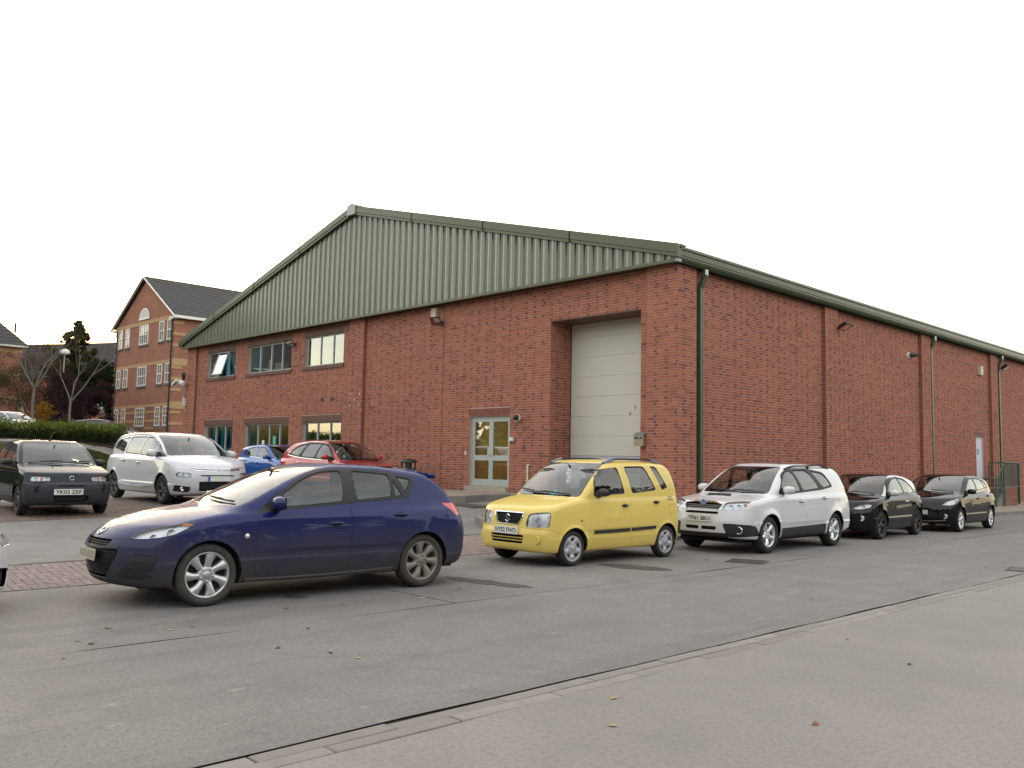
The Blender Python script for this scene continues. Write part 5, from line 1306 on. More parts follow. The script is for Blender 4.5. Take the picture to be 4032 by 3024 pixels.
def number_plate(parent, text, car, y0, z0, tilt=0.0, m='plate_white', ink='plate_ink', w=.52, h=.111, off=.012, rear=False, blue=False):
    sg = -1 if rear else 1; p, n = car.front_pt(y0, z0, 0, sg)
    xs = max((car.front_pt(y0+d, z0+e, 0, sg)[0].x*sg) for d in (-w*.3, 0, w*.3) for e in (-h/2, 0, h/2))+off; c = Vector((xs*sg, y0, z0))
    b = MB().box(-.006, -w/2, -h/2, .006, w/2, h/2); pl = b.build('number_plate', m, parent); pl.location = c; pl.rotation_euler = (0, -tilt*sg, 0)
    MB().box(-.05, -w*.3, -h*.35, -.0065, w*.3, h*.35).build('plate_holder', 'seal', pl) if not rear else None
    if text:
        me = text_mesh(text, .098, bold=.0026); xs_ = np.array([v.co[:2] for v in me.vertices]); sc = min(1.25, (w*.90)/max(1e-6, np.ptp(xs_[:, 0])))
        M_ = Matrix(((0, 0, sg, .0072*sg), (sg*sc, 0, 0, 0), (0, 1, 0, 0), (0, 0, 0, 1))); me.transform(Matrix.Translation((-(xs_[:, 0].max()+xs_[:, 0].min())/2, -(xs_[:, 1].max()+xs_[:, 1].min())/2, 0))); me.transform(M_); link_mesh('lettering', me, pl, ink)
    if blue: MB().box(.0062, -w/2+.003, -h/2+.003, .0075, -w/2+.05, h/2-.003).build('country_band', 'plate_blue', pl)
    return pl
def door_mirror(parent, car, x, z, sg, m, arm_m='trim_black', size=(.10, .20, .14), reach=.14):
    p, n = car.side_pt(x, z, sg, 0); L_, Wd, H_ = size; c = p+Vector((-.02, sg*reach, .05))
    b = bmesh.new(); bmesh.ops.create_icosphere(b, subdivisions=3, radius=1.0)
    for v in b.verts:
        q = v.co.copy(); q = Vector([math.copysign(abs(a)**.75, a) for a in q]); q.x = q.x*L_ if q.x > 0 else q.x*.02
        q.y *= Wd/2; q.z *= H_/2*(1-.15*sg*v.co.y); v.co = q
    me = bpy.data.meshes.new('mirror'); b.to_mesh(me); b.free(); me.polygons.foreach_set('use_smooth', np.ones(len(me.polygons), dtype=bool)); o = link_mesh('mirror', me, parent, m); o.location = c; o.rotation_euler = (0, 0, sg*R(-8))
    a = MB().add([(-.03, -sg*(reach+.02), -.10), (.10, -sg*(reach+.02), -.10), (.04, -sg*(reach+.02), .03), (-.03, -sg*(reach+.02), .03), (-.0, -sg*.04, -.05), (.05, -sg*.04, -.05), (.05, -sg*.04, -.005), (-.0, -sg*.04, -.005)], BOXF); a.build('mirror_arm', arm_m, o)
    MB().add([(-.023, yy*Wd/2*.86, zz_*H_/2*.8) for yy, zz_ in ((-1, -1), (1, -1), (1, 1), (-1, 1))], [(0, 1, 2, 3)]).build('mirror_glass', 'mirror_glass', o)
    return o
def build_car(S):
    """S: all measures of one car; returns its root Empty. Car space: x forward, y left, z up, origin on the ground midway between the axles"""
    root = thing(S['name'], S['label'], S.get('cat', 'car'), S['loc'], S['rz'], S.get('group'))
    if 'scale' in S: root.scale = (S['scale'],)*3
    if 'tilt' in S: root.rotation_euler = (S['tilt'][0], S['tilt'][1], S['rz'])
    car = Car(S).mesh(S.get('h', .025)); pm = S['paint']; L_ = S['h'] if 'h' in S else .025
    N0 = car.nrm(car.V); left = lambda V: (V[:, 1] > .25) & (N0[:, 1] > .22); right = lambda V: (V[:, 1] < -.25) & (N0[:, 1] < -.22); facing = N0[:, 0] > .22
    # wheel openings first
    for wx in S['wheels']:
        ar = np.array([(wx+S['arch']*math.cos(a), S['radius']+S.get('arch_dz', 0)+S['arch']*math.sin(a)) for a in np.linspace(0, 2*math.pi, 48, endpoint=False)])
        for sd_ in (lambda V: V[:, 1] > car.W0*.62, lambda V: V[:, 1] < -car.W0*.62): car.cut('wheel_opening', 'side', ar, sd_)
    ids = {}
    def both(nm, poly, allow=(0,), view='side'):
        r_ = []
        for sd_ in (left, right): r_.append(car.cut(nm, view, poly, sd_, allow))
        return r_
    # side windows (list of outlines), then their black surround
    wins = []
    for poly in S['windows']:
        pl = rounded(poly, S.get('win_r', .03)); a = both('window', pl); wins.append((a, pl))
    tr = []
    for poly in S.get('surround', ()): tr.append(both('window_trim', rounded(poly, S.get('sur_r', .04))))
    # windscreen and rear window, seen from the front / rear
    fsel = lambda V: V[:, 0] > S.get('split_x', 0); rsel = lambda V: V[:, 0] < S.get('split_r', -.6)
    ws_ = car.cut('windscreen', 'front', rounded(S['windscreen'], .05), lambda V: fsel(V) & facing & (V[:, 2] > S['windscreen_zmin']))
    wt_ = car.cut('screen_trim', 'front', inset(rounded(S['windscreen'], .05), -.014), lambda V: fsel(V) & facing & (V[:, 2] > S['windscreen_zmin']-.03))
    rw_ = car.cut('rear_window', 'front', rounded(S['rear_window'], .05), rsel) if 'rear_window' in S else None
    # lamps and front openings
    lamps = []
    for (nm, view, poly, allow_sel) in S.get('cuts', ()):
        pl = curve2(poly) if nm.endswith('~') else rounded(poly, .02); nm = nm.rstrip('~')
        if allow_sel == 'both':
            mir = pl.copy()
            if view == 'front':
                mir[:, 0] *= -1; lamps.append((nm, car.cut(nm, 'front', pl, lambda V: (V[:, 0] > .4) & (V[:, 1] > 0) & (N0[:, 0] > .06))));  lamps.append((nm, car.cut(nm, 'front', mir[::-1], lambda V: (V[:, 0] > .4) & (V[:, 1] < 0) & (N0[:, 0] > .06))))
            elif view == 'top':
                mir[:, 1] *= -1; lamps.append((nm, car.cut(nm, 'top', pl, lambda V: (V[:, 2] > .5)))); lamps.append((nm, car.cut(nm, 'top', mir[::-1], lambda V: (V[:, 2] > .5))))
            else: lamps += [(nm, k) for k in both(nm, pl)]
        elif allow_sel == 'rearboth':
            mir = pl.copy(); mir[:, 0] *= -1
            lamps.append((nm, car.cut(nm, 'front', pl, lambda V: V[:, 0] < -.5))); lamps.append((nm, car.cut(nm, 'front', mir[::-1], lambda V: V[:, 0] < -.5)))
        elif allow_sel == 'front': lamps.append((nm, car.cut(nm, 'front', pl, lambda V: V[:, 0] > .4)))
        elif allow_sel == 'rear': lamps.append((nm, car.cut(nm, 'front', pl, lambda V: V[:, 0] < -.4)))
        elif allow_sel == 'top': lamps.append((nm, car.cut(nm, 'top', pl, lambda V: V[:, 2] > .5)))
    # doors
    doors = [both('door', rounded(p, .05)) for p in S['doors']]
    panels = []
    for (nm, view, poly, m_) in S.get('panels', ()):
        pl = rounded(poly, .05); mm = m_ or pm
        if view == 'top': panels.append((nm, [car.cut(nm, 'top', pl, lambda V: V[:, 2] > .45)], mm))
        elif view == 'side': panels.append((nm, both(nm, pl), mm))
        elif view == 'side_all': panels.append((nm, [car.cut(nm, 'side', pl, lambda V: np.ones(len(V), bool))], mm))
    # ---- link the parts
    zmin = S.get('floor_z', .30)
    body = car.part(0, 'body', pm, root, gap=.0)
    for nm, idl, m_ in panels:
        for k in idl:
            if k is not None: car.part(k, nm, m_, root, gap=S.get('gap', .0035))
    dobj = {}
    for di, (a, b) in enumerate(doors):
        for sg, k in ((1, a), (-1, b)):
            if k is None: continue
            o = car.part(k, 'door', S.get('door_m', pm), root, gap=S.get('gap', .0035)); dobj[(di, sg)] = o
    own = S.get('window_door', {})
    for wi, ((a, b), pl) in enumerate(wins):
        for sg, k in ((1, a), (-1, b)):
            par = dobj.get((own[wi], sg), root) if wi in own else root
            if k is not None: car.part(k, 'window', S.get('glass_m', {}).get(wi, 'car_glass'), par, gap=0.0, skirt=0, off=-.006)
            # rubber seal lying along the outline
            sl = MB(); P = [car.side_pt(u, v, sg, 0) for u, v in pl]
            if k is not None and S.get('seal', True):
                wv = S.get('seal_w', .016); vs = []
                inn = inset(pl, wv)
                for (p, n), (u, v) in zip(P, inn):
                    q, n2 = car.side_pt(u, v, sg, 0); vs += [p+n*.002, q+n2*.001, q-n2*.008]
                m_ = len(P); sl.add(vs, [f for i in range(m_) for f in ((3*i, 3*((i+1) % m_), 3*((i+1) % m_)+1, 3*i+1), (3*i+1, 3*((i+1) % m_)+1, 3*((i+1) % m_)+2, 3*i+2))], smooth=True); sl.build('window_seal', S.get('seal_m', 'seal'), par)
    for ab in tr:
        for k in ab:
            if k is not None: car.part(k, 'window_trim', S.get('trim_m', 'gloss_black'), root, gap=0.001, skirt=.008)
    if ws_: car.part(ws_, 'windscreen', S.get('screen_m', 'car_glass'), root, gap=0, skirt=0, off=-.003)
    if wt_: car.part(wt_, 'windscreen_trim', 'gloss_black', root, gap=0, skirt=.01)
    if rw_: car.part(rw_, 'rear_window', S.get('rear_m', 'car_glass_dark'), root, gap=0, skirt=0, off=-.003)
    for nm, k in lamps:
        if k is None: continue
        if nm == 'headlight':
            o = car.part(k, 'headlight', 'lamp_lens', root, gap=.001, skirt=0, off=0.001); car.part(k, 'lamp_bowl', S.get('bowl_m', 'reflector'), o, gap=.004, skirt=-.03, off=-.035)
        elif nm == 'amber_lamp': car.part(k, 'indicator_lamp', 'amber', root, gap=.001, skirt=.02)
        elif nm == 'tail_lamp': car.part(k, 'tail_lamp', 'tail_red', root, gap=.001, skirt=.02)
        elif nm == 'tail_clear': car.part(k, 'tail_lamp', 'tail_clear', root, gap=.001, skirt=.02)
        elif nm in ('grille', 'air_intake'): 
            o = car.part(k, nm, 'underbody', root, gap=0, skirt=-.05, off=-.05)
        elif nm == 'sunroof': car.part(k, nm, 'gloss_black', root, gap=.002, skirt=.01, off=.002)
        elif nm == 'roof_panel': car.part(k, nm, S.get('roof_m', pm), root, gap=.002, skirt=.01)
        else: car.part(k, nm, S.get('cut_m', {}).get(nm, 'trim_black'), root, gap=.001, skirt=.015)
    # underside, wheel housings and cabin
    hw = car.W0-.20; ub = MB(); ub.box(S['wheels'][0]-.35 if False else S['xr'][0]+.35, -hw+.05, S.get('pan_z', .2), S['xr'][1]-.35, hw-.05, S.get('pan_z', .2)+.05); ub.build('underbody', 'underbody', root)
    for wx in S['wheels']:
        for sg in (1, -1):
            ra = S['arch']; n = 20; V = []
            for k in range(n+1):
                a = math.pi*(k/n)*1.16-.25; c, s_ = wx+ra*1.01*math.cos(a), S['radius']+S.get('arch_dz', 0)+ra*1.01*math.sin(a); V += [(c, sg*(car.W0-.06), s_), (c, sg*(car.W0-.42), s_)]
            b = MB().add(V, [(2*k, 2*k+2, 2*k+3, 2*k+1) for k in range(n)], smooth=True); b.add([(wx, sg*(car.W0-.42), S['radius']-.1)]+[V[2*k+1] for k in range(n+1)], [(0, k+1, k+2) for k in range(n)]); b.build('wheel_housing', 'underbody', root)
    fl = MB(); zf = .27; fl.box(S['xr'][0]+.5, -hw, zf, S['screen_base']-.1, hw, zf+.03); fl.build('floor', 'interior', root)
    xs_ = S['seat_x']; sm_ = S.get('seat_m', 'interior')
    for yy in (.36, -.36): seat(root, xs_, yy, sm_, h=S.get('seat_h', 0))
    seat(root, xs_-.82, 0, sm_, bench=True, w=1.15, h=S.get('seat_h', 0)+.02)
    dz = S['dash_z']; xd = S['screen_base']; db = MB(); hwd = car.W0-.16
    db.add([(xd+.02, -hwd, dz-.03), (xd-.28, -hwd, dz), (xd-.42, -hwd, dz-.10), (xd-.40, -hwd, dz-.42), (xd+.02, -hwd, dz-.42), (xd+.02, hwd, dz-.03), (xd-.28, hwd, dz), (xd-.42, hwd, dz-.10), (xd-.40, hwd, dz-.42), (xd+.02, hwd, dz-.42)], [(0,1,2,3,4), (9,8,7,6,5), (0,5,6,1), (1,6,7,2), (2,7,8,3), (3,8,9,4), (4,9,5,0)]); db.build('dashboard', 'interior', root)
    wh = MB(); cx, cz = xd-.52, dz-.06; ring = []
    for k in range(20):
        a = 2*math.pi*k/20; ring.append((cx+.19*math.sin(a)*.42, -.36+.19*math.cos(a), cz+.19*math.sin(a)*.9))
    wh.tube(ring+[ring[0]], .015, n=6, cap=False); wh.bar((cx, -.55, cz), (cx, -.17, cz), .03, .05); wh.bar((cx, -.36, cz), (cx+.22, -.36, cz-.08), .06, .06); wh.build('steering_wheel', 'interior', root)
    pm_, n_ = car.front_pt(0, S['mirror_z'], 0); MB().obox(pm_+Vector((-.10, 0, 0)), (.015, 0, 0), (0, .12, 0), (0, 0, .035)).bar(pm_+Vector((-.10, 0, .0)), pm_+Vector((-.01, 0, .05)), .02, .02).build('rear_view_mirror', 'interior', root)
    # wheels
    for wx in S['wheels']:
        for sg in (1, -1):
            sp = S['rim'] if wx > 0 else S.get('rim_rear', S['rim']); w_ = wheel(root, wx, sg*(car.W0-S.get('wheel_in', .03)-S['tyre_w']/2), S['radius'], S['tyre_w'], S['rim_r'], sp, sg)
            if wx > 0 and S.get('steer'): w_.rotation_euler.z += S['steer']
    for sg in (1, -1):
        if 'mirror' in S: door_mirror(dobj.get((0, sg), root) or root, car, S['mirror'][0], S['mirror'][1], sg, S.get('mirror_m', pm), size=S.get('mirror_size', (.10, .20, .14)), reach=S.get('mirror_reach', .14))
        for di, (hx, hz) in enumerate(S.get('handles', ())):
            hm = S.get('handle_m', pm); b = MB(); n = 8; hl = S.get('handle_l', .19)
            pp = [car.side_pt(hx+hl*(k/n-.5), hz+.012*(k/n-.5)*0, sg, .004+.024*math.sin(math.pi*k/n)**.5) for k in range(n+1)]
            b.tube([p for p, _ in pp], [.012+.006*math.sin(math.pi*k/n) for k in range(n+1)], n=8); b.build('handle', hm, dobj.get((di, sg), root))
            p, n_ = car.side_pt(hx, hz, sg, .0015); t = Vector((1, 0, 0)); t = (t-n_*t.dot(n_)).normalized(); u_ = n_.cross(t)
            MB().add([p+t*hl*.42*math.cos(a)+u_*.030*math.sin(a) for a in np.linspace(0, 2*math.pi, 16, endpoint=False)], [tuple(range(16))]).build('handle_recess', 'seal', dobj.get((di, sg), root))
        for (nm, pts, w_, th, m_) in S.get('mouldings', ()):
            car.strip(pts, 'side', w_, th, nm, m_, root, sg)
    for (a, b) in S.get('wipers', ()):
        wb = MB(); P = []
        for t in np.linspace(0, 1, 7):
            y_, z_ = a[0]+(b[0]-a[0])*t, a[1]+(b[1]-a[1])*t; P.append(car.front_pt(y_, z_, .018)[0])
        wb.tube(P, [.012, .011, .010, .009, .008, .007, .005], n=6); wb.tube([p+Vector((.0, 0, .012)) for p in P[2:]], .006, n=5); wb.build('wiper', 'trim_black', root)
    return root, car
# ------------------------------------------------------------------ the cars
RIM_SEVEN = dict(n=7, w=(.070, .128), twist=.10, rim_m='alloy', dish=.012, hub_r=.070, nuts=5, th=.045, wp=1.6, waist=.15, bulge=.006, spin=False, ang=.1, tyre='tyre_dusty')
paint('paint_blue', (0.004, 0.011, 0.095), metal=0.0, rough=0.40, spec=0.1, dirt=1.0, dirt_col=(0.062, 0.056, 0.052), z_hi=0.90, coat=0.6)
paint('paint_blue_clean', (0.004, 0.010, 0.080), rough=0.4, spec=0.1, coat=.8)
MAZ = dict(name='parked_car', label='dark blue dusty five-door hatchback with seven-spoke alloy wheels parked in front', group='cars parked along the road lane',
    loc=(9.812, -21.959, 0), rz=R(-94.1), scale=1.037, paint='paint_blue', h=.020, height=1.47, xr=(-2.26, 2.28), wheels=(1.32, -1.32), radius=.318, arch=.352, arch_dz=.0, tyre_w=.205, rim_r=.230, wheel_in=.022,
    rim=RIM_SEVEN, rim_rear=dict(RIM_SEVEN, rim_m='alloy_dirty', ang=.4), 
    top=[(2.30, .60), (2.20, .70), (2.05, .785), (1.8, .870), (1.5, .940), (1.2, .985), (.95, 1.010), (.5, 1.02), (0, 1.0), (-1.2, 1.02), (-1.8, 1.03), (-2.1, 1.0), (-2.25, .97)],
    crown=[(2.25, .13), (1.9, .105), (1.4, .085), (.9, .070), (0, .05), (-2.2, .05)],
    plan=[(2.28, .82), (1.9, .855), (1.32, .872), (.6, .8775), (-.6, .8775), (-1.4, .875), (-1.9, .84), (-2.25, .78)],
    section=[(.12, .11), (.22, .060), (.35, .022), (.52, .004), (.66, 0), (.78, .008), (.88, .026), (.98, .060), (1.08, .115), (1.3, .26)],
    nose=[(.12, 2.02), (.22, 2.14), (.34, 2.215), (.48, 2.245), (.60, 2.235), (.70, 2.19), (.80, 2.10), (.95, 2.0)], sweep_f=.42, pow_f=2.3,
    tail=[(.15, -2.02), (.28, -2.14), (.45, -2.20), (.62, -2.21), (.74, -2.19), (.86, -2.14), (1.0, -2.06), (1.15, -1.97)], sweep_r=.30, pow_r=2.6,
    bottom=[(2.25, .235), (1.9, .205), (1.0, .20), (-1.0, .20), (-1.7, .23), (-2.25, .32)],
    belt=[(1.1, .93), (.7, .955), (-.4, 1.0), (-1.2, 1.045), (-1.9, 1.08)],
    cabin=[(1.3, .72), (.8, .785), (.3, .808), (-.7, .808), (-1.3, .778), (-1.8, .72), (-2.1, .66)],
    tumble=[(-.3, -.07), (0, 0), (.12, .030), (.24, .072), (.34, .128), (.44, .21), (.55, .32)],
    roof=[(.8, 1.34), (.4, 1.405), (.1, 1.440), (-.3, 1.465), (-.7, 1.460), (-1.2, 1.412), (-1.6, 1.345), (-1.95, 1.27)],
    screen=[(.85, 1.40), (.98, 1.14), (1.10, .88), (1.20, .66), (1.30, .43), (1.40, .16), (1.48, -.10)], screen_curve=.22, kf=.50,
    back=[(.9, -2.0), (1.05, -1.93), (1.18, -1.80), (1.30, -1.62), (1.40, -1.44)], back_curve=.16, k_cabin=.07, k_ap=.09, k_shoulder=.09, k_front=.10, k_rear=.10, k_waist=.045,
    spoiler=(-1.25, -1.665, (1.392, 1.318), .055, .575),
    creases=[([(1.15, .80), (.4, .845), (-.6, .885), (-1.7, .92)], .010, .03, .12), ([(.9, .36), (0, .38), (-.95, .44)], .010, .02, .10)],
    bumps=[(-1.32, .74, .020, .5, .16), (1.32, .74, .014, .5, .16)], flare=.010, flare_w=.04,
    windows=[[(.50, 1.125, .02), (.27, 1.28, .06), (.03, 1.372, .08), (-.255, 1.395, .03), (-.245, 1.035, .02), (.345, .99, .02), (.50, .985, .01)],
             [(-.405, 1.395, .03), (-.885, 1.352, .02), (-.90, 1.082, .01), (-.415, 1.045, .02)],
             [(-.925, 1.30, .01), (-.93, 1.086, .01), (-1.055, 1.095, .015)],
             [(-.985, 1.335, .02), (-1.205, 1.288, .03), (-1.095, 1.125, .03)]],
    glass_m={3: 'car_glass_dark'}, window_door={0: 0, 1: 1, 2: 1}, seal_w=.012,
    surround=[[(.83, .925, .02), (.30, .972, .05), (-.33, 1.020, .05), (-1.0, 1.066, .05), (-1.12, 1.072, .04), (-1.275, 1.305, .05), (-.93, 1.378, .05), (-.30, 1.418, .08), (.02, 1.400, .1), (.28, 1.308, .1), (.50, 1.155, .05)]],
    trim_m='trim_black', screen_m='car_screen', windscreen=[(-.72, 1.015), (.72, 1.015), (.56, 1.40), (-.56, 1.40)], windscreen_zmin=.97, rear_window=[(-.60, 1.08), (.60, 1.08), (.52, 1.29), (-.52, 1.29)],
    screen_base=1.0, dash_z=.93, seat_x=.0, mirror_z=1.335, seat_h=.02,
    cuts=[('headlight', 'side', [(2.03, .69, .03), (1.97, .745, .05), (1.83, .80, .05), (1.64, .842, .05), (1.44, .862, .01), (1.53, .81, .04), (1.68, .742, .05), (1.86, .702, .05)], 'both'),
          ('tail_lamp', 'side', [(-1.63, 1.005, .02), (-1.90, .995, .02), (-1.905, .85, .02), (-1.83, .845, .03)], 'both'), ('tail_clear', 'side', [(-1.915, .995, .01), (-2.03, .985, .02), (-2.03, .85, .02), (-1.915, .85, .01)], 'both'),
          ('vent_panel', 'side', [(1.82, .535, .02), (2.03, .54, .02), (2.10, .31, .03), (1.93, .285, .03)], 'both'),
          ('air_intake', 'front', [(-.52, .585), (.52, .585), (.50, .50, .05), (.33, .29, .08), (-.33, .29, .08), (-.50, .50, .05)], 'front'),
          ('grille', 'front', [(-.40, .675, .02), (.40, .675, .02), (.36, .612, .02), (-.36, .612, .02)], 'front')],
    cut_m={'vent_panel': 'trim_black'},
    doors=[[(.80, .93), (.815, .72), (.83, .42), (.80, .265), (-.30, .265), (-.315, .6), (-.335, 1.43), (.02, 1.415), (.28, 1.33), (.52, 1.18)],
           [(-.335, 1.43), (-.315, .6), (-.30, .265), (-.78, .265), (-.93, .42), (-1.08, .68), (-1.17, .90), (-1.15, 1.10), (-.96, 1.38)]],
    panels=[('bonnet', 'top', [(2.04, -.40), (1.80, -.66), (1.55, -.735), (1.2, -.745), (1.02, -.70), (1.10, 0), (1.02, .70), (1.2, .745), (1.55, .735), (1.80, .66), (2.04, .40), (2.08, 0)], None),
            ('front_bumper', 'side_all', [(2.4, .1), (2.4, .685), (2.06, .685), (1.86, .690), (1.70, .735), (1.60, .66), (1.62, .1)], None),
            ('rear_bumper', 'side_all', [(-2.4, .1), (-2.4, .72), (-1.95, .72), (-1.78, .76), (-1.66, .62), (-1.62, .1)], None)],
    handles=[(-.12, .80), (-.98, .875)], mirror=(.60, .985), mirror_m='paint_blue_clean', mirror_size=(.10, .215, .15), mirror_reach=.135,
    mouldings=[('sill', [(.92, .235), (.5, .225), (0, .225), (-.5, .235), (-.9, .25)], .05, .012, 'trim_dusty')],
    wipers=[((.55, 1.03), (-.10, 1.06)), ((-.05, 1.025), (-.62, 1.05))])
maz, mazc = build_car(MAZ)
def front_details_blue():
    r = maz; c = mazc
    # slats of the lower grille and the wing bar over the number plate
    for k in range(11):
        z = .315+.024*k; w = .31+.17*min(1, (z-.29)/.22); c.strip([(y, z) for y in np.linspace(-w, w, 9)], 'front', .008, .004, 'grille_slat', 'trim_black', r, off=-.02)
    for z in (.632, .655): c.strip([(y, z) for y in np.linspace(-.36, .36, 9)], 'front', .008, .004, 'grille_slat', 'trim_dusty', r, off=-.012)
    c.strip([(y, .588+.020*(abs(y)/.5)**2) for y in np.linspace(-.52, .52, 13)], 'front', .030, .008, 'grille_bar', 'trim_dusty', r)
    number_plate(r, None, c, 0, .515, R(4), 'plate_dirty')
    pl = [o for o in r.children if o.name.startswith('number_plate')][0]
    for q, (y, w) in enumerate(((-.20, .05), (-.12, .045), (-.05, .05), (.06, .06), (.14, .05), (.21, .04))): MB().box(.0062, y-w/2, -.036, .0072, y+w/2, .034).build('worn_lettering', 'faded_ink', pl)
    p, n = c.front_pt(0, .735, .004); b = MB(); t = n.cross(Vector((0, 1, 0))).normalized(); yv = Vector((0, 1, 0))
    ring = [p+yv*.066*math.cos(a)+t*.052*math.sin(a) for a in np.linspace(0, 2*math.pi, 25)]; b.tube(ring, .007, n=8, cap=False)
    for s in (1, -1): b.tube([p+yv*s*.055+t*-.026, p+yv*s*.022+t*-.020, p+t*.018], [.007, .009, .005], n=8)
    b.build('badge', 'chrome', r)
    for sg in (1, -1):
        for k in range(3):
            z = .475-.068*k; c.strip([(1.845+.012*k, z), (1.93+.02*k, z+.003), (2.02+.02*k, z+.006)], 'side', .014, .014, 'vent_slat', 'trim_black', r, sg)
        p, n = c.side_pt(.93, .70, sg, .002); MB().lathe([(0, .012), (.018, .009), (.026, 0)], axis='y', c=(0, 0, 0), n=16).build('side_repeater', 'tail_clear', r).location = p
        # amber corner and projector inside the lamp
        p, n = c.side_pt(1.53, .838, sg, -.018); MB().obox(p, (.06, 0, .012), n*.006, Vector((-.015, 0, .010))).build('indicator_lamp', 'amber', r)
        for (x, z, q) in ((1.72, .785, .045), (1.87, .742, .036)):
            p, n = c.side_pt(x, z, sg, -.05); MB().lathe([(q, .03), (q*.9, .035), (q*.8, .0), (q*.3, -.02), (0, -.02)], axis='y', n=18).build('lamp_projector', 'chrome', r).location = p; r.children[-1].rotation_euler = (0, 0, 0 if sg > 0 else math.pi)
    MB().tube([Vector((-1.15, 0, 1.452)), Vector((-1.40, 0, 1.60))], [.008, .004], n=6).build('aerial', 'trim_black', r)
    pn = c.top_pt(-1.15, 0)[0]; MB().obox(pn+Vector((0, 0, .008)), (.05, 0, -.004), (0, .03, 0), (0, 0, .012)).build('aerial_foot', 'trim_black', r)
    p, n = c.side_pt(.10, 1.06, -1, -.03); MB().obox(p, (.04, 0, 0), (0, .001, 0), (0, 0, .025)).build('window_sticker', 'paper_white', r)
front_details_blue()
def spec(base=None, **kw):
    d = dict(base or {}); d.update(kw); return d
SEC = [(.12, .11), (.22, .055), (.35, .018), (.52, .003), (.66, 0), (.80, .006), (.92, .026), (1.02, .060), (1.12, .12), (1.3, .26)]
TUM = [(-.3, -.06), (0, 0), (.12, .028), (.24, .064), (.34, .11), (.44, .175), (.58, .30)]
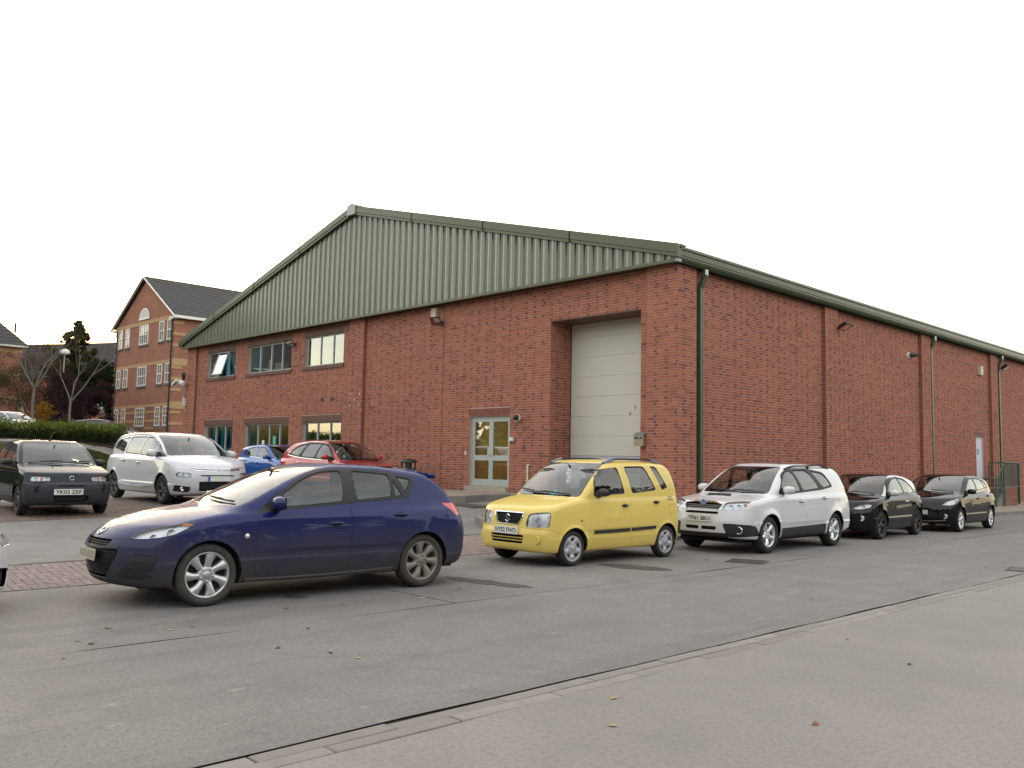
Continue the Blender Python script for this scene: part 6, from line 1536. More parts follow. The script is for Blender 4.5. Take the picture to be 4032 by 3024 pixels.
# ---------------- small boxy yellow car
RIM_FIVE_CAP = dict(n=5, w=(.10, .115), twist=0, rim_m='hubcap', dish=.006, hub_r=.085, th=.02, wp=.8, waist=.10, bulge=.012, cap=True, cap_m='hubcap', spin=False, ang=.3)
paint('paint_yellow', (0.72, 0.54, 0.135), rough=0.35, dirt=0.10, z_hi=.5, coat=.6)
YEL = dict(name='parked_car', label='small boxy yellow car with black side mouldings and roof bars', group='cars parked along the road lane', loc=(9.648, -16.219, 0), rz=R(-90.6), paint='paint_yellow', h=.0225, height=1.70, xr=(-1.72, 1.92), wheels=(1.18, -1.18), radius=.272, arch=.318, tyre_w=.16, rim_r=.195, wheel_in=.02, rim=RIM_FIVE_CAP, floor_z=.3,
    top=[(1.95, .74), (1.86, .83), (1.75, .885), (1.5, .965), (1.25, 1.02), (1.02, 1.055), (.6, 1.06), (-1.2, 1.06), (-1.7, 1.04)], crown=[(1.9, .05), (1.5, .05), (1.0, .045), (-2, .03)], crown_p=3.0,
    plan=[(1.92, .745), (1.6, .775), (1.18, .795), (.5, .805), (-.8, .805), (-1.3, .795), (-1.7, .745)], section=[(.12, .09), (.22, .045), (.34, .014), (.5, .003), (.66, 0), (.82, .006), (.95, .022), (1.05, .045), (1.15, .09), (1.3, .2)],
    nose=[(.12, 1.74), (.22, 1.83), (.34, 1.865), (.48, 1.87), (.58, 1.845), (.72, 1.825), (.84, 1.80), (1.0, 1.76)], sweep_f=.20, pow_f=3.6, tail=[(.15, -1.55), (.3, -1.65), (.5, -1.67), (.62, -1.645), (.9, -1.62), (1.1, -1.60)], sweep_r=.10, pow_r=4.5,
    bottom=[(1.9, .23), (1.5, .205), (-1.2, .21), (-1.7, .27)], belt=[(1.2, 1.0), (.7, 1.01), (-.9, 1.06), (-1.6, 1.10)],
    cabin=[(1.3, .74), (.8, .765), (.2, .775), (-.9, .772), (-1.4, .745), (-1.7, .70)], tumble=[(-.3, -.04), (0, 0), (.15, .020), (.3, .050), (.45, .092), (.55, .135), (.66, .21)],
    roof=[(.7, 1.575), (.35, 1.620), (0, 1.648), (-.5, 1.655), (-1.0, 1.640), (-1.35, 1.605), (-1.7, 1.56)], screen=[(.9, 1.20), (1.05, 1.04), (1.2, .87), (1.35, .69), (1.5, .48), (1.6, .32), (1.68, .16)], screen_curve=.10, kf=.68, back=[(.9, -1.63), (1.15, -1.605), (1.35, -1.53), (1.5, -1.45), (1.62, -1.34)], back_curve=.05, k_cabin=.07, k_rail=.09, k_ap=.07, k_shoulder=.06, k_front=.08, k_rear=.08, k_waist=.03,
    bumps=[(1.18, .62, .012, .42, .2), (-1.18, .62, .012, .42, .2)], flare=.014, flare_w=.035, creases=[([(1.1, .40), (0, .40), (-1.0, .42)], .006, .02, .06)],
    windows=[[(.665, 1.27, .03), (.50, 1.49, .05), (.03, 1.525, .05), (-.075, 1.10, .04), (.69, 1.062, .03)], [(-.155, 1.54, .05), (-.68, 1.55, .08), (-.92, 1.15, .04), (-.27, 1.10, .04)], [(-.85, 1.555, .03), (-1.00, 1.548, .04), (-1.265, 1.195, .03), (-1.09, 1.145, .03)]], window_door={0: 0, 1: 1}, seal_w=.020, glass_m={2: 'car_glass_dark'},
    windscreen=[(-.685, 1.065), (.685, 1.065), (.585, 1.575), (-.585, 1.575)], windscreen_zmin=1.03, rear_window=[(-.60, 1.10), (.60, 1.10), (.53, 1.54), (-.53, 1.54)], screen_base=1.0, dash_z=1.0, seat_x=.0, seat_h=.10, mirror_z=1.50, seat_m='interior_grey',
    cuts=[('headlight', 'front', [(.375, .595, .04), (.40, .79, .05), (.62, .83, .05), (.745, .83, .03), (.745, .60, .04)], 'both'), ('grille', 'front', [(-.315, .80, .03), (.315, .80, .03), (.225, .635, .04), (-.225, .635, .04)], 'front'), ('air_intake', 'front', [(-.36, .475, .02), (.36, .475, .02), (.34, .345, .03), (-.34, .345, .03)], 'front'),
          ('tail_lamp', 'side', [(-1.545, 1.06, .02), (-1.66, 1.06, .02), (-1.66, .62, .02), (-1.56, .62, .02)], 'both')],
    doors=[[(.80, 1.02), (.83, .7), (.80, .275), (-.195, .275), (-.19, 1.0), (-.10, 1.58), (.40, 1.56), (.62, 1.36)], [(-.10, 1.58), (-.19, 1.0), (-.195, .275), (-.80, .275), (-.86, .42), (-1.06, .64), (-1.09, .80), (-1.05, 1.05), (-.80, 1.58)]],
    panels=[('bonnet', 'top', [(1.80, -.36), (1.76, -.60), (1.06, -.715), (1.06, .715), (1.76, .60), (1.80, .36)], None), ('front_bumper', 'side_all', [(2.2, .1), (2.2, .585), (1.80, .585), (1.60, .56), (1.44, .50), (1.42, .1)], None), ('rear_bumper', 'side_all', [(-2.2, .1), (-2.2, .60), (-1.6, .60), (-1.46, .52), (-1.44, .1)], None)],
    handles=[(-.04, .905), (-.88, .945)], handle_m='black_plastic', handle_l=.15, mirror=(.60, 1.075), mirror_m='trim_black', mirror_size=(.09, .20, .13), mirror_reach=.12,
    mouldings=[('side_moulding', [(.72, .505), (.3, .505), (-.17, .512)], .062, .014, 'trim_black'), ('side_moulding', [(-.215, .513), (-.5, .52), (-.85, .53)], .062, .014, 'trim_black')],
    wipers=[((.50, 1.08), (-.12, 1.10)), ((-.08, 1.085), (-.66, 1.13))])
yel, yelc = build_car(YEL)
def roof_bars(r, c, y, x0, x1, m, h=.055, foot=None, mid=False, w=.035):
    for sg in (1, -1):
        P = []
        for t in np.linspace(0, 1, 13):
            x = x0+(x1-x0)*t; p = c.top_pt(x, sg*(y-.02*abs(2*t-1)))[0]; P.append(p+Vector((0, 0, h*min(1, 5*t, 5*(1-t))-.004)))
        b = MB()
        for a, d in zip(P[:-1], P[1:]): b.bar(a, d, w, .028)
        if mid:
            for q in (6,): b.bar(P[q]+Vector((0, 0, -h)), P[q], .05, w*.8, up=(1, 0, 0))
        b.build('roof_bar', m, r)
        if foot:
            for q in (0, -1):
                f = MB(); a = P[q]; d = P[2 if q == 0 else -3]; f.bar(a+Vector((0, 0, .012)), d+Vector((0, 0, .004)), w*1.25, .04); f.build('roof_bar_foot', foot, r)
def yellow_details():
    r, c = yel, yelc
    roof_bars(r, c, .60, .28, -1.22, 'trim_black', foot='plate_foot')
    # bright frame and slats of the grille, maker's S badge
    fr = [(-.32, .805), (0, .808), (.32, .805), (.30, .745), (.23, .632), (0, .628), (-.23, .632), (-.30, .745), (-.32, .805)]
    c.strip([(y, z) for y, z in fr], 'front', .022, .010, 'grille_frame', 'chrome', r)
    for k in range(4): z = .662+.034*k; w = .235+.06*(k/3); c.strip([(y, z) for y in np.linspace(-w, w, 7)], 'front', .010, .006, 'grille_slat', 'trim_black', r, off=-.02)
    for k in range(2): c.strip([(y, .388+.042*k) for y in np.linspace(-.345, .345, 7)], 'front', .013, .010, 'grille_slat', 'paint_yellow', r, off=-.006)
    p, n = c.front_pt(0, .715, .006); b = MB(); s = .06
    P = [(.75, .55), (.2, 1.0), (-.75, .25), (-.2, -.10), (.35, -.40), (-.05, -.62), (-.75, -.45)]
    path = [(.78, .50), (.1, 1.0), (-.72, .35), (.72, -.35), (-.1, -1.0), (-.78, -.50)]
    b.tube([p+Vector((.012, y*s, z*s)) for y, z in path], .011, n=6); b.build('badge', 'chrome', r)
    number_plate(r, 'NY02 FWO', c, 0, .535, R(6))
    for sg in (1, -1):
        p, n = c.side_pt(1.02, .70, sg, .002); MB().lathe([(0, .012), (.018, .009), (.026, 0)], axis='y', n=14).build('side_repeater', 'amber', r).location = p
        for (x, y, z, q) in ((1.70, .53, .76, .055), (1.70, .57, .66, .05)):
            p, n = c.front_pt(sg*y, z, -.045); o = MB().lathe([(q, .03), (q*.85, .0), (q*.3, -.02), (0, -.02)], axis='x', n=18).build('lamp_projector', 'chrome', r); o.location = p
        p, n = c.front_pt(sg*.60, .41, .001); MB().lathe([(.062, -.01), (.064, .004), (.054, .006), (0, .002)], axis='x', n=18).build('bumper_cap', 'paint_yellow', r).location = p
    # small dark lettering and the charger flap on the rear quarter
    for k, (z, t) in enumerate(((1.025, 'SUZUKI'), (.985, 'WAGON R+'))):
        me = text_mesh(t, .036, bold=.001); p, n = c.side_pt(-1.30, z, 1, .003); me.transform(Matrix(((-1, 0, 0, 0), (0, 0, 1, 0), (0, 1, 0, 0), (0, 0, 0, 1)))); link_mesh('lettering', me, r, 'plate_ink').location = p+Vector((0, .002, 0))
    fl = rounded([(-1.26, .90), (-1.42, .90), (-1.42, .74), (-1.26, .74)], .02); c.strip([tuple(q) for q in fl]+[tuple(fl[0])], 'side', .006, .001, 'fuel_flap_edge', 'seal', r, 1)
    # things lying behind the windscreen
    tag(plush((9.62, -17.02, 1.03), .06), 'turquoise soft toy lying on the dashboard of the yellow car', 'soft toy')
    g = thing('hanging_toy', 'pale beads and toy hanging from the mirror of the yellow car', 'ornament', (9.65, -16.68, 1.36)); b = MB()
    for k, (z, q) in enumerate(((0.10, .035), (.04, .045), (-.03, .038), (-.09, .045))): b.lathe([(0, -q)]+[(q*math.sin(a), -q*math.cos(a)) for a in np.linspace(.3, 2.84, 7)]+[(0, q)], c=(.01*(-1)**k, 0, z), n=12)
    b.build('beads', 'paper_white', g)
simple('plate_foot', (0.16, 0.20, 0.30), 0.4); simple('toy_turquoise', (0.06, 0.45, 0.48), 0.9, scale=30, bump=.3); simple('toy_blue', (0.02, 0.13, 0.50), 0.9, scale=30, bump=.3); simple('toy_buff', (0.55, 0.42, 0.20), 0.9, scale=30, bump=.3)
def plush(p, s):
    g = thing('soft_toy', None, None, p)
    for (x, y, z, q, m, nm) in ((0, 0, .5, .9, 'toy_turquoise', 'body'), (0, .9, 1.2, .6, 'toy_turquoise', 'head'), (.3, -1.0, .4, .5, 'toy_turquoise', 'leg'), (-.2, 1.5, .3, .6, 'toy_buff', 'arm'), (.3, -1.9, .35, .5, 'toy_blue', 'foot')):
        b = bmesh.new(); bmesh.ops.create_icosphere(b, subdivisions=2, radius=s*q); me = bpy.data.meshes.new(nm); b.to_mesh(me); b.free(); link_mesh(nm, me, g, m).location = (x*s, y*s, z*s)
    return g
yellow_details()
# ---------------- white estate SUV
RIM_FIVE = dict(n=5, w=(.075, .095), twist=0, rim_m='alloy_bright', dish=.022, hub_r=.065, nuts=5, th=.05, wp=.9, waist=.25, bulge=.01, spin=False, ang=.2)
paint('paint_white', (0.62, 0.61, 0.62), rough=0.35, dirt=0.10, z_hi=.55, coat=.9)
SUV = dict(name='parked_car', label='white estate SUV with bonnet scoop, black roof rails and black lower bumper', group='cars parked along the road lane', loc=(10.289, -11.553, 0), rz=R(-89.7), scale=1.0, paint='paint_white', h=.026, height=1.72, xr=(-2.30, 2.30), wheels=(1.3075, -1.3075), radius=.339, arch=.385, tyre_w=.22, rim_r=.222, wheel_in=.02, rim=RIM_FIVE,
    top=[(2.32, .74), (2.24, .86), (2.12, .925), (1.8, .985), (1.4, 1.035), (1.15, 1.06), (.9, 1.075), (0, 1.07), (-1.5, 1.10), (-2.28, 1.06)], crown=[(2.3, .08), (1.8, .06), (1.2, .05), (-2, .03)], crown_p=3.0,
    hood_bumps=[(1.40, 0, .030, .26, .26)],
    plan=[(2.3, .82), (1.9, .855), (1.31, .89), (.5, .8975), (-.8, .8975), (-1.5, .885), (-2.0, .855), (-2.3, .79)], section=[(.14, .10), (.26, .045), (.40, .016), (.56, .003), (.70, 0), (.86, .008), (.98, .026), (1.08, .052), (1.18, .11), (1.4, .28)],
    nose=[(.15, 2.10), (.25, 2.19), (.40, 2.255), (.56, 2.27), (.68, 2.25), (.80, 2.22), (.92, 2.18), (1.1, 2.1)], sweep_f=.34, pow_f=2.6, tail=[(.2, -2.10), (.36, -2.24), (.55, -2.27), (.72, -2.255), (.9, -2.20), (1.1, -2.17)], sweep_r=.20, pow_r=3.2,
    bottom=[(2.25, .30), (1.7, .26), (-1.5, .26), (-2.25, .36)], belt=[(1.2, 1.03), (.8, 1.045), (-.8, 1.10), (-2.1, 1.16)],
    cabin=[(1.4, .76), (.9, .80), (.2, .825), (-1.0, .822), (-1.6, .795), (-2.15, .74)], tumble=TUM,
    roof=[(.6, 1.575), (.3, 1.625), (-.1, 1.655), (-.6, 1.66), (-1.2, 1.645), (-1.7, 1.605), (-2.1, 1.56)], screen=[(.9, 1.44), (1.06, 1.20), (1.2, .99), (1.35, .76), (1.5, .50), (1.6, .28), (1.68, .08)], screen_curve=.16, kf=.56, back=[(1.0, -2.17), (1.18, -2.13), (1.35, -2.03), (1.5, -1.93), (1.62, -1.80)], back_curve=.10, k_cabin=.07, k_rail=.08, k_shoulder=.07,
    bumps=[(1.3075, .72, .016, .48, .16), (-1.3075, .72, .018, .48, .16)], flare=.020, flare_w=.06, creases=[([(1.2, .90), (0, .945), (-1.9, 1.0)], .008, .03, .08), ([(.85, .50), (0, .52), (-.85, .56)], .012, .012, .05)],
    windows=[[(.74, 1.145, .03), (.52, 1.42, .05), (.35, 1.50, .06), (.13, 1.528, .04), (-.015, 1.115, .03), (.72, 1.085, .02)], [(.045, 1.533, .04), (-.49, 1.535, .05), (-.80, 1.165, .03), (-.115, 1.12, .03)], [(-.66, 1.53, .04), (-1.10, 1.475, .08), (-1.36, 1.22, .05), (-.95, 1.17, .04)]], window_door={0: 0, 1: 1}, seal_w=.020,
    surround=[[(.84, 1.07, .03), (.0, 1.095, .05), (-.9, 1.145, .06), (-1.40, 1.20, .06), (-1.15, 1.50, .10), (-.6, 1.555, .1), (.14, 1.545, .1), (.36, 1.515, .1), (.54, 1.42, .05)]], trim_m='trim_black',
    windscreen=[(-.70, 1.09), (.70, 1.09), (.535, 1.575), (-.535, 1.575)], windscreen_zmin=1.045, rear_window=[(-.62, 1.15), (.62, 1.15), (.54, 1.53), (-.54, 1.53)], screen_base=1.08, dash_z=1.02, seat_x=.05, seat_h=.10, mirror_z=1.50,
    cuts=[('headlight', 'front', [(.42, .80, .03), (.44, .93, .03), (.66, .955, .04), (.80, .95, .02), (.775, .83, .03), (.62, .775, .05)], 'both'), ('grille', 'front', [(-.395, .925, .03), (.395, .925, .03), (.37, .80, .05), (-.37, .80, .05)], 'front'), ('air_intake', 'front', [(-.36, .755, .015), (.36, .755, .015), (.34, .715, .015), (-.34, .715, .015)], 'front'), ('air_intake', 'front', [(-.33, .49, .02), (-.03, .49, .02), (-.03, .43, .02), (-.31, .43, .02)], 'front'), ('air_intake', 'front', [(.03, .49, .02), (.33, .49, .02), (.31, .43, .02), (.03, .43, .02)], 'front'),
          ('bumper_trim', 'front', [(.44, .545, .03), (.60, .55, .04), (.86, .53, .02), (.88, .33, .02), (.52, .30, .05)], 'both'), ('lower_bumper', 'front', [(-.52, .375, .02), (.52, .375, .02), (.52, .2, .02), (-.52, .2, .02)], 'front'),
          ('tail_lamp', 'side', [(-1.90, 1.17, .03), (-2.2, 1.13, .02), (-2.2, .88, .02), (-2.10, .87, .04)], 'both'), ('sill', 'side', [(.90, .44, .02), (-.88, .47, .02), (-.88, .2, .02), (.90, .2, .02)], 'both'), ('sunroof', 'top', [(.0, -.40), (.0, .40), (-.80, .42), (-.80, -.42)], 'top')],
    cut_m={'bumper_trim': 'trim_black', 'lower_bumper': 'trim_black', 'sill': 'trim_black'},
    doors=[[(.90, 1.04), (.90, .44), (-.06, .44), (-.065, 1.1), (.07, 1.56), (.40, 1.54), (.62, 1.41)], [(.07, 1.56), (-.065, 1.1), (-.06, .44), (-.80, .45), (-.92, .62), (-1.10, .84), (-1.10, 1.10), (-.92, 1.19), (-.62, 1.57)]],
    panels=[('bonnet', 'top', [(2.16, -.40), (2.08, -.66), (1.15, -.77), (1.15, .77), (2.08, .66), (2.16, .40)], None), ('front_bumper', 'side_all', [(2.5, .1), (2.5, .79), (2.05, .79), (1.85, .80), (1.70, .72), (1.69, .1)], None), ('rear_bumper', 'side_all', [(-2.5, .1), (-2.5, .74), (-1.98, .74), (-1.74, .66), (-1.70, .1)], None)],
    handles=[(.10, .93), (-.86, .985)], mirror=(.70, 1.10), mirror_m='paint_white', mirror_size=(.12, .225, .155), mirror_reach=.15, wipers=[((.62, 1.10), (0, 1.12)), ((.05, 1.10), (-.62, 1.15))])
suv, suvc = build_car(SUV)
def suv_details():
    r, c = suv, suvc; roof_bars(r, c, .63, .30, -1.55, 'trim_black', h=.06, mid=True, w=.045)
    c.strip([(-.39, .905), (-.2, .93), (0, .935), (.2, .93), (.39, .905)], 'front', .038, .010, 'grille_bar', 'chrome', r)
    for k in range(3): z = .822+.030*k; c.strip([(y, z) for y in np.linspace(-.37, .37, 9)], 'front', .007, .006, 'grille_slat', 'grey_metal', r, off=-.026)
    fr = [(-.40, .925), (-.385, .80), (-.36, .792), (.36, .792), (.385, .80), (.40, .925)]; c.strip(fr, 'front', .020, .008, 'grille_frame', 'chrome', r)
    p, n = c.front_pt(0, .915, .014); b = MB(); V = [p+Vector((0, .075*math.cos(a), .040*math.sin(a))) for a in np.linspace(0, 2*math.pi, 24, endpoint=False)]; b.tube(V+[V[0]], .006, n=6, cap=False)
    for (y, z, q) in ((-.045, .010, .012), (-.01, .02, .007), (.02, .012, .007), (.045, .005, .007), (.015, -.018, .007), (-.015, -.012, .007)): b.lathe([(q, 0), (0, .006)], axis='x', c=(p.x+.002, y, p.z+z), n=8)
    MB().add([p+Vector((-.003, .072*math.cos(a), .038*math.sin(a))) for a in np.linspace(0, 2*math.pi, 24, endpoint=False)], [tuple(range(24))]).build('badge_field', 'plate_blue', b.build('badge', 'chrome', r))
    number_plate(r, 'YF61 BKU', c, 0, .63, R(3))
    o = MB(); q = c.top_pt(1.60, 0)[0]; ws = .25
    o.add([q+Vector((.03, -ws, -.012)), q+Vector((.03, ws, -.012)), q+Vector((-.02, ws, .036)), q+Vector((-.02, -ws, .036))], [(0, 1, 2, 3)]); o.build('scoop_mouth', 'seal', r)
    for sg in (1, -1):
        p, n = c.front_pt(sg*.70, .435, .002); MB().lathe([(.068, -.02), (.070, .008), (.056, .010), (.05, -.01)], axis='x', n=20).build('fog_lamp', 'chrome', r).location = p; MB().lathe([(.05, -.005), (0, 0)], axis='x', n=16).build('fog_lens', 'reflector', r.children[-1])
        for (y, z, q) in ((.56, .86, .05), (.68, .875, .045)):
            p, n = c.front_pt(sg*y, z, -.05); MB().lathe([(q, .03), (q*.85, .0), (q*.3, -.02), (0, -.02)], axis='x', n=18).build('lamp_projector', 'chrome', r).location = p
        p, n = c.front_pt(sg*.76, .90, -.02); MB().obox(p, (.02, 0, 0), (0, .025, 0), (0, 0, .015)).build('indicator_lamp', 'amber', r)
suv_details()
# ---------------- black small three-door with white pillars
RIM_BLACK = dict(n=6, w=(.03, .045), twist=0, rim_m='alloy_black', dish=.02, hub_r=.06, th=.03, fork=.045, spin=True)
paint('paint_black', (0.004, 0.004, 0.005), rough=0.30, spec=0.0, coat=.8, dirt=0.04, dirt_col=(.05, .047, .043), z_hi=.5)
ADM = dict(name='parked_car', label='small black three-door hatchback with white pillars, white mirrors and black wheels', group='cars parked along the road lane', loc=(10.115, -6.508, 0), rz=R(-87.2), paint='paint_black', h=.028, height=1.50, xr=(-1.83, 1.92), wheels=(1.155, -1.155), radius=.312, arch=.350, tyre_w=.215, rim_r=.226, wheel_in=.015, rim=RIM_BLACK,
    top=[(1.95, .66), (1.85, .78), (1.65, .865), (1.35, .93), (1.1, .97), (.85, 1.0), (0, 1.0), (-1.2, 1.02), (-1.8, 1.0)], crown=[(1.9, .12), (1.5, .09), (1.0, .06), (-2, .04)],
    plan=[(1.92, .78), (1.55, .82), (1.155, .852), (.4, .86), (-.7, .86), (-1.2, .86), (-1.55, .83), (-1.83, .76)], section=SEC, nose=[(.12, 1.70), (.25, 1.82), (.40, 1.875), (.55, 1.88), (.68, 1.85), (.80, 1.78), (1, 1.7)], sweep_f=.34, pow_f=2.5, tail=[(.15, -1.64), (.3, -1.76), (.5, -1.80), (.7, -1.79), (.9, -1.73), (1.05, -1.67)], sweep_r=.24, pow_r=2.6,
    bottom=[(1.9, .22), (1.4, .19), (-1.2, .19), (-1.8, .28)], belt=[(1.0, .95), (.6, .965), (-.5, .99), (-1.5, 1.04)], cabin=[(1.1, .72), (.7, .765), (.1, .785), (-.7, .785), (-1.2, .755), (-1.7, .68)], tumble=TUM,
    roof=[(.6, 1.36), (.3, 1.42), (0, 1.455), (-.35, 1.465), (-.75, 1.44), (-1.1, 1.38), (-1.5, 1.28)], screen=[(.85, 1.10), (.98, .93), (1.10, .75), (1.22, .56), (1.34, .33), (1.42, .16), (1.5, -.03)], screen_curve=.20, kf=.55, back=[(.9, -1.70), (1.05, -1.64), (1.2, -1.52), (1.32, -1.38), (1.42, -1.20)], back_curve=.16, k_cabin=.08, k_shoulder=.09, k_front=.10, k_rear=.10,
    bumps=[(1.155, .72, .016, .42, .16), (-1.155, .74, .028, .45, .18)], flare=.012, creases=[([(.6, .80), (-.2, .845), (-1.1, .90)], .012, .02, .08), ([(.75, .40), (0, .38), (-.7, .47)], .012, .02, .10)],
    windows=[[(.60, 1.02, .02), (.36, 1.25, .06), (.10, 1.345, .08), (-.26, 1.385, .03), (-.40, 1.01, .02), (.60, .985, .02)], [(-.31, 1.385, .03), (-.65, 1.345, .1), (-1.02, 1.16, .1), (-1.20, 1.045, .02), (-.46, 1.01, .02)]], window_door={0: 0}, seal_w=.014,
    windscreen=[(-.70, .995), (.70, .995), (.56, 1.39), (-.56, 1.39)], windscreen_zmin=.955, rear_window=[(-.56, 1.07), (.56, 1.07), (.50, 1.30), (-.50, 1.30)], screen_base=.92, dash_z=.93, seat_x=-.1, seat_h=.02, mirror_z=1.32,
    cuts=[('headlight~', 'front', [(.42, .70), (.50, .755), (.62, .80), (.73, .81), (.765, .77), (.73, .72), (.62, .685), (.50, .675)], 'both'), ('grille', 'front', [(-.36, .60, .03), (.36, .60, .03), (.30, .42, .06), (-.30, .42, .06)], 'front'), ('air_intake', 'front', [(-.46, .345, .02), (.46, .345, .02), (.42, .26, .02), (-.42, .26, .02)], 'front'), ('tail_lamp', 'side', [(-1.52, .93, .03), (-1.75, .92, .02), (-1.75, .76, .02), (-1.60, .75, .04)], 'both')],
    doors=[[(.76, .93), (.78, .6), (.74, .25), (-.52, .25), (-.53, .7), (-.40, 1.42), (.10, 1.385), (.38, 1.29), (.62, 1.06)]],
    panels=[('roof_frame', 'side', [(1.05, .975, .01), (.72, 1.22, .03), (.40, 1.36, .05), (0, 1.50), (-.5, 1.54), (-1.1, 1.48), (-1.55, 1.18), (-1.32, 1.04, .01), (-1.22, 1.045, .01), (-1.04, 1.185, .05), (-.66, 1.372, .05), (-.28, 1.412), (.10, 1.372), (.37, 1.275), (.62, 1.04), (.70, .955, .01)], 'paint_white'), ('bonnet', 'top', [(1.78, -.36), (1.62, -.60), (1.0, -.70), (1.0, .70), (1.62, .60), (1.78, .36)], None)],
    handles=[(-.36, .83)], handle_m='chrome', mirror=(.56, .985), mirror_m='paint_white', mirror_size=(.10, .21, .14), wipers=[((.55, 1.0), (0, 1.03))])
adm, admc = build_car(ADM)
number_plate(adm, None, admc, 0, .50, 0, 'plate_white')
admc.strip([(-.36, .60), (-.30, .565), (0, .555), (.30, .565), (.36, .60)], 'front', .025, .010, 'grille_bar', 'chrome', adm)
for sg in (1, -1):
    p, n = admc.front_pt(sg*.60, .475, .002); o = MB().lathe([(.06, -.02), (.062, .008), (.048, .010), (.04, -.01)], axis='x', n=18).build('fog_lamp', 'chrome', adm); o.location = p; MB().lathe([(.045, -.002), (0, .004)], axis='x', n=14).build('fog_lens', 'reflector', o)
    p, n = admc.front_pt(sg*.63, .745, -.04); MB().lathe([(.045, .03), (.04, .0), (0, -.02)], axis='x', n=16).build('lamp_projector', 'chrome', adm).location = p
    admc.strip([(.30*sg, .31), (.50*sg, .315), (.66*sg, .335)], 'front', .018, .008, 'bumper_blade', 'gloss_black', adm)
# ---------------- black five-door hatchback (its shape serves the blue one by the gable too)
RIM_TWIN = dict(n=7, w=(.035, .05), twist=.05, rim_m='alloy_bright', dish=.015, hub_r=.06, th=.035, fork=.03)
HAT = dict(name='parked_car', label='black five-door hatchback with bright alloy wheels at the far end of the row', group='cars parked along the road lane', loc=(10.34, -2.077, 0), rz=R(-88.3), paint='paint_black', h=.028, height=1.50, xr=(-1.98, 2.02), wheels=(1.245, -1.245), radius=.303, arch=.342, tyre_w=.20, rim_r=.212, wheel_in=.02, rim=RIM_TWIN,
    top=[(2.05, .66), (1.95, .76), (1.75, .85), (1.45, .93), (1.15, .985), (.9, 1.01), (0, 1.0), (-1.2, 1.03), (-1.9, 1.0)], crown=[(2.0, .11), (1.6, .09), (1.1, .06), (-2, .04)],
    plan=[(2.02, .78), (1.7, .82), (1.245, .85), (.5, .861), (-.7, .861), (-1.3, .855), (-1.7, .82), (-1.98, .75)], section=SEC, nose=[(.12, 1.82), (.25, 1.93), (.4, 1.985), (.55, 1.985), (.68, 1.95), (.8, 1.86), (1, 1.7)], sweep_f=.38, pow_f=2.4, tail=[(.15, -1.80), (.3, -1.92), (.5, -1.955), (.7, -1.94), (.9, -1.88), (1.05, -1.82)], sweep_r=.26, pow_r=2.6,
    bottom=[(2.0, .22), (1.5, .19), (-1.3, .19), (-1.9, .29)], belt=[(1.1, .93), (.6, .965), (-.5, 1.02), (-1.5, 1.10)], cabin=[(1.2, .72), (.8, .765), (.1, .79), (-.7, .785), (-1.2, .75), (-1.8, .67)], tumble=TUM,
    roof=[(.6, 1.36), (.3, 1.42), (0, 1.458), (-.4, 1.472), (-.9, 1.445), (-1.3, 1.39), (-1.75, 1.31)], screen=[(.85, 1.25), (.98, 1.03), (1.10, .82), (1.22, .59), (1.34, .33), (1.42, .14), (1.5, -.08)], screen_curve=.20, kf=.52, back=[(.9, -1.84), (1.08, -1.79), (1.22, -1.68), (1.34, -1.55), (1.42, -1.42)], back_curve=.15, k_cabin=.08, k_shoulder=.09, k_front=.10, k_rear=.10, spoiler=(-1.40, -1.72, (1.375, 1.335), .03, .56),
    bumps=[(1.245, .70, .014, .42, .16), (-1.245, .72, .018, .45, .18)], creases=[([(1.05, .78), (.2, .85), (-1.5, .96)], .012, .02, .10), ([(.8, .38), (0, .38), (-.8, .45)], .010, .02, .10)],
    windows=[[(.66, 1.0, .01), (.40, 1.22, .06), (.15, 1.345, .08), (-.19, 1.385, .03), (-.20, 1.03, .02), (.66, .985, .01)], [(-.29, 1.385, .03), (-.78, 1.36, .06), (-1.0, 1.10, .02), (-.30, 1.04, .02)], [(-.86, 1.345, .03), (-1.05, 1.29, .06), (-1.27, 1.13, .02), (-1.06, 1.10, .02)]], window_door={0: 0, 1: 1}, seal_w=.016,
    windscreen=[(-.70, 1.005), (.70, 1.005), (.55, 1.395), (-.55, 1.395)], windscreen_zmin=.96, rear_window=[(-.56, 1.10), (.56, 1.10), (.48, 1.32), (-.48, 1.32)], screen_base=.98, dash_z=.94, seat_x=-.05, seat_h=.02, mirror_z=1.33,
    cuts=[('headlight', 'side', [(1.84, .70, .02), (1.60, .83, .04), (1.30, .905, .02), (1.36, .83, .03), (1.56, .73, .04), (1.72, .685, .03)], 'both'), ('grille', 'front', [(-.52, .52, .04), (-.30, .60, .05), (.30, .60, .05), (.52, .52, .04), (.40, .33, .05), (-.40, .33, .05)], 'front'), ('tail_lamp', 'side', [(-1.50, 1.14, .02), (-1.62, 1.12, .02), (-1.78, .86, .02), (-1.62, .84, .03)], 'both')],
    doors=[[(.80, .93), (.81, .6), (.78, .255), (-.24, .255), (-.25, 1.0), (-.24, 1.42), (.15, 1.385), (.42, 1.26), (.68, 1.03)], [(-.24, 1.42), (-.25, 1.0), (-.24, .255), (-.72, .255), (-.88, .45), (-1.06, .70), (-1.10, .95), (-1.04, 1.11), (-.82, 1.40)]],
    panels=[('bonnet', 'top', [(1.86, -.34), (1.60, -.62), (1.05, -.70), (1.05, .70), (1.60, .62), (1.86, .34)], None)], handles=[(-.08, .84), (-.92, .90)], mirror=(.60, .985), mirror_m='paint_black', mirror_size=(.10, .21, .14), wipers=[((.55, 1.01), (0, 1.04))],
    mouldings=[('waist_trim', [(.66, .972), (.2, .995), (-.25, 1.022), (-.7, 1.055), (-1.0, 1.085)], .014, .004, 'chrome')])
hat, hatc = build_car(HAT)
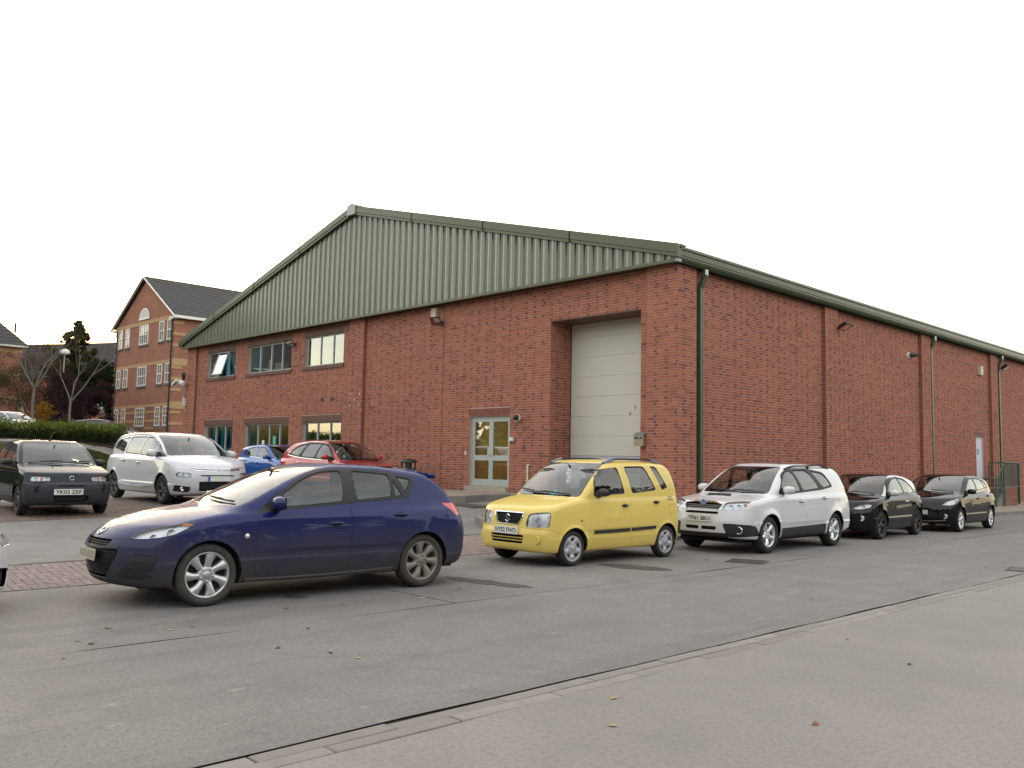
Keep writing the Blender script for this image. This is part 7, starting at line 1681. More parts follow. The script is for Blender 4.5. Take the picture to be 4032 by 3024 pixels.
number_plate(hat, '      LJD', hatc, 0, .50, 0, 'plate_white')
def hatch_front(r, c):
    p, n = c.front_pt(0, .665, .004); V = [p+Vector((0, .062*math.cos(a), .030*math.sin(a))) for a in np.linspace(0, 2*math.pi, 20, endpoint=False)]; MB().add(V, [tuple(range(20))]).tube(V+[V[0]], .006, n=5, cap=False).build('badge', 'chrome', r)
    c.strip([(y, .275+.03*(abs(y)/.6)**2) for y in np.linspace(-.62, .62, 9)], 'front', .018, .008, 'bumper_blade', 'chrome', r)
    for sg in (1, -1):
        p, n = c.front_pt(sg*.62, .40, .002); o = MB().lathe([(.06, -.02), (.062, .008), (.048, .010), (.04, -.01)], axis='x', n=18).build('fog_lamp', 'chrome', r); o.location = p; MB().lathe([(.045, -.002), (0, .004)], axis='x', n=14).build('fog_lens', 'reflector', o)
        p, n = c.side_pt(1.50, .80, sg, -.04); MB().lathe([(.04, .03), (.035, .0), (0, -.02)], axis='y', n=14).build('lamp_projector', 'chrome', r).location = p
hatch_front(hat, hatc)
simple('badge_blue', (0.03, 0.12, 0.35), 0.3); simple('disc_blue', (0.35, 0.62, 0.70), 0.5); simple('bumper_dark', (0.018, 0.022, 0.028), 0.5, scale=6)
# ---------------- dark three-door hatchback, nose towards the road
paint('paint_petrol', (0.008, 0.012, 0.017), rough=0.35, spec=0.0, dirt=0.08, dirt_col=(.05, .047, .043), z_hi=.5, coat=.7)
RIM_STEEL = dict(n=6, w=(.06, .07), twist=0, rim_m='alloy_dark', dish=.01, hub_r=.07, th=.02, cap=True)
PUN = dict(name='parked_car', label='dark petrol blue three-door hatchback with slim headlamps parked at the left edge', group='cars parked nose out in the yard bays', loc=(-.66, -21.77, 0), rz=R(-3.5), paint='paint_petrol', h=.026, height=1.50, xr=(-1.88, 1.96), wheels=(1.23, -1.23), radius=.285, arch=.325, tyre_w=.175, rim_r=.185, wheel_in=.02, rim=RIM_STEEL,
    top=[(2.0, .70), (1.92, .785), (1.8, .83), (1.5, .90), (1.2, .955), (.98, .985), (0, .98), (-1.2, 1.0), (-1.8, .98)], crown=[(1.95, .06), (1.5, .05), (1.0, .045), (-2, .04)], crown_p=2.6,
    plan=[(1.96, .76), (1.6, .80), (1.23, .822), (.4, .83), (-.7, .83), (-1.2, .825), (-1.6, .79), (-1.88, .73)], section=SEC, nose=[(.12, 1.78), (.24, 1.89), (.38, 1.935), (.52, 1.945), (.62, 1.93), (.68, 1.885), (.78, 1.85), (1, 1.75)], sweep_f=.26, pow_f=3.0, tail=[(.15, -1.68), (.3, -1.80), (.5, -1.85), (.7, -1.83), (.9, -1.76), (1.05, -1.70)], sweep_r=.20, pow_r=2.8,
    bottom=[(1.9, .22), (1.4, .19), (-1.2, .19), (-1.8, .28)], belt=[(1.1, .93), (.6, .94), (-.5, .97), (-1.5, 1.0)], cabin=[(1.2, .71), (.8, .75), (.1, .765), (-.7, .765), (-1.2, .74), (-1.7, .68)], tumble=TUM,
    roof=[(.6, 1.36), (.3, 1.42), (0, 1.455), (-.4, 1.465), (-.9, 1.44), (-1.3, 1.38), (-1.6, 1.31)], screen=[(.85, 1.18), (.98, .99), (1.10, .81), (1.22, .61), (1.34, .38), (1.42, .20), (1.5, 0)], screen_curve=.16, kf=.58, back=[(.9, -1.73), (1.05, -1.69), (1.2, -1.60), (1.32, -1.48), (1.42, -1.36)], back_curve=.12, k_cabin=.07, k_shoulder=.06, k_front=.06, k_rear=.08,
    windows=[[(.62, 1.0, .02), (.36, 1.24, .05), (.14, 1.345, .06), (-.30, 1.375, .03), (-.36, 1.0, .02), (.64, .968, .02)], [(-.42, 1.375, .03), (-.95, 1.345, .08), (-1.15, 1.06, .05), (-.46, 1.005, .02)]], window_door={0: 0}, seal_w=.02,
    windscreen=[(-.66, .985), (.66, .985), (.545, 1.375), (-.545, 1.375)], windscreen_zmin=.95, rear_window=[(-.56, 1.04), (.56, 1.04), (.50, 1.31), (-.50, 1.31)], screen_base=.98, dash_z=.92, seat_x=-.1, seat_h=.02, mirror_z=1.31, seat_m='interior_grey',
    cuts=[('headlight', 'front', [(.37, .685, .02), (.38, .765, .02), (.68, .775, .02), (.715, .70, .02), (.68, .675, .02)], 'both'), ('air_intake', 'front', [(-.26, .60, .01), (.26, .60, .01), (.24, .575, .01), (-.24, .575, .01)], 'front'), ('air_intake', 'front', [(-.33, .40, .02), (.33, .40, .02), (.28, .27, .03), (-.28, .27, .03)], 'front'), ('tail_lamp', 'side', [(-1.62, .98, .02), (-1.8, .97, .02), (-1.8, .72, .02), (-1.72, .70, .03)], 'both')],
    doors=[[(.78, .92), (.79, .6), (.76, .25), (-.50, .25), (-.52, .7), (-.42, 1.41), (.10, 1.38), (.36, 1.28), (.66, 1.02)]],
    panels=[('bonnet', 'top', [(1.86, -.64), (1.0, -.68), (1.0, .68), (1.86, .64)], None), ('front_bumper', 'side_all', [(2.2, .1), (2.2, .665), (1.62, .665), (1.57, .1)], 'bumper_dark')],
    handles=[(-.36, .80)], handle_m='trim_black', mirror=(.58, .965), mirror_m='trim_black', mirror_size=(.09, .20, .13), mirror_reach=.12, wipers=[((-.58, 1.0), (.05, 1.03)), ((.02, 1.0), (.60, 1.03))])
simple('bumper_dark', (0.018, 0.022, 0.028), 0.5, scale=6)
PUN['loc'] = (PUN['loc'][0], PUN['loc'][1]+.12, tz(.6, -21.8)-.012); _zf, _zr = tz(.6, -21.7), tz(-1.86, -21.6); PUN['loc'] = (PUN['loc'][0], PUN['loc'][1], (_zf+_zr)/2+.012); PUN['tilt'] = (0, math.atan2(_zr-_zf, 2.46))
pun, punc = build_car(PUN); number_plate(pun, 'YK03 ZEF', punc, -.06, .475, 0)
p, n = punc.front_pt(0, .735, .004); MB().lathe([(.045, 0), (.045, .008), (.038, .012), (.034, .006)], axis='x', c=(0, 0, 0), n=22).build('badge', 'chrome', pun).location = p
MB().lathe([(.034, .005), (0, .007)], axis='x', n=18).build('badge_field', 'badge_blue', pun.children[-1]); MB().box(.006, -.024, -.007, .009, .024, .007).build('badge_bar', 'chrome', pun.children[-1])

punc.strip([(y, .585) for y in np.linspace(-.72, .72, 9)], 'front', .012, .004, 'bumper_line', 'seal', pun)
for sg in (1, -1):
    p, n = punc.front_pt(sg*.52, .725, -.02); MB().obox(p, (.004, 0, 0), (0, .022, 0), (0, 0, .036)).build('indicator_lamp', 'amber', pun)
    for y in (.44, .62):
        p, n = punc.front_pt(sg*y, .725, -.035); MB().lathe([(.034, .03), (.03, .0), (0, -.015)], axis='x', n=14).build('lamp_projector', 'chrome', pun).location = p
MB().tube([Vector((-.02, .0, 1.44)), Vector((-.35, .16, 1.66))], [.006, .003], n=5).build('aerial', 'trim_black', pun); MB().obox((0, 0, 1.455), (.03, 0, 0), (0, .02, 0), (0, 0, .015)).build('aerial_foot', 'trim_black', pun)
# ---------------- white people carrier
paint('paint_pearl', (0.60, 0.60, 0.635), metal=0.1, rough=0.32, dirt=0.12, z_hi=.5, coat=.9)
RIM_MPV = dict(n=5, w=(.04, .06), twist=0, rim_m='alloy_dark', dish=.02, hub_r=.07, nuts=5, th=.035, fork=.045)
MPV = dict(name='parked_car', label='white people carrier with silver roof arches between the dark hatchback and the workshop', group='cars parked nose out in the yard bays', loc=(-2.45, -18.15, 0), rz=R(0), scale=1.05, screen_m='car_screen', paint='paint_pearl', h=.026, height=1.66, xr=(-2.28, 2.36), wheels=(1.42, -1.42), radius=.325, arch=.365, tyre_w=.205, rim_r=.215, wheel_in=.02, rim=RIM_MPV,
    top=[(2.4, .74), (2.32, .84), (2.2, .90), (1.95, .985), (1.7, 1.045), (1.45, 1.08), (.8, 1.09), (-1.5, 1.08), (-2.2, 1.05)], crown=[(2.3, .09), (1.8, .07), (1.3, .05), (-2, .03)],
    plan=[(2.36, .83), (1.95, .87), (1.42, .90), (.5, .913), (-.8, .913), (-1.5, .90), (-2.0, .86), (-2.28, .80)], section=[(.14, .10), (.26, .045), (.38, .015), (.56, .003), (.70, 0), (.86, .006), (.98, .022), (1.08, .05), (1.18, .10), (1.4, .25)],
    nose=[(.14, 2.14), (.26, 2.27), (.40, 2.33), (.56, 2.35), (.70, 2.335), (.82, 2.30), (1.0, 2.2)], sweep_f=.44, pow_f=2.4, tail=[(.15, -2.05), (.3, -2.18), (.5, -2.24), (.72, -2.23), (.9, -2.18), (1.1, -2.12)], sweep_r=.22, pow_r=3.0,
    bottom=[(2.3, .24), (1.7, .20), (-1.5, .20), (-2.2, .30)], belt=[(1.6, 1.0), (1.0, 1.02), (-.5, 1.06), (-2.1, 1.14)], cabin=[(1.7, .72), (1.2, .79), (.4, .835), (-.9, .835), (-1.6, .805), (-2.1, .74)], tumble=[(-.3, -.05), (0, 0), (.15, .03), (.3, .075), (.4, .12), (.5, .19), (.62, .32)],
    roof=[(1.2, 1.44), (.7, 1.545), (.3, 1.595), (-.2, 1.615), (-.9, 1.61), (-1.5, 1.575), (-2.0, 1.51)], screen=[(.9, 1.78), (1.06, 1.50), (1.2, 1.24), (1.35, .95), (1.48, .66), (1.56, .44), (1.65, .12)], screen_curve=.26, kf=.46, back=[(1.0, -2.13), (1.18, -2.06), (1.32, -1.96), (1.46, -1.84), (1.56, -1.70)], back_curve=.12, k_cabin=.08, k_shoulder=.08, k_front=.10, k_rear=.09,
    bumps=[(1.42, .72, .016, .46, .18), (-1.42, .72, .016, .46, .18)], flare=.012, creases=[([(.9, .40), (0, .36), (-.9, .44)], .014, .02, .10), ([(1.2, .88), (0, .92), (-1.9, 1.0)], .008, .03, .08)],
    windows=[[(1.28, 1.045, .02), (.80, 1.34, .04), (.84, 1.04, .03)], [(.76, 1.36, .03), (.42, 1.475, .06), (.06, 1.505, .04), (-.02, 1.075, .03), (.80, 1.05, .03)], [(0, 1.51, .04), (-.84, 1.50, .05), (-.92, 1.11, .03), (-.08, 1.08, .03)], [(-.92, 1.495, .05), (-1.55, 1.43, .12), (-1.80, 1.23, .08), (-1.0, 1.12, .04)]], window_door={1: 0, 2: 1}, seal_w=.016,
    windscreen=[(-.72, 1.075), (.72, 1.075), (.585, 1.53), (-.585, 1.53)], windscreen_zmin=1.03, screen_base=1.3, dash_z=1.03, seat_x=.25, seat_h=.12, mirror_z=1.44, seat_m='interior_grey', rear_window=[(-.62, 1.16), (.62, 1.16), (.54, 1.47), (-.54, 1.47)],
    cuts=[('headlight', 'front', [(.56, .60, .03), (.57, .705, .03), (.80, .72, .03), (.835, .66, .03), (.80, .605, .03)], 'both'), ('lamp_strip', 'front', [(.50, .795, .01), (.52, .825, .01), (.78, .865, .01), (.845, .84, .01), (.80, .80, .01)], 'both'), ('grille', 'front', [(-.42, .52, .02), (.42, .52, .02), (.40, .30, .04), (-.40, .30, .04)], 'front'), ('air_intake', 'front', [(-.40, .665, .01), (.40, .665, .01), (.39, .635, .01), (-.39, .635, .01)], 'front'), ('fog_panel', 'front', [(.56, .40, .02), (.84, .44, .03), (.84, .30, .03), (.58, .28, .03)], 'both'), ('tail_lamp', 'side', [(-1.86, 1.14, .02), (-2.15, 1.10, .02), (-2.16, .86, .02), (-2.02, .88, .03)], 'both')],
    cut_m={'lamp_strip': 'reflector', 'fog_panel': 'gloss_black'},
    doors=[[(1.02, 1.02), (1.02, .6), (.98, .27), (-.03, .27), (-.035, 1.07), (.03, 1.55), (.44, 1.52), (.80, 1.38), (.84, 1.02)], [(.03, 1.55), (-.035, 1.07), (-.03, .27), (-.90, .28), (-1.02, .50), (-1.14, .80), (-1.0, 1.10), (-.88, 1.54)]],
    panels=[('bonnet', 'top', [(2.24, -.40), (2.05, -.70), (1.5, -.80), (1.5, .80), (2.05, .70), (2.24, .40)], None)], handles=[(.10, .90), (-.82, .94)], handle_m='chrome', mirror=(.98, 1.07), mirror_m='paint_pearl', mirror_size=(.11, .22, .17), mirror_reach=.17,
    mouldings=[('roof_arch', [(1.28, 1.07), (.97, 1.20), (.80, 1.31), (.60, 1.405), (.42, 1.475), (.15, 1.53), (-.3, 1.555), (-.9, 1.548), (-1.5, 1.495), (-1.78, 1.40), (-1.93, 1.25)], .045, .012, 'grey_metal'), ('door_strip', [(1.0, .40), (.4, .345), (-.4, .345), (-.9, .38)], .022, .012, 'chrome')])
_zf, _zr = tz(-.95, -18.2), tz(-3.9, -18.2); MPV['loc'] = (MPV['loc'][0], MPV['loc'][1], (_zf+_zr)/2+.012); MPV['tilt'] = (0, math.atan2(_zr-_zf, 2.98))
mpv, mpvc = build_car(MPV)
for k, (z0, h_) in enumerate(((.795, .045), (.755, .045))):
    mpvc.strip([(-.56, z0+.02), (-.30, z0), (-.10, z0-.005), (0, z0+h_), (.10, z0-.005), (.30, z0), (.56, z0+.02)], 'front', .018, .012, 'chevron', 'chrome', mpv)
mpvc.strip([(y, .772+.02*(abs(y)/.6)**2) for y in np.linspace(-.56, .56, 9)], 'front', .020, .004, 'grille_band', 'gloss_black', mpv)
number_plate(mpv, None, mpvc, 0, .585, 0, blue=True)
for sg in (1, -1):
    p, n = mpvc.front_pt(sg*.70, .355, .004); MB().lathe([(.05, -.02), (.052, .008), (.04, .010), (0, -.006)], axis='x', n=16).build('fog_lamp', 'chrome', mpv).location = p
    p, n = mpvc.front_pt(sg*.70, .66, -.04); MB().lathe([(.045, .03), (.04, .0), (0, -.02)], axis='x', n=16).build('lamp_projector', 'chrome', mpv).location = p
# ---------------- the two cars by the gable
paint('paint_bright_blue', (0.010, 0.085, 0.34), metal=0.2, rough=0.28, dirt=0.06, z_hi=.4, coat=1.0)
BLU = spec(HAT, label='bright blue hatchback parked by the workshop windows behind the red SUV', group='cars parked along the gable wall', loc=(-7.35, -12.35, tz(-7.35, -12.35)), rz=R(0), paint='paint_bright_blue', mirror_m='paint_bright_blue', h=.032)
blu, bluc = build_car(BLU); hatch_front(blu, bluc)
paint('paint_red', (0.36, 0.014, 0.018), metal=0.15, rough=0.28, dirt=0.06, z_hi=.4, coat=1.0)
RED = spec(SUV, label='red SUV with arched chrome window line parked in front of the gable', group='cars parked along the gable wall', loc=(-3.0, -12.9, tz(-3.0, -12.9)-.06), rz=R(0), paint='paint_red', mirror_m='paint_red', h=.03, xr=(-2.28, 2.28), hood_bumps=(),
    roof=[(.8, 1.53), (.4, 1.60), (0, 1.645), (-.5, 1.665), (-1.0, 1.65), (-1.5, 1.59), (-2.0, 1.48)], back=[(1.0, -2.17), (1.18, -2.10), (1.35, -1.93), (1.48, -1.73), (1.60, -1.50)], back_curve=.14, k_rail=.10,
    screen=[(.9, 1.50), (1.06, 1.25), (1.2, 1.02), (1.35, .77), (1.5, .50), (1.6, .28), (1.68, .06)],
    windows=[[(.88, 1.12, .02), (.60, 1.38, .05), (.38, 1.50, .06), (.10, 1.545, .04), (-.02, 1.115, .03), (.88, 1.08, .02)], [(.03, 1.555, .04), (-.60, 1.56, .06), (-.84, 1.15, .03), (-.10, 1.12, .03)], [(-.70, 1.555, .05), (-1.15, 1.47, .14), (-1.55, 1.24, .06), (-.98, 1.16, .04)]],
    surround=[[(1.0, 1.06, .03), (0, 1.09, .05), (-.9, 1.135, .06), (-1.62, 1.215, .06), (-1.2, 1.50, .14), (-.65, 1.592, .1), (.1, 1.575, .1), (.44, 1.515, .1), (.72, 1.33, .05)]], glass_m={1: 'car_glass_dark', 2: 'car_glass_dark'}, screen_base=1.2,
    cuts=[c_ for c_ in SUV['cuts'] if c_[0] not in ('sunroof', 'tail_lamp')] + [('tail_lamp', 'side', [(-1.72, 1.42, .02), (-1.92, 1.40, .02), (-2.15, .98, .02), (-2.02, .98, .03)], 'both')], handle_m='chrome',
    mouldings=[('window_line', [(1.02, 1.055), (0, 1.083), (-.9, 1.128), (-1.645, 1.205), (-1.60, 1.25), (-1.2, 1.515), (-.65, 1.605), (.1, 1.588), (.44, 1.528), (.74, 1.33), (1.02, 1.055)], .020, .008, 'chrome')])
red, redc = build_car(RED)
MB().tube([Vector((1.55, -.62, 1.0)), Vector((1.30, -.62, 1.28))], [.008, .005], n=5).build('aerial', 'trim_black', red)
p, n = redc.front_pt(-.52, 1.16, .003); MB().lathe([(.05, 0), (0, .002)], axis='x', n=14).build('tax_disc', 'disc_blue', red).location = p
simple('disc_blue', (0.35, 0.62, 0.70), 0.5)
# ---------------- white car cut by the left edge, and those on the upper car park
WHI = spec(HAT, label='white car of which only the nose shows at the left edge of the picture', group='cars parked along the road lane', loc=(9.15, -26.97, 0), rz=R(91), paint='paint_white', mirror_m='paint_white', h=.03, nose=[(.12, 1.86), (.20, 1.97), (.4, 1.985), (.55, 1.985), (.72, 1.97), (.8, 1.90), (1, 1.7)], sweep_f=.30, pow_f=3.0,
    cuts=[('headlight', 'front', [(.42, .66, .03), (.44, .76, .03), (.74, .80, .03), (.80, .74, .03), (.74, .66, .03)], 'both'), ('grille', 'front', [(-.40, .72, .04), (.40, .72, .04), (.34, .56, .05), (-.34, .56, .05)], 'front'), ('air_intake', 'front', [(.48, .42, .04), (.80, .46, .04), (.80, .27, .04), (.52, .25, .04)], 'both'), ('tail_lamp', 'side', [(-1.50, 1.14, .02), (-1.62, 1.12, .02), (-1.78, .86, .02), (-1.62, .84, .03)], 'both')])
whi, whic = build_car(WHI)
paint('paint_silver', (0.42, 0.44, 0.48), metal=0.6, rough=0.35, coat=.8); paint('paint_graphite', (0.03, 0.032, 0.038), metal=0.4, rough=0.35, coat=.8)
FAR = [('silver hatchback showing above the hedge at the far left', 'paint_silver', (-35.6, -13.2), 20), ('dark grey hatchback just past the right end of the hedge', 'paint_graphite', (-30.4, -9.9), 50), ('white car glimpsed between the tree trunks above the hedge', 'paint_white', (-46.5, -9.2), 75)]
for k, (lb, pt, (x, y), a) in enumerate(FAR):
    build_car(spec(HAT, label=lb, group='cars on the upper car park', loc=(x, y, tz(x, y)+.02), rz=R(a), paint=pt, mirror_m=pt, h=.05))
# ------------------------------------------------------------------ offices beyond the yard
@mat
def m_brick_far(nm):
    t = NT(nm); br = t.n('TexBrick'); br.inputs['Scale'].default_value = 1.0; br.inputs['Brick Width'].default_value = .225; br.inputs['Row Height'].default_value = .075; br.inputs['Mortar Size'].default_value = .006
    br.inputs['Color1'].default_value = (.30, .115, .070, 1); br.inputs['Color2'].default_value = (.22, .085, .058, 1); br.inputs['Mortar'].default_value = (.30, .22, .18, 1)
    s = t.sep(); cb = t.n('CombineXYZ'); t.l(t.math('ADD', s['X'], s['Y']), cb.inputs['X']); t.l(s['Z'], cb.inputs['Y']); t.l(cb.outputs[0], br.inputs['Vector'])
    c = t.mix(t.ramp(t.noise(.9, 5, .7), [(.35, .45), (.6, 0)]), br.outputs['Color'], (.40, .185, .12)); return t.done(t.bsdf(c, .88, spec=.2))
simple('buff_brick', (0.40, 0.255, 0.13), 0.85, scale=5, var=.15); simple('white_paint', (0.72, 0.71, 0.68), 0.5, var=.05); simple('stone_sill', (0.14, 0.13, 0.13), 0.8)
simple('dark_pipe', (0.02, 0.018, 0.018), 0.5)
@mat
def m_slate(nm):
    t = NT(nm); a = t.noise(.5, 5, .65); b = t.noise(7, 4, .7, t.vmap((1, 1, 3))); c = t.mix(a, (.050, .047, .050), (.080, .074, .076)); c = t.mix(t.ramp(b, [(.45, .5), (.6, 0)]), c, (.032, .030, .032)); return t.done(t.bsdf(c, .7, spec=.3, bump=b, bstr=.4, bdist=.02))
@mat
def m_dark_slate(nm):
    t = NT(nm); a = t.noise(.5, 5, .65); c = t.mix(a, (.038, .033, .034), (.058, .050, .050)); return t.done(t.bsdf(c, .8, spec=.2))
@mat
def m_office_glass(nm):
    t = NT(nm); w = t.noise(.5, 2); bp = t.n('Bump'); bp.inputs['Strength'].default_value = .03; bp.inputs['Distance'].default_value = .1; t.l(w, bp.inputs['Height'])
    fr = t.n('Fresnel'); fr.inputs['IOR'].default_value = 1.55; d = t.n('BsdfDiffuse'); d.inputs['Color'].default_value = (.16, .17, .17, 1); g = t.n('BsdfGlossy'); g.inputs['Roughness'].default_value = .01; t.l(bp.outputs[0], g.inputs['Normal'])
    ms = t.n('MixShader'); t.l(t.math('MULTIPLY_ADD', fr.outputs['Fac'], 1.8, .05, clamp=True), ms.inputs[0]); t.l(d.outputs[0], ms.inputs[1]); t.l(g.outputs[0], ms.inputs[2]); return t.done(ms)
def slate_roof(parent, e0, e1, r1, r0, cols, rows, m='slate', name='roof'):
    """slope between an eaves edge e0-e1 and a ridge edge r0-r1, laid as overlapping courses"""
    e0, e1, r0, r1 = map(Vector, (e0, e1, r0, r1)); b = MB(); nrm = (e1-e0).cross(r0-e0).normalized()
    if nrm.z < 0: nrm = -nrm
    for k in range(rows):
        a, c = k/rows, (k+1.12)/rows; c = min(c, 1)
        P = [e0.lerp(r0, a)+nrm*.035, e1.lerp(r1, a)+nrm*.035, e1.lerp(r1, c)+nrm*.005, e0.lerp(r0, c)+nrm*.005]
        b.add(P+[P[0]-nrm*.03, P[1]-nrm*.03], [(0, 1, 2, 3), (0, 4, 5, 1)])
    o = b.build(name, m, parent, world=True, fix=False); return o
def office_window(parent, plane, pos, u0, u1, z0, z1, out, panes=2):
    """white sash window with sill; plane 'y' or 'x'"""
    def bx(mb, a, b_, c, d, d0, d1):
        p0, p1 = pos+out*d0, pos+out*d1
        if plane == 'y': mb.box(a, p0, c, b_, p1, d)
        else: mb.box(p0, a, c, p1, b_, d)
    f = MB(); t = .07; zm = (z0+z1)/2
    bx(f, u0, u1, z1-t, z1, -.02, .05); bx(f, u0, u1, z0, z0+t, -.02, .05); bx(f, u0, u0+t, z0+t, z1-t, -.02, .05); bx(f, u1-t, u1, z0+t, z1-t, -.02, .05); bx(f, u0+t, u1-t, zm-.035, zm+.035, -.02, .06)
    for k in range(1, panes):
        u = u0+(u1-u0)*k/panes; bx(f, u-.018, u+.018, z0+t, zm-.035, -.02, .045); bx(f, u-.018, u+.018, zm+.035, z1-t, -.02, .045)
    o = f.build('window', 'white_paint', parent, world=True)
    g = MB(); bx(g, u0+t, u1-t, z0+t, zm-.035, .010, .016); bx(g, u0+t, u1-t, zm+.035, z1-t, .010, .016); g.build('pane', 'office_glass', o).data.transform(Matrix.Translation(-parent.location))
    s = MB(); bx(s, u0-.1, u1+.1, z0-.14, z0-.002, -.05, .09); s.build('sill', 'stone_sill', o).data.transform(Matrix.Translation(-parent.location)); return o
B = thing('office_block', 'three-storey red brick office with buff bands, slate roof and white sash windows', 'building', (-40.5, -2.1, 2.2))
bx0, bx1, by0, by1, bz, be, bp_ = -51.4, -40.5, -2.1, 26.0, 1.6, 11.25, 14.45; bxc = (bx0+bx1)/2
m_ = MB(); m_.box(bx0, by0, bz, bx1, by1, be); m_.prism([(bx0, be+.001), (bx1, be+.001), (bxc, bp_)], by0, by1, axis='y'); m_.build('wall', 'brick_far', B, world=True)
for (a, b) in ((11.08, 11.36), (7.98, 8.22), (4.95, 5.17)): MB().box(bx0-.01, by0-.03, a, bx1-.36, by0-.002, b).build('buff_band', 'buff_brick', B, world=True)
for (a, b) in ((4.50, 4.68), (3.86, 4.04), (3.34, 3.52), (2.85, 3.0)):
    MB().box(bx0-.01, by0-.03, a, bx1-.36, by0-.002, b).build('buff_band', 'buff_brick', B, world=True)
for (a, b) in ((11.08, 11.3), (7.98, 8.22)): MB().box(bx1+.002, by0+.9, a, bx1+.03, by1, b).build('buff_band', 'buff_brick', B, world=True)
for k in range(10):
    z = 10.65-.78*k
    if any(abs(z-q) < .28 for q in (8.1, 5.06)): continue
    w = .24
    MB().box(bx1-w, by0-.035, z, bx1+.035, by0-.002, z+.20).box(bx1+.002, by0-.001, z, bx1+.035, by0+(.85 if k % 2 else .62), z+.20).build('quoin', 'buff_brick', B, world=True)
    MB().box(bx0-.035, by0-.035, z, bx0+.35, by0-.002, z+.20).build('quoin', 'buff_brick', B, world=True)
for z in (7.75, 4.75): MB().box(bx1-.24, by0-.04, z, bx1+.04, by0-.003, z+.50).box(bx1+.002, by0-.002, z, bx1+.04, by0+.95, z+.50).build('quoin', 'buff_brick', B, world=True)
for (z0, z1) in ((9.62, 11.06), (6.56, 7.97), (3.57, 4.94)):
    for (u0, u1, pn) in ((-50.80, -50.02, 2), (-49.42, -48.62, 2), (-46.70, -45.08, 4), (-43.14, -42.30, 2), (-41.76, -40.95, 2)): office_window(B, 'y', by0, u0, u1, z0, z1, -1, pn)
for y in (1.2, 5.0, 9.0):
    office_window(B, 'x', bx1, y, y+1.5, 9.62, 11.06, 1, 3)
lv = MB(); n = 14; R0 = .95; cz = 11.55
lv.add([(bxc+R0*math.cos(math.pi*k/n), by0-.05, cz+R0*.85*math.sin(math.pi*k/n)) for k in range(n+1)]+[(bxc+R0*.86*math.cos(math.pi*k/n), by0-.05, cz+.05+R0*.72*math.sin(math.pi*k/n)) for k in range(n+1)], [(k, k+1, n+2+k, n+1+k) for k in range(n)]); lv.box(bxc-R0, by0-.06, cz-.06, bxc+R0, by0-.02, cz+.05)
vent = lv.build('gable_vent', 'white_paint', B, world=True)
for k in range(7):
    z = cz+.09+.095*k; w = R0*.84*math.sqrt(max(.02, 1-((z-cz)/(R0*.80))**2)); MB().obox((bxc, by0-.03, z), (w, 0, 0), (0, .02, -.012), (0, .004, .028)).build('louvre', 'white_paint', vent).data.transform(Matrix.Translation(-B.location))
slate_roof(B, (bx1+.35, by0-.25, be-.02), (bx1+.35, by1, be-.02), (bxc, by1, bp_+.28), (bxc, by0-.25, bp_+.28), 1, 20); slate_roof(B, (bx0-.35, by0-.25, be-.02), (bx0-.35, by1, be-.02), (bxc, by1, bp_+.28), (bxc, by0-.25, bp_+.28), 1, 14)
for sg in (1, -1):
    xe = bxc+sg*(bx1-bxc+.42); MB().bar((xe, by0-.26, be-.10), (bxc, by0-.26, bp_+.20), .05, .16, up=(0, -1, 0)).build('verge_board', 'white_paint', B, world=True)
    MB().box(xe-.12, by0-.3, be-.22, xe+.06, by1, be-.03).build('gutter', 'white_paint', B, world=True)
MB().box(bx1-.45, by0-.3, be-.26, bx1+.25, by0-.002, be-.13).build('eaves_return', 'white_paint', B, world=True); MB().box(bx0-.35, by0-.3, be-.26, bx0+.25, by0-.002, be-.13).build('eaves_return', 'white_paint', B, world=True)
for x in (bx1-.30, bx0+.42): MB().tube([(x, by0-.1, be-.2), (x, by0-.1, 2.0)], .05, n=8).build('rainwater_pipe', 'dark_pipe', B, world=True)
A = thing('office_wing', 'brown brick office wing with buff bands and hipped slate roof at the left edge', 'building', (-57.1, -7.0, 2.2))
ax1, ay1, az, ae = -57.1, -7.15, 1.6, 9.75
MB().box(ax1-11, ay1-29.5, az, ax1, ay1, ae).build('wall', 'brick_far', A, world=True)
for (a, b) in ((9.28, 9.52), (7.48, 7.70), (5.62, 5.84), (5.40, 5.50)): MB().box(ax1+.002, ay1-29.5, a, ax1+.03, ay1+.03, b).box(ax1-11, ay1+.001, a, ax1+.0015, ay1+.03, b).build('buff_band', 'buff_brick', A, world=True)
for k in range(10): MB().box(ax1-.4 if k % 2 else ax1-.6, ay1+.002, 2.6+.7*k, ax1+.03, ay1+.035, 2.78+.7*k).build('quoin', 'buff_brick', A, world=True)
MB().box(ax1-.05, ay1-29.8, ae-.02, ax1+.40, ay1+.32, ae+.13).box(ax1-11, ay1+.05, ae-.02, ax1-.06, ay1+.32, ae+.13).build('gutter', 'white_paint', A, world=True)
slate_roof(A, (ax1+.42, ay1-29.9, ae+.12), (ax1+.42, ay1+.34, ae+.12), (ax1-5.5, ay1-5.5, ae+6.4), (ax1-5.5, ay1-29.9, ae+6.4), 1, 22); MB().prism([(ax1-11, ae+.13), (ax1, ae+.13), (ax1-5.5, ae+6.3)], ay1-29.5, ay1-29.3, axis='y').build('gable', 'brick_far', A, world=True); slate_roof(A, (ax1+.42, ay1+.34, ae+.12), (ax1-11.4, ay1+.34, ae+.12), (ax1-5.5, ay1-5.5, ae+6.4), (ax1-5.5, ay1-5.5, ae+6.4), 1, 22)
MB().obox((ax1+.05, ay1-1.0, 7.0), (.05, 0, 0), (0, .16, 0), (0, 0, .12)).build('wall_lamp', 'black_plastic', A, world=True)
MB().tube([(ax1-1.6, ay1-.2, ae+1.3), (ax1-1.6, ay1-.2, ae+2.1)], .09, n=8).build('soil_vent', 'dark_pipe', A, world=True)
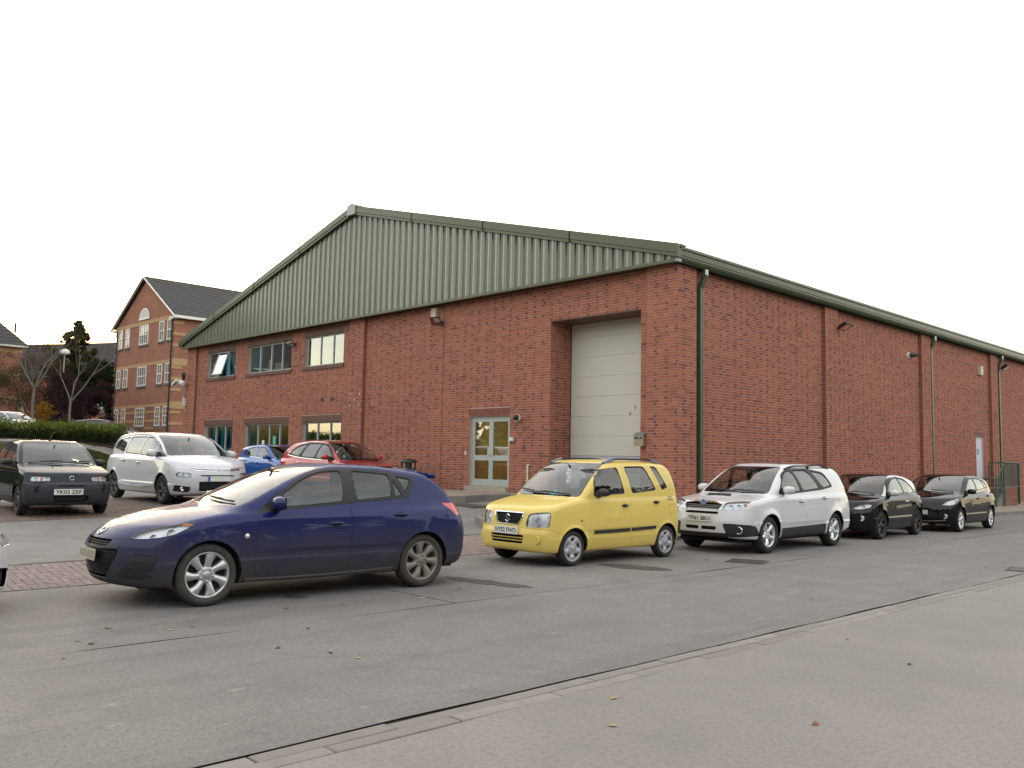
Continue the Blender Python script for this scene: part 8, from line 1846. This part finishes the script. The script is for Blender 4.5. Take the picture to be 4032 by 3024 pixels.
for y0_ in (-12.6, -16.5, -20.5, -24.5, -28.5, -32.5): 
    for z0_ in (7.9, 5.95): office_window(A, 'x', ax1, y0_, y0_+1.2, z0_, z0_+1.3, 1, 2)
Cb = thing('house', 'dark house with long slate roof behind the bare trees', 'building', (-84, 3, 2.2))
c0, c1 = Vector((-84.5, .5, 0)), Vector((-62, 12.5, 0)); d = (c1-c0).normalized(); nn = Vector((d.y, -d.x, 0)); 
def cpt(s, w, z): v = c0+d*s+nn*w; return (v.x, v.y, z)
Lh = (c1-c0).length
MB().add([cpt(0, 4, 2), cpt(Lh, 4, 2), cpt(Lh, 4, 9.2), cpt(0, 4, 9.2), cpt(0, -4, 2), cpt(Lh, -4, 2), cpt(Lh, -4, 9.2), cpt(0, -4, 9.2), cpt(0, 0, 12.9), cpt(Lh, 0, 12.9)], [(0, 1, 2, 3), (5, 4, 7, 6), (4, 0, 3, 8, 7), (1, 5, 6, 9, 2)]).build('wall', 'brick_far', Cb, world=True)
slate_roof(Cb, cpt(-.3, 4.4, 8.9), cpt(Lh+.3, 4.4, 8.9), cpt(Lh+.3, 0, 13.0), cpt(-.3, 0, 13.0), 1, 14, 'dark_slate'); slate_roof(Cb, cpt(-.3, -4.4, 8.9), cpt(Lh+.3, -4.4, 8.9), cpt(Lh+.3, 0, 13.0), cpt(-.3, 0, 13.0), 1, 14, 'dark_slate')
for s_ in (4, 9, 14, 19): MB().obox(cpt(s_, 4.02, 6.2), d*.6, nn*.03, (0, 0, .7)).build('window', 'office_glass', Cb, world=True)

# ------------------------------------------------------------------ plants
def leafmat(name, cols, trans=0.0):
    def f(nm):
        t = NT(nm); at = t.n('Attribute', attribute_name='rnd'); n = len(cols); c = t.ramp(at.outputs['Fac'], [(i/max(1, n-1), cc) for i, cc in enumerate(cols)])
        d = t.n('BsdfDiffuse'); t.l(c, d.inputs['Color']); tr = t.n('BsdfTranslucent'); t.l(c, tr.inputs['Color']); ms = t.n('MixShader'); ms.inputs[0].default_value = .3; t.l(d.outputs[0], ms.inputs[1]); t.l(tr.outputs[0], ms.inputs[2]); return t.done(ms)
    MATS[name] = f
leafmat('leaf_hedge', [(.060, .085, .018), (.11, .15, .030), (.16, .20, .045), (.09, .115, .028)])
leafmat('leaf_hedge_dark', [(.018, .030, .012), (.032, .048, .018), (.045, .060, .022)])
leafmat('leaf_ivy', [(.014, .022, .010), (.028, .036, .014), (.040, .045, .018)]); leafmat('leaf_conifer', [(.028, .034, .010), (.055, .058, .018), (.085, .078, .028)])
leafmat('leaf_brown', [(.048, .038, .024), (.075, .055, .032), (.095, .070, .040), (.060, .042, .030)]); leafmat('leaf_purple', [(.035, .020, .024), (.055, .030, .033), (.045, .026, .024)]); leafmat('leaf_orange', [(.16, .075, .012), (.22, .11, .018), (.12, .055, .015)])
leafmat('leaf_wood', [(.020, .026, .012), (.035, .036, .016), (.055, .045, .020), (.045, .035, .020)]); leafmat('leaf_grass', [(.045, .058, .015), (.075, .085, .025), (.09, .09, .04)])
@mat
def m_bark(nm):
    t = NT(nm); a = t.noise(8, 5, .7, t.vmap((1, 1, .25))); return t.done(t.bsdf(t.mix(a, (.09, .08, .07), (.19, .175, .155)), .9, spec=.15, bump=a, bstr=.4))
@mat
def m_bark_dark(nm):
    t = NT(nm); a = t.noise(8, 5, .7, t.vmap((1, 1, .25))); return t.done(t.bsdf(t.mix(a, (.04, .034, .03), (.08, .068, .06)), .9, spec=.15, bump=a, bstr=.4))
def leaves(name, C, Rd, n, size, m, parent=None, seed=1, flat=0.0, up=0.0, aspect=.55):
    """n leaf faces in clumps: C (k,3) centres, Rd (k,3) radii; kept near each clump's outside so that gaps stay between clumps"""
    rg = np.random.default_rng(seed); C = np.asarray(C, float); Rd = np.asarray(Rd, float)
    if Rd.ndim == 1: Rd = np.repeat(Rd[:, None], 3, 1)
    w = (Rd.prod(1))**(2/3); k = rg.choice(len(C), n, p=w/w.sum()); d = rg.normal(size=(n, 3)); d /= np.linalg.norm(d, axis=1, keepdims=True); r_ = rg.random(n)**.45*(1+.18*rg.normal(size=n))
    P = C[k]+d*Rd[k]*r_[:, None]; a = rg.normal(size=(n, 3)); a[:, 2] *= 1-flat; a /= np.linalg.norm(a, axis=1, keepdims=True); b = np.cross(a, rg.normal(size=(n, 3))+np.array([0, 0, up])); b /= np.maximum(np.linalg.norm(b, axis=1, keepdims=True), 1e-6)
    s = size*(.6+.8*rg.random(n))[:, None]; V = np.stack([P-a*s, P+b*s*aspect, P+a*s, P-b*s*aspect], 1).reshape(-1, 3); F = np.arange(4*n).reshape(-1, 4)
    cl = rg.random(len(C)); col = np.clip(cl[k]*.6+.4*rg.random(n), 0, 1)
    if parent is not None: V = V-np.array(parent.location)
    return link_mesh(name, np_mesh(name, V, F, attrs={'rnd': col}), parent, m)
def branch_tree(mb, p, d, ln, r, depth, rg, spread=.55, up=.10, ends=None, shrink=.74):
    pts = [Vector(p)]; rs = [r]; dd = Vector(d).normalized(); n = 4 if depth > 1 else 3
    for i in range(n):
        dd = (dd+Vector((rg.uniform(-1, 1), rg.uniform(-1, 1), rg.uniform(-.5, 1)))*.10+Vector((0, 0, up*.3))).normalized(); pts.append(pts[-1]+dd*ln/n); rs.append(r*(1-.38*(i+1)/n))
    mb.tube(pts, rs, n=7 if r > .05 else (5 if r > .015 else 3), cap=False)
    if depth == 0:
        if ends is not None: ends.append(pts[-1])
        return
    for k in range(2 if rg.random() < .55 else 3):
        sp = spread*rg.uniform(.6, 1.25); ax = Vector((rg.uniform(-1, 1), rg.uniform(-1, 1), rg.uniform(-.3, .3))).cross(dd).normalized(); nd = (Matrix.Rotation(sp, 3, ax) @ dd+Vector((0, 0, up))).normalized(); q = pts[-1] if k < 2 else pts[-2]
        branch_tree(mb, q, nd, ln*shrink*rg.uniform(.8, 1.15), rs[-1]*(.82 if k == 0 else .66), depth-1, rg, spread, up, ends, shrink)
# hedge along the upper car park
hg = thing('hedge', 'clipped green hedge along the top of the lawn bank', 'hedge', (-25, -18, 2.15))
C = []; Rr = []; rg = np.random.default_rng(4)
for y in np.arange(-40, -11.4, .34):
    for x in (-25.5, -25.05, -24.6): C.append((x+rg.normal(0, .06), y+rg.normal(0, .08), 2.78+rg.normal(0, .05))); Rr.append((.34, .34, .30))
for x in (-25.6, -25.0, -24.5): C.append((x, -11.3, 2.72)); Rr.append((.40, .42, .36))
leaves('foliage', C, Rr, 26000, .055, 'leaf_hedge', hg, 5)
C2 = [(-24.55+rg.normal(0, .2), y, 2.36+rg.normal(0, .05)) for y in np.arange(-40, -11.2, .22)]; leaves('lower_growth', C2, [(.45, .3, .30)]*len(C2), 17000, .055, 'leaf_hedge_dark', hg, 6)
MB().box(-25.7, -40, 2.0, -25.2, -11.6, 2.62).build('twig_core', 'bark_dark', hg, world=True)
lt = MB()
def tufts(name, x0, x1, y0, y1, n, h, m, seed):
    rg = np.random.default_rng(seed); x = rg.uniform(x0, x1, n); y = rg.uniform(y0, y1, n); z = terrain(x, y)+.012; a = rg.uniform(0, 6.28, n); hh = h*(.5+rg.random(n)); w = .012+.01*rg.random(n); dx, dy = np.cos(a)*w, np.sin(a)*w; lx, ly = rg.normal(0, .4, n)*hh, rg.normal(0, .4, n)*hh
    V = np.stack([np.stack([x-dx, y-dy, z], -1), np.stack([x+dx, y+dy, z], -1), np.stack([x+lx, y+ly, z+hh], -1)], 1).reshape(-1, 3)
    o = link_mesh(name, np_mesh(name, V, np.arange(3*n).reshape(-1, 3), attrs={'rnd': rg.random(n)}), None, m); return tag(o, 'short rough grass covering the lawn bank below the path', 'grass', kind='stuff')
tufts('grass', -22.5, -11.6, -27, -13.4, 60000, .09, 'leaf_grass', 3)
litter = np.random.default_rng(8)
C = [(-24.0+litter.normal(0, .35), y, float(terrain(-24.0, y))+.03) for y in np.arange(-32, -10.5, .2)]; o = leaves('leaf_litter', C, [(.4, .2, .02)]*len(C), 5000, .05, 'leaf_brown', None, 9, flat=.9); tag(o, 'brown leaf litter along the foot of the hedge', 'leaf litter', kind='stuff')
# two bare trees with pale bark
def bare_tree(loc, label, fork_h, seed, limbs, r=.14, lean=0.0):
    t = thing('bare_tree', label, 'tree', loc, 0, 'bare pale trees behind the hedge'); rg = random.Random(seed); tr = MB(); top = Vector((lean, 0, fork_h)); tr.tube([(0, 0, -.3), (lean*.2, .03, fork_h*.35), (lean*.7, -.03, fork_h*.7), top], [r*1.25, r, r*.9, r*.85], n=10); tr.build('trunk', 'bark', t)
    cr = MB()
    for (d, ln, q) in limbs: branch_tree(cr, top, d, ln, r*q, 5, rg, .50, .10)
    cr.build('crown', 'bark', t); return t
Rx = Vector((.697, .717, 0))
bare_tree((-37.4, -11.7, 2.25), 'bare pale tree left of the lamp post behind the hedge', 3.0, 3, [(Vector((0, 0, 1))+Rx*.32, 1.7, .62), (Vector((0, 0, .9))-Rx*.55, 1.6, .55), (Vector((0, 0, 1))+Rx*.75, 1.9, .5), (Vector((.5, -.4, .8)), 1.3, .4)], .09, .15)
bare_tree((-33.6, -10.8, 2.25), 'bare pale tree with wide forked limbs right of the lamp post', 2.2, 11, [(Vector((0, 0, .75))+Rx*.75, 1.9, .62), (Vector((0, 0, 1))-Rx*.45, 1.5, .58), (Vector((0, 0, 1))+Rx*.25, 1.6, .45), (Vector((-.5, .3, .7)), 1.4, .4)], .08, -.05)
# tall evergreen, ivy-grown, rising over the dark roof
ev = thing('evergreen_tree', 'tall dark evergreen with ragged top rising above the dark roof', 'tree', (-59.3, -2.4, 2.3))
tk = MB().tube([(0, 0, 0), (.05, 0, 5), (0, .05, 9), (0, 0, 10.4)], [.28, .2, .1, .03], n=8); tk.build('trunk', 'bark_dark', ev)
C = []; Rr = []; rg = np.random.default_rng(21)
for k in range(120):
    h = rg.uniform(0, 1)**.75; z = 7.6+5.0*h; w = 2.7*(1-h)**.8+.06; a = rg.uniform(0, 6.28); q = rg.uniform(.35, 1.1)*w; C.append((-59.3+q*math.cos(a), -2.4+q*math.sin(a), z)); Rr.append(rg.uniform(.18, .40)*(1.15-.6*h))
for k in range(34):
    a = rg.uniform(-1, 1); C.append((-58.4+a*1.9+rg.normal(0, .3), -2.0+a*2.0+rg.normal(0, .3), 7.9+rg.uniform(-1.4, 1.1))); Rr.append(rg.uniform(.5, .85))
leaves('crown', C[:120], Rr[:120], 9000, .12, 'leaf_conifer', ev, 22, flat=.5); leaves('lower_crown', C[120:], Rr[120:], 9000, .13, 'leaf_conifer', ev, 24, flat=.5)
iv = thing('ivy_bush', 'dark ivy-covered thicket below the evergreen', 'bush', (-55.5, -.9, 2.3)); C = []; Rr = []
for k in range(60): a = rg.uniform(-1, 1); C.append((-55.5+a*2.4+rg.normal(0, .5), -.9+a*2.4+rg.normal(0, .5), rg.uniform(5.6, 8.7)-.6*abs(a))); Rr.append(rg.uniform(.5, .95))
leaves('crown', C, Rr, 15000, .14, 'leaf_ivy', iv, 23); MB().tube([(0, 0, 0), (.1, 0, 5)], [.3, .2], n=7).build('trunk', 'bark_dark', iv)
def shrub(label, loc, w, h, n, m, seed, size=.09, thin=.30, nm='shrub'):
    t = thing(nm, label, 'bush', loc, 0, 'autumn shrubs behind the hedge'); rg = np.random.default_rng(seed); C = []; Rr = []
    for k in range(44): a = rg.uniform(-1, 1); b = rg.uniform(-1, 1); z = rg.uniform(.08, 1); q = w*(1-.55*z**2); C.append((loc[0]+Rx.x*a*q-Rx.y*b*.9, loc[1]+Rx.y*a*q+Rx.x*b*.9, loc[2]+h*z)); Rr.append(rg.uniform(.4, .85)*min(1, w/2))
    leaves('crown', C, Rr, n, size, m, t, seed, aspect=thin); st = MB(); rr = random.Random(seed)
    for k in range(5): branch_tree(st, (rr.uniform(-w*.5, w*.5)*Rx.x, rr.uniform(-w*.5, w*.5)*Rx.y, -.1), (rr.uniform(-.4, .4), rr.uniform(-.4, .4), 1), h*.34, .05, 3, rr, .5, .12)
    st.build('stems', 'bark_dark', t); return t
shrub('olive brown thicket behind the left bare tree', (-47.5, -12.2, 2.3), 2.9, 6.2, 15000, 'leaf_brown', 31, .07, .2); shrub('olive brown thicket behind the lamp post', (-46.5, -9.2, 2.3), 3.2, 6.6, 17000, 'leaf_brown', 32, .07, .2)
shrub('dark purple brown thicket behind the right bare tree', (-43.2, -8.0, 2.2), 1.7, 4.6, 9000, 'leaf_purple', 33)
shrub('dark purple brown thicket close to the left edge of the office gable', (-43.4, -6.1, 2.2), 1.0, 5.0, 8000, 'leaf_purple', 39); shrub('olive brown thicket in front of the dark house', (-49.5, -7.4, 2.2), 2.2, 6.0, 12000, 'leaf_brown', 40, .07, .2); shrub('small orange leaved shrub between the bare trees', (-40.5, -10.2, 2.3), .9, 2.1, 1800, 'leaf_orange', 35, .08, .5); shrub('amber leaved shrub beside the left office wing', (-47.0, -12.9, 2.3), .8, 4.6, 1300, 'leaf_orange', 36, .09, .5); shrub('low dark shrubs under the office wing', (-50, -13.2, 2.3), 2.6, 1.7, 6000, 'leaf_hedge_dark', 37)
shrub('low dark shrubs in front of the purple thickets', (-41.0, -9.6, 2.2), 2.0, 1.1, 4000, 'leaf_hedge_dark', 38)
lp_ = thing('lamp_post', 'slim lamp post with pale round lantern among the bare trees', 'lamp post', (-44.4, -7.95, 2.3)); MB().tube([(0, 0, 0), (0, 0, 5.9)], [.07, .045], n=8).build('pole', 'grey_metal', lp_); MB().lathe([(.04, 5.88), (.30, 5.92), (.34, 6.05), (.26, 6.2), (.10, 6.28), (0, 6.3)], n=16).build('lantern', 'white_paint', lp_)
# woods round the far side of the road, behind the photographer, seen in the glass and paintwork
rg = np.random.default_rng(77); C = []; Rr = []
def belt(pts, h, step, wd, hv):
    for (a, b) in zip(pts[:-1], pts[1:]):
        a, b = np.array(a, float), np.array(b, float); L_ = np.linalg.norm(b-a)
        for s in np.arange(0, L_, step):
            hh = h*(1+hv*math.sin(s*.31+a[0])*rg.uniform(.4, 1)+rg.normal(0, .08))
            for k in range(5): p = a+(b-a)*s/L_; z = hh*(k+.6)/5.4; C.append((p[0]+rg.normal(0, wd), p[1]+rg.normal(0, wd), z)); Rr.append((2.6, 2.6, hh/7.5))
belt([(66, 130), (56, 20), (52, -40), (36, -78), (-30, -92), (-84, -62)], 15.5, 3.0, 1.8, .25)
o = leaves('wood', C, Rr, 32000, .85, 'leaf_wood', None, 78); tag(o, 'belt of mixed autumn trees across the road behind the viewer', 'trees', kind='stuff')
# ------------------------------------------------------------------ fallen leaves on the road
simple('dry_leaf', (0.20, 0.075, 0.025), 0.8, scale=20, var=.4); simple('dry_leaf_pale', (0.40, 0.25, 0.08), 0.8, scale=20, var=.3); simple('dry_leaf_dark', (0.055, 0.03, 0.02), 0.85, scale=20, var=.3)
lm = []
for k, m in enumerate(('dry_leaf', 'dry_leaf_pale', 'dry_leaf_dark')):
    n = 9; V = [(0, 0, .004)]; F = []
    for i in range(n):
        a = 2*math.pi*i/n; r_ = .045*(1+.35*math.sin(3*a+k)+.15*math.sin(5*a)); V.append((r_*math.cos(a)*1.25, r_*math.sin(a)*.8, .004+.010*abs(math.sin(a*1.5+k))))
    for i in range(n): F.append((0, 1+i, 1+(i+1) % n))
    me = np_mesh('fallen_leaf', np.array(V), F); me.materials.append(MAT(m)); lm.append(me)
rg = random.Random(12); spots = [(11.6, -24.2), (12.3, -23.2), (11.2, -22.8), (11.35, -22.2), (11.05, -21.6), (11.5, -21.2), (11.2, -20.4), (10.9, -19.6), (11.6, -25.0), (12.2, -25.3), (11.2, -24.6), (13.3, -23.6), (7.8, -24.4), (16.1, -23.4), (16.6, -20.2), (17.4, -18.8), (16.9, -22.4), (15.7, -22.9), (16.4, -16.8), (17.6, -16.2), (18.2, -20.9), (16.2, -14.0), (15.8, -19.6)]
for k in range(46): spots.append((rg.uniform(10.6, 12.0), rg.uniform(-25.5, 4)))
for k in range(10): spots.append((rg.uniform(12.2, 15), rg.uniform(-24, -5)))
for k in range(30): spots.append((8.85+rg.uniform(0, .5), rg.uniform(1, 14)))
LAB = ('reddish brown fallen leaf lying on the tarmac', 'pale yellow fallen leaf lying on the tarmac', 'dark withered fallen leaf lying on the tarmac')
for (x, y) in spots:
    k = rg.choice((0, 0, 1, 2, 2)); o = bpy.data.objects.new('fallen_leaf', lm[k]); COL.objects.link(o); o.location = (x, y, tz(x, y)+.003); o.rotation_euler = (rg.uniform(-.15, .15), rg.uniform(-.15, .15), rg.uniform(0, 6.28)); s = rg.uniform(.28, .62); o.scale = (s, s, s)
    tag(o, LAB[k], 'leaf', ('reddish fallen leaves', 'pale fallen leaves', 'dark fallen leaves')[k])
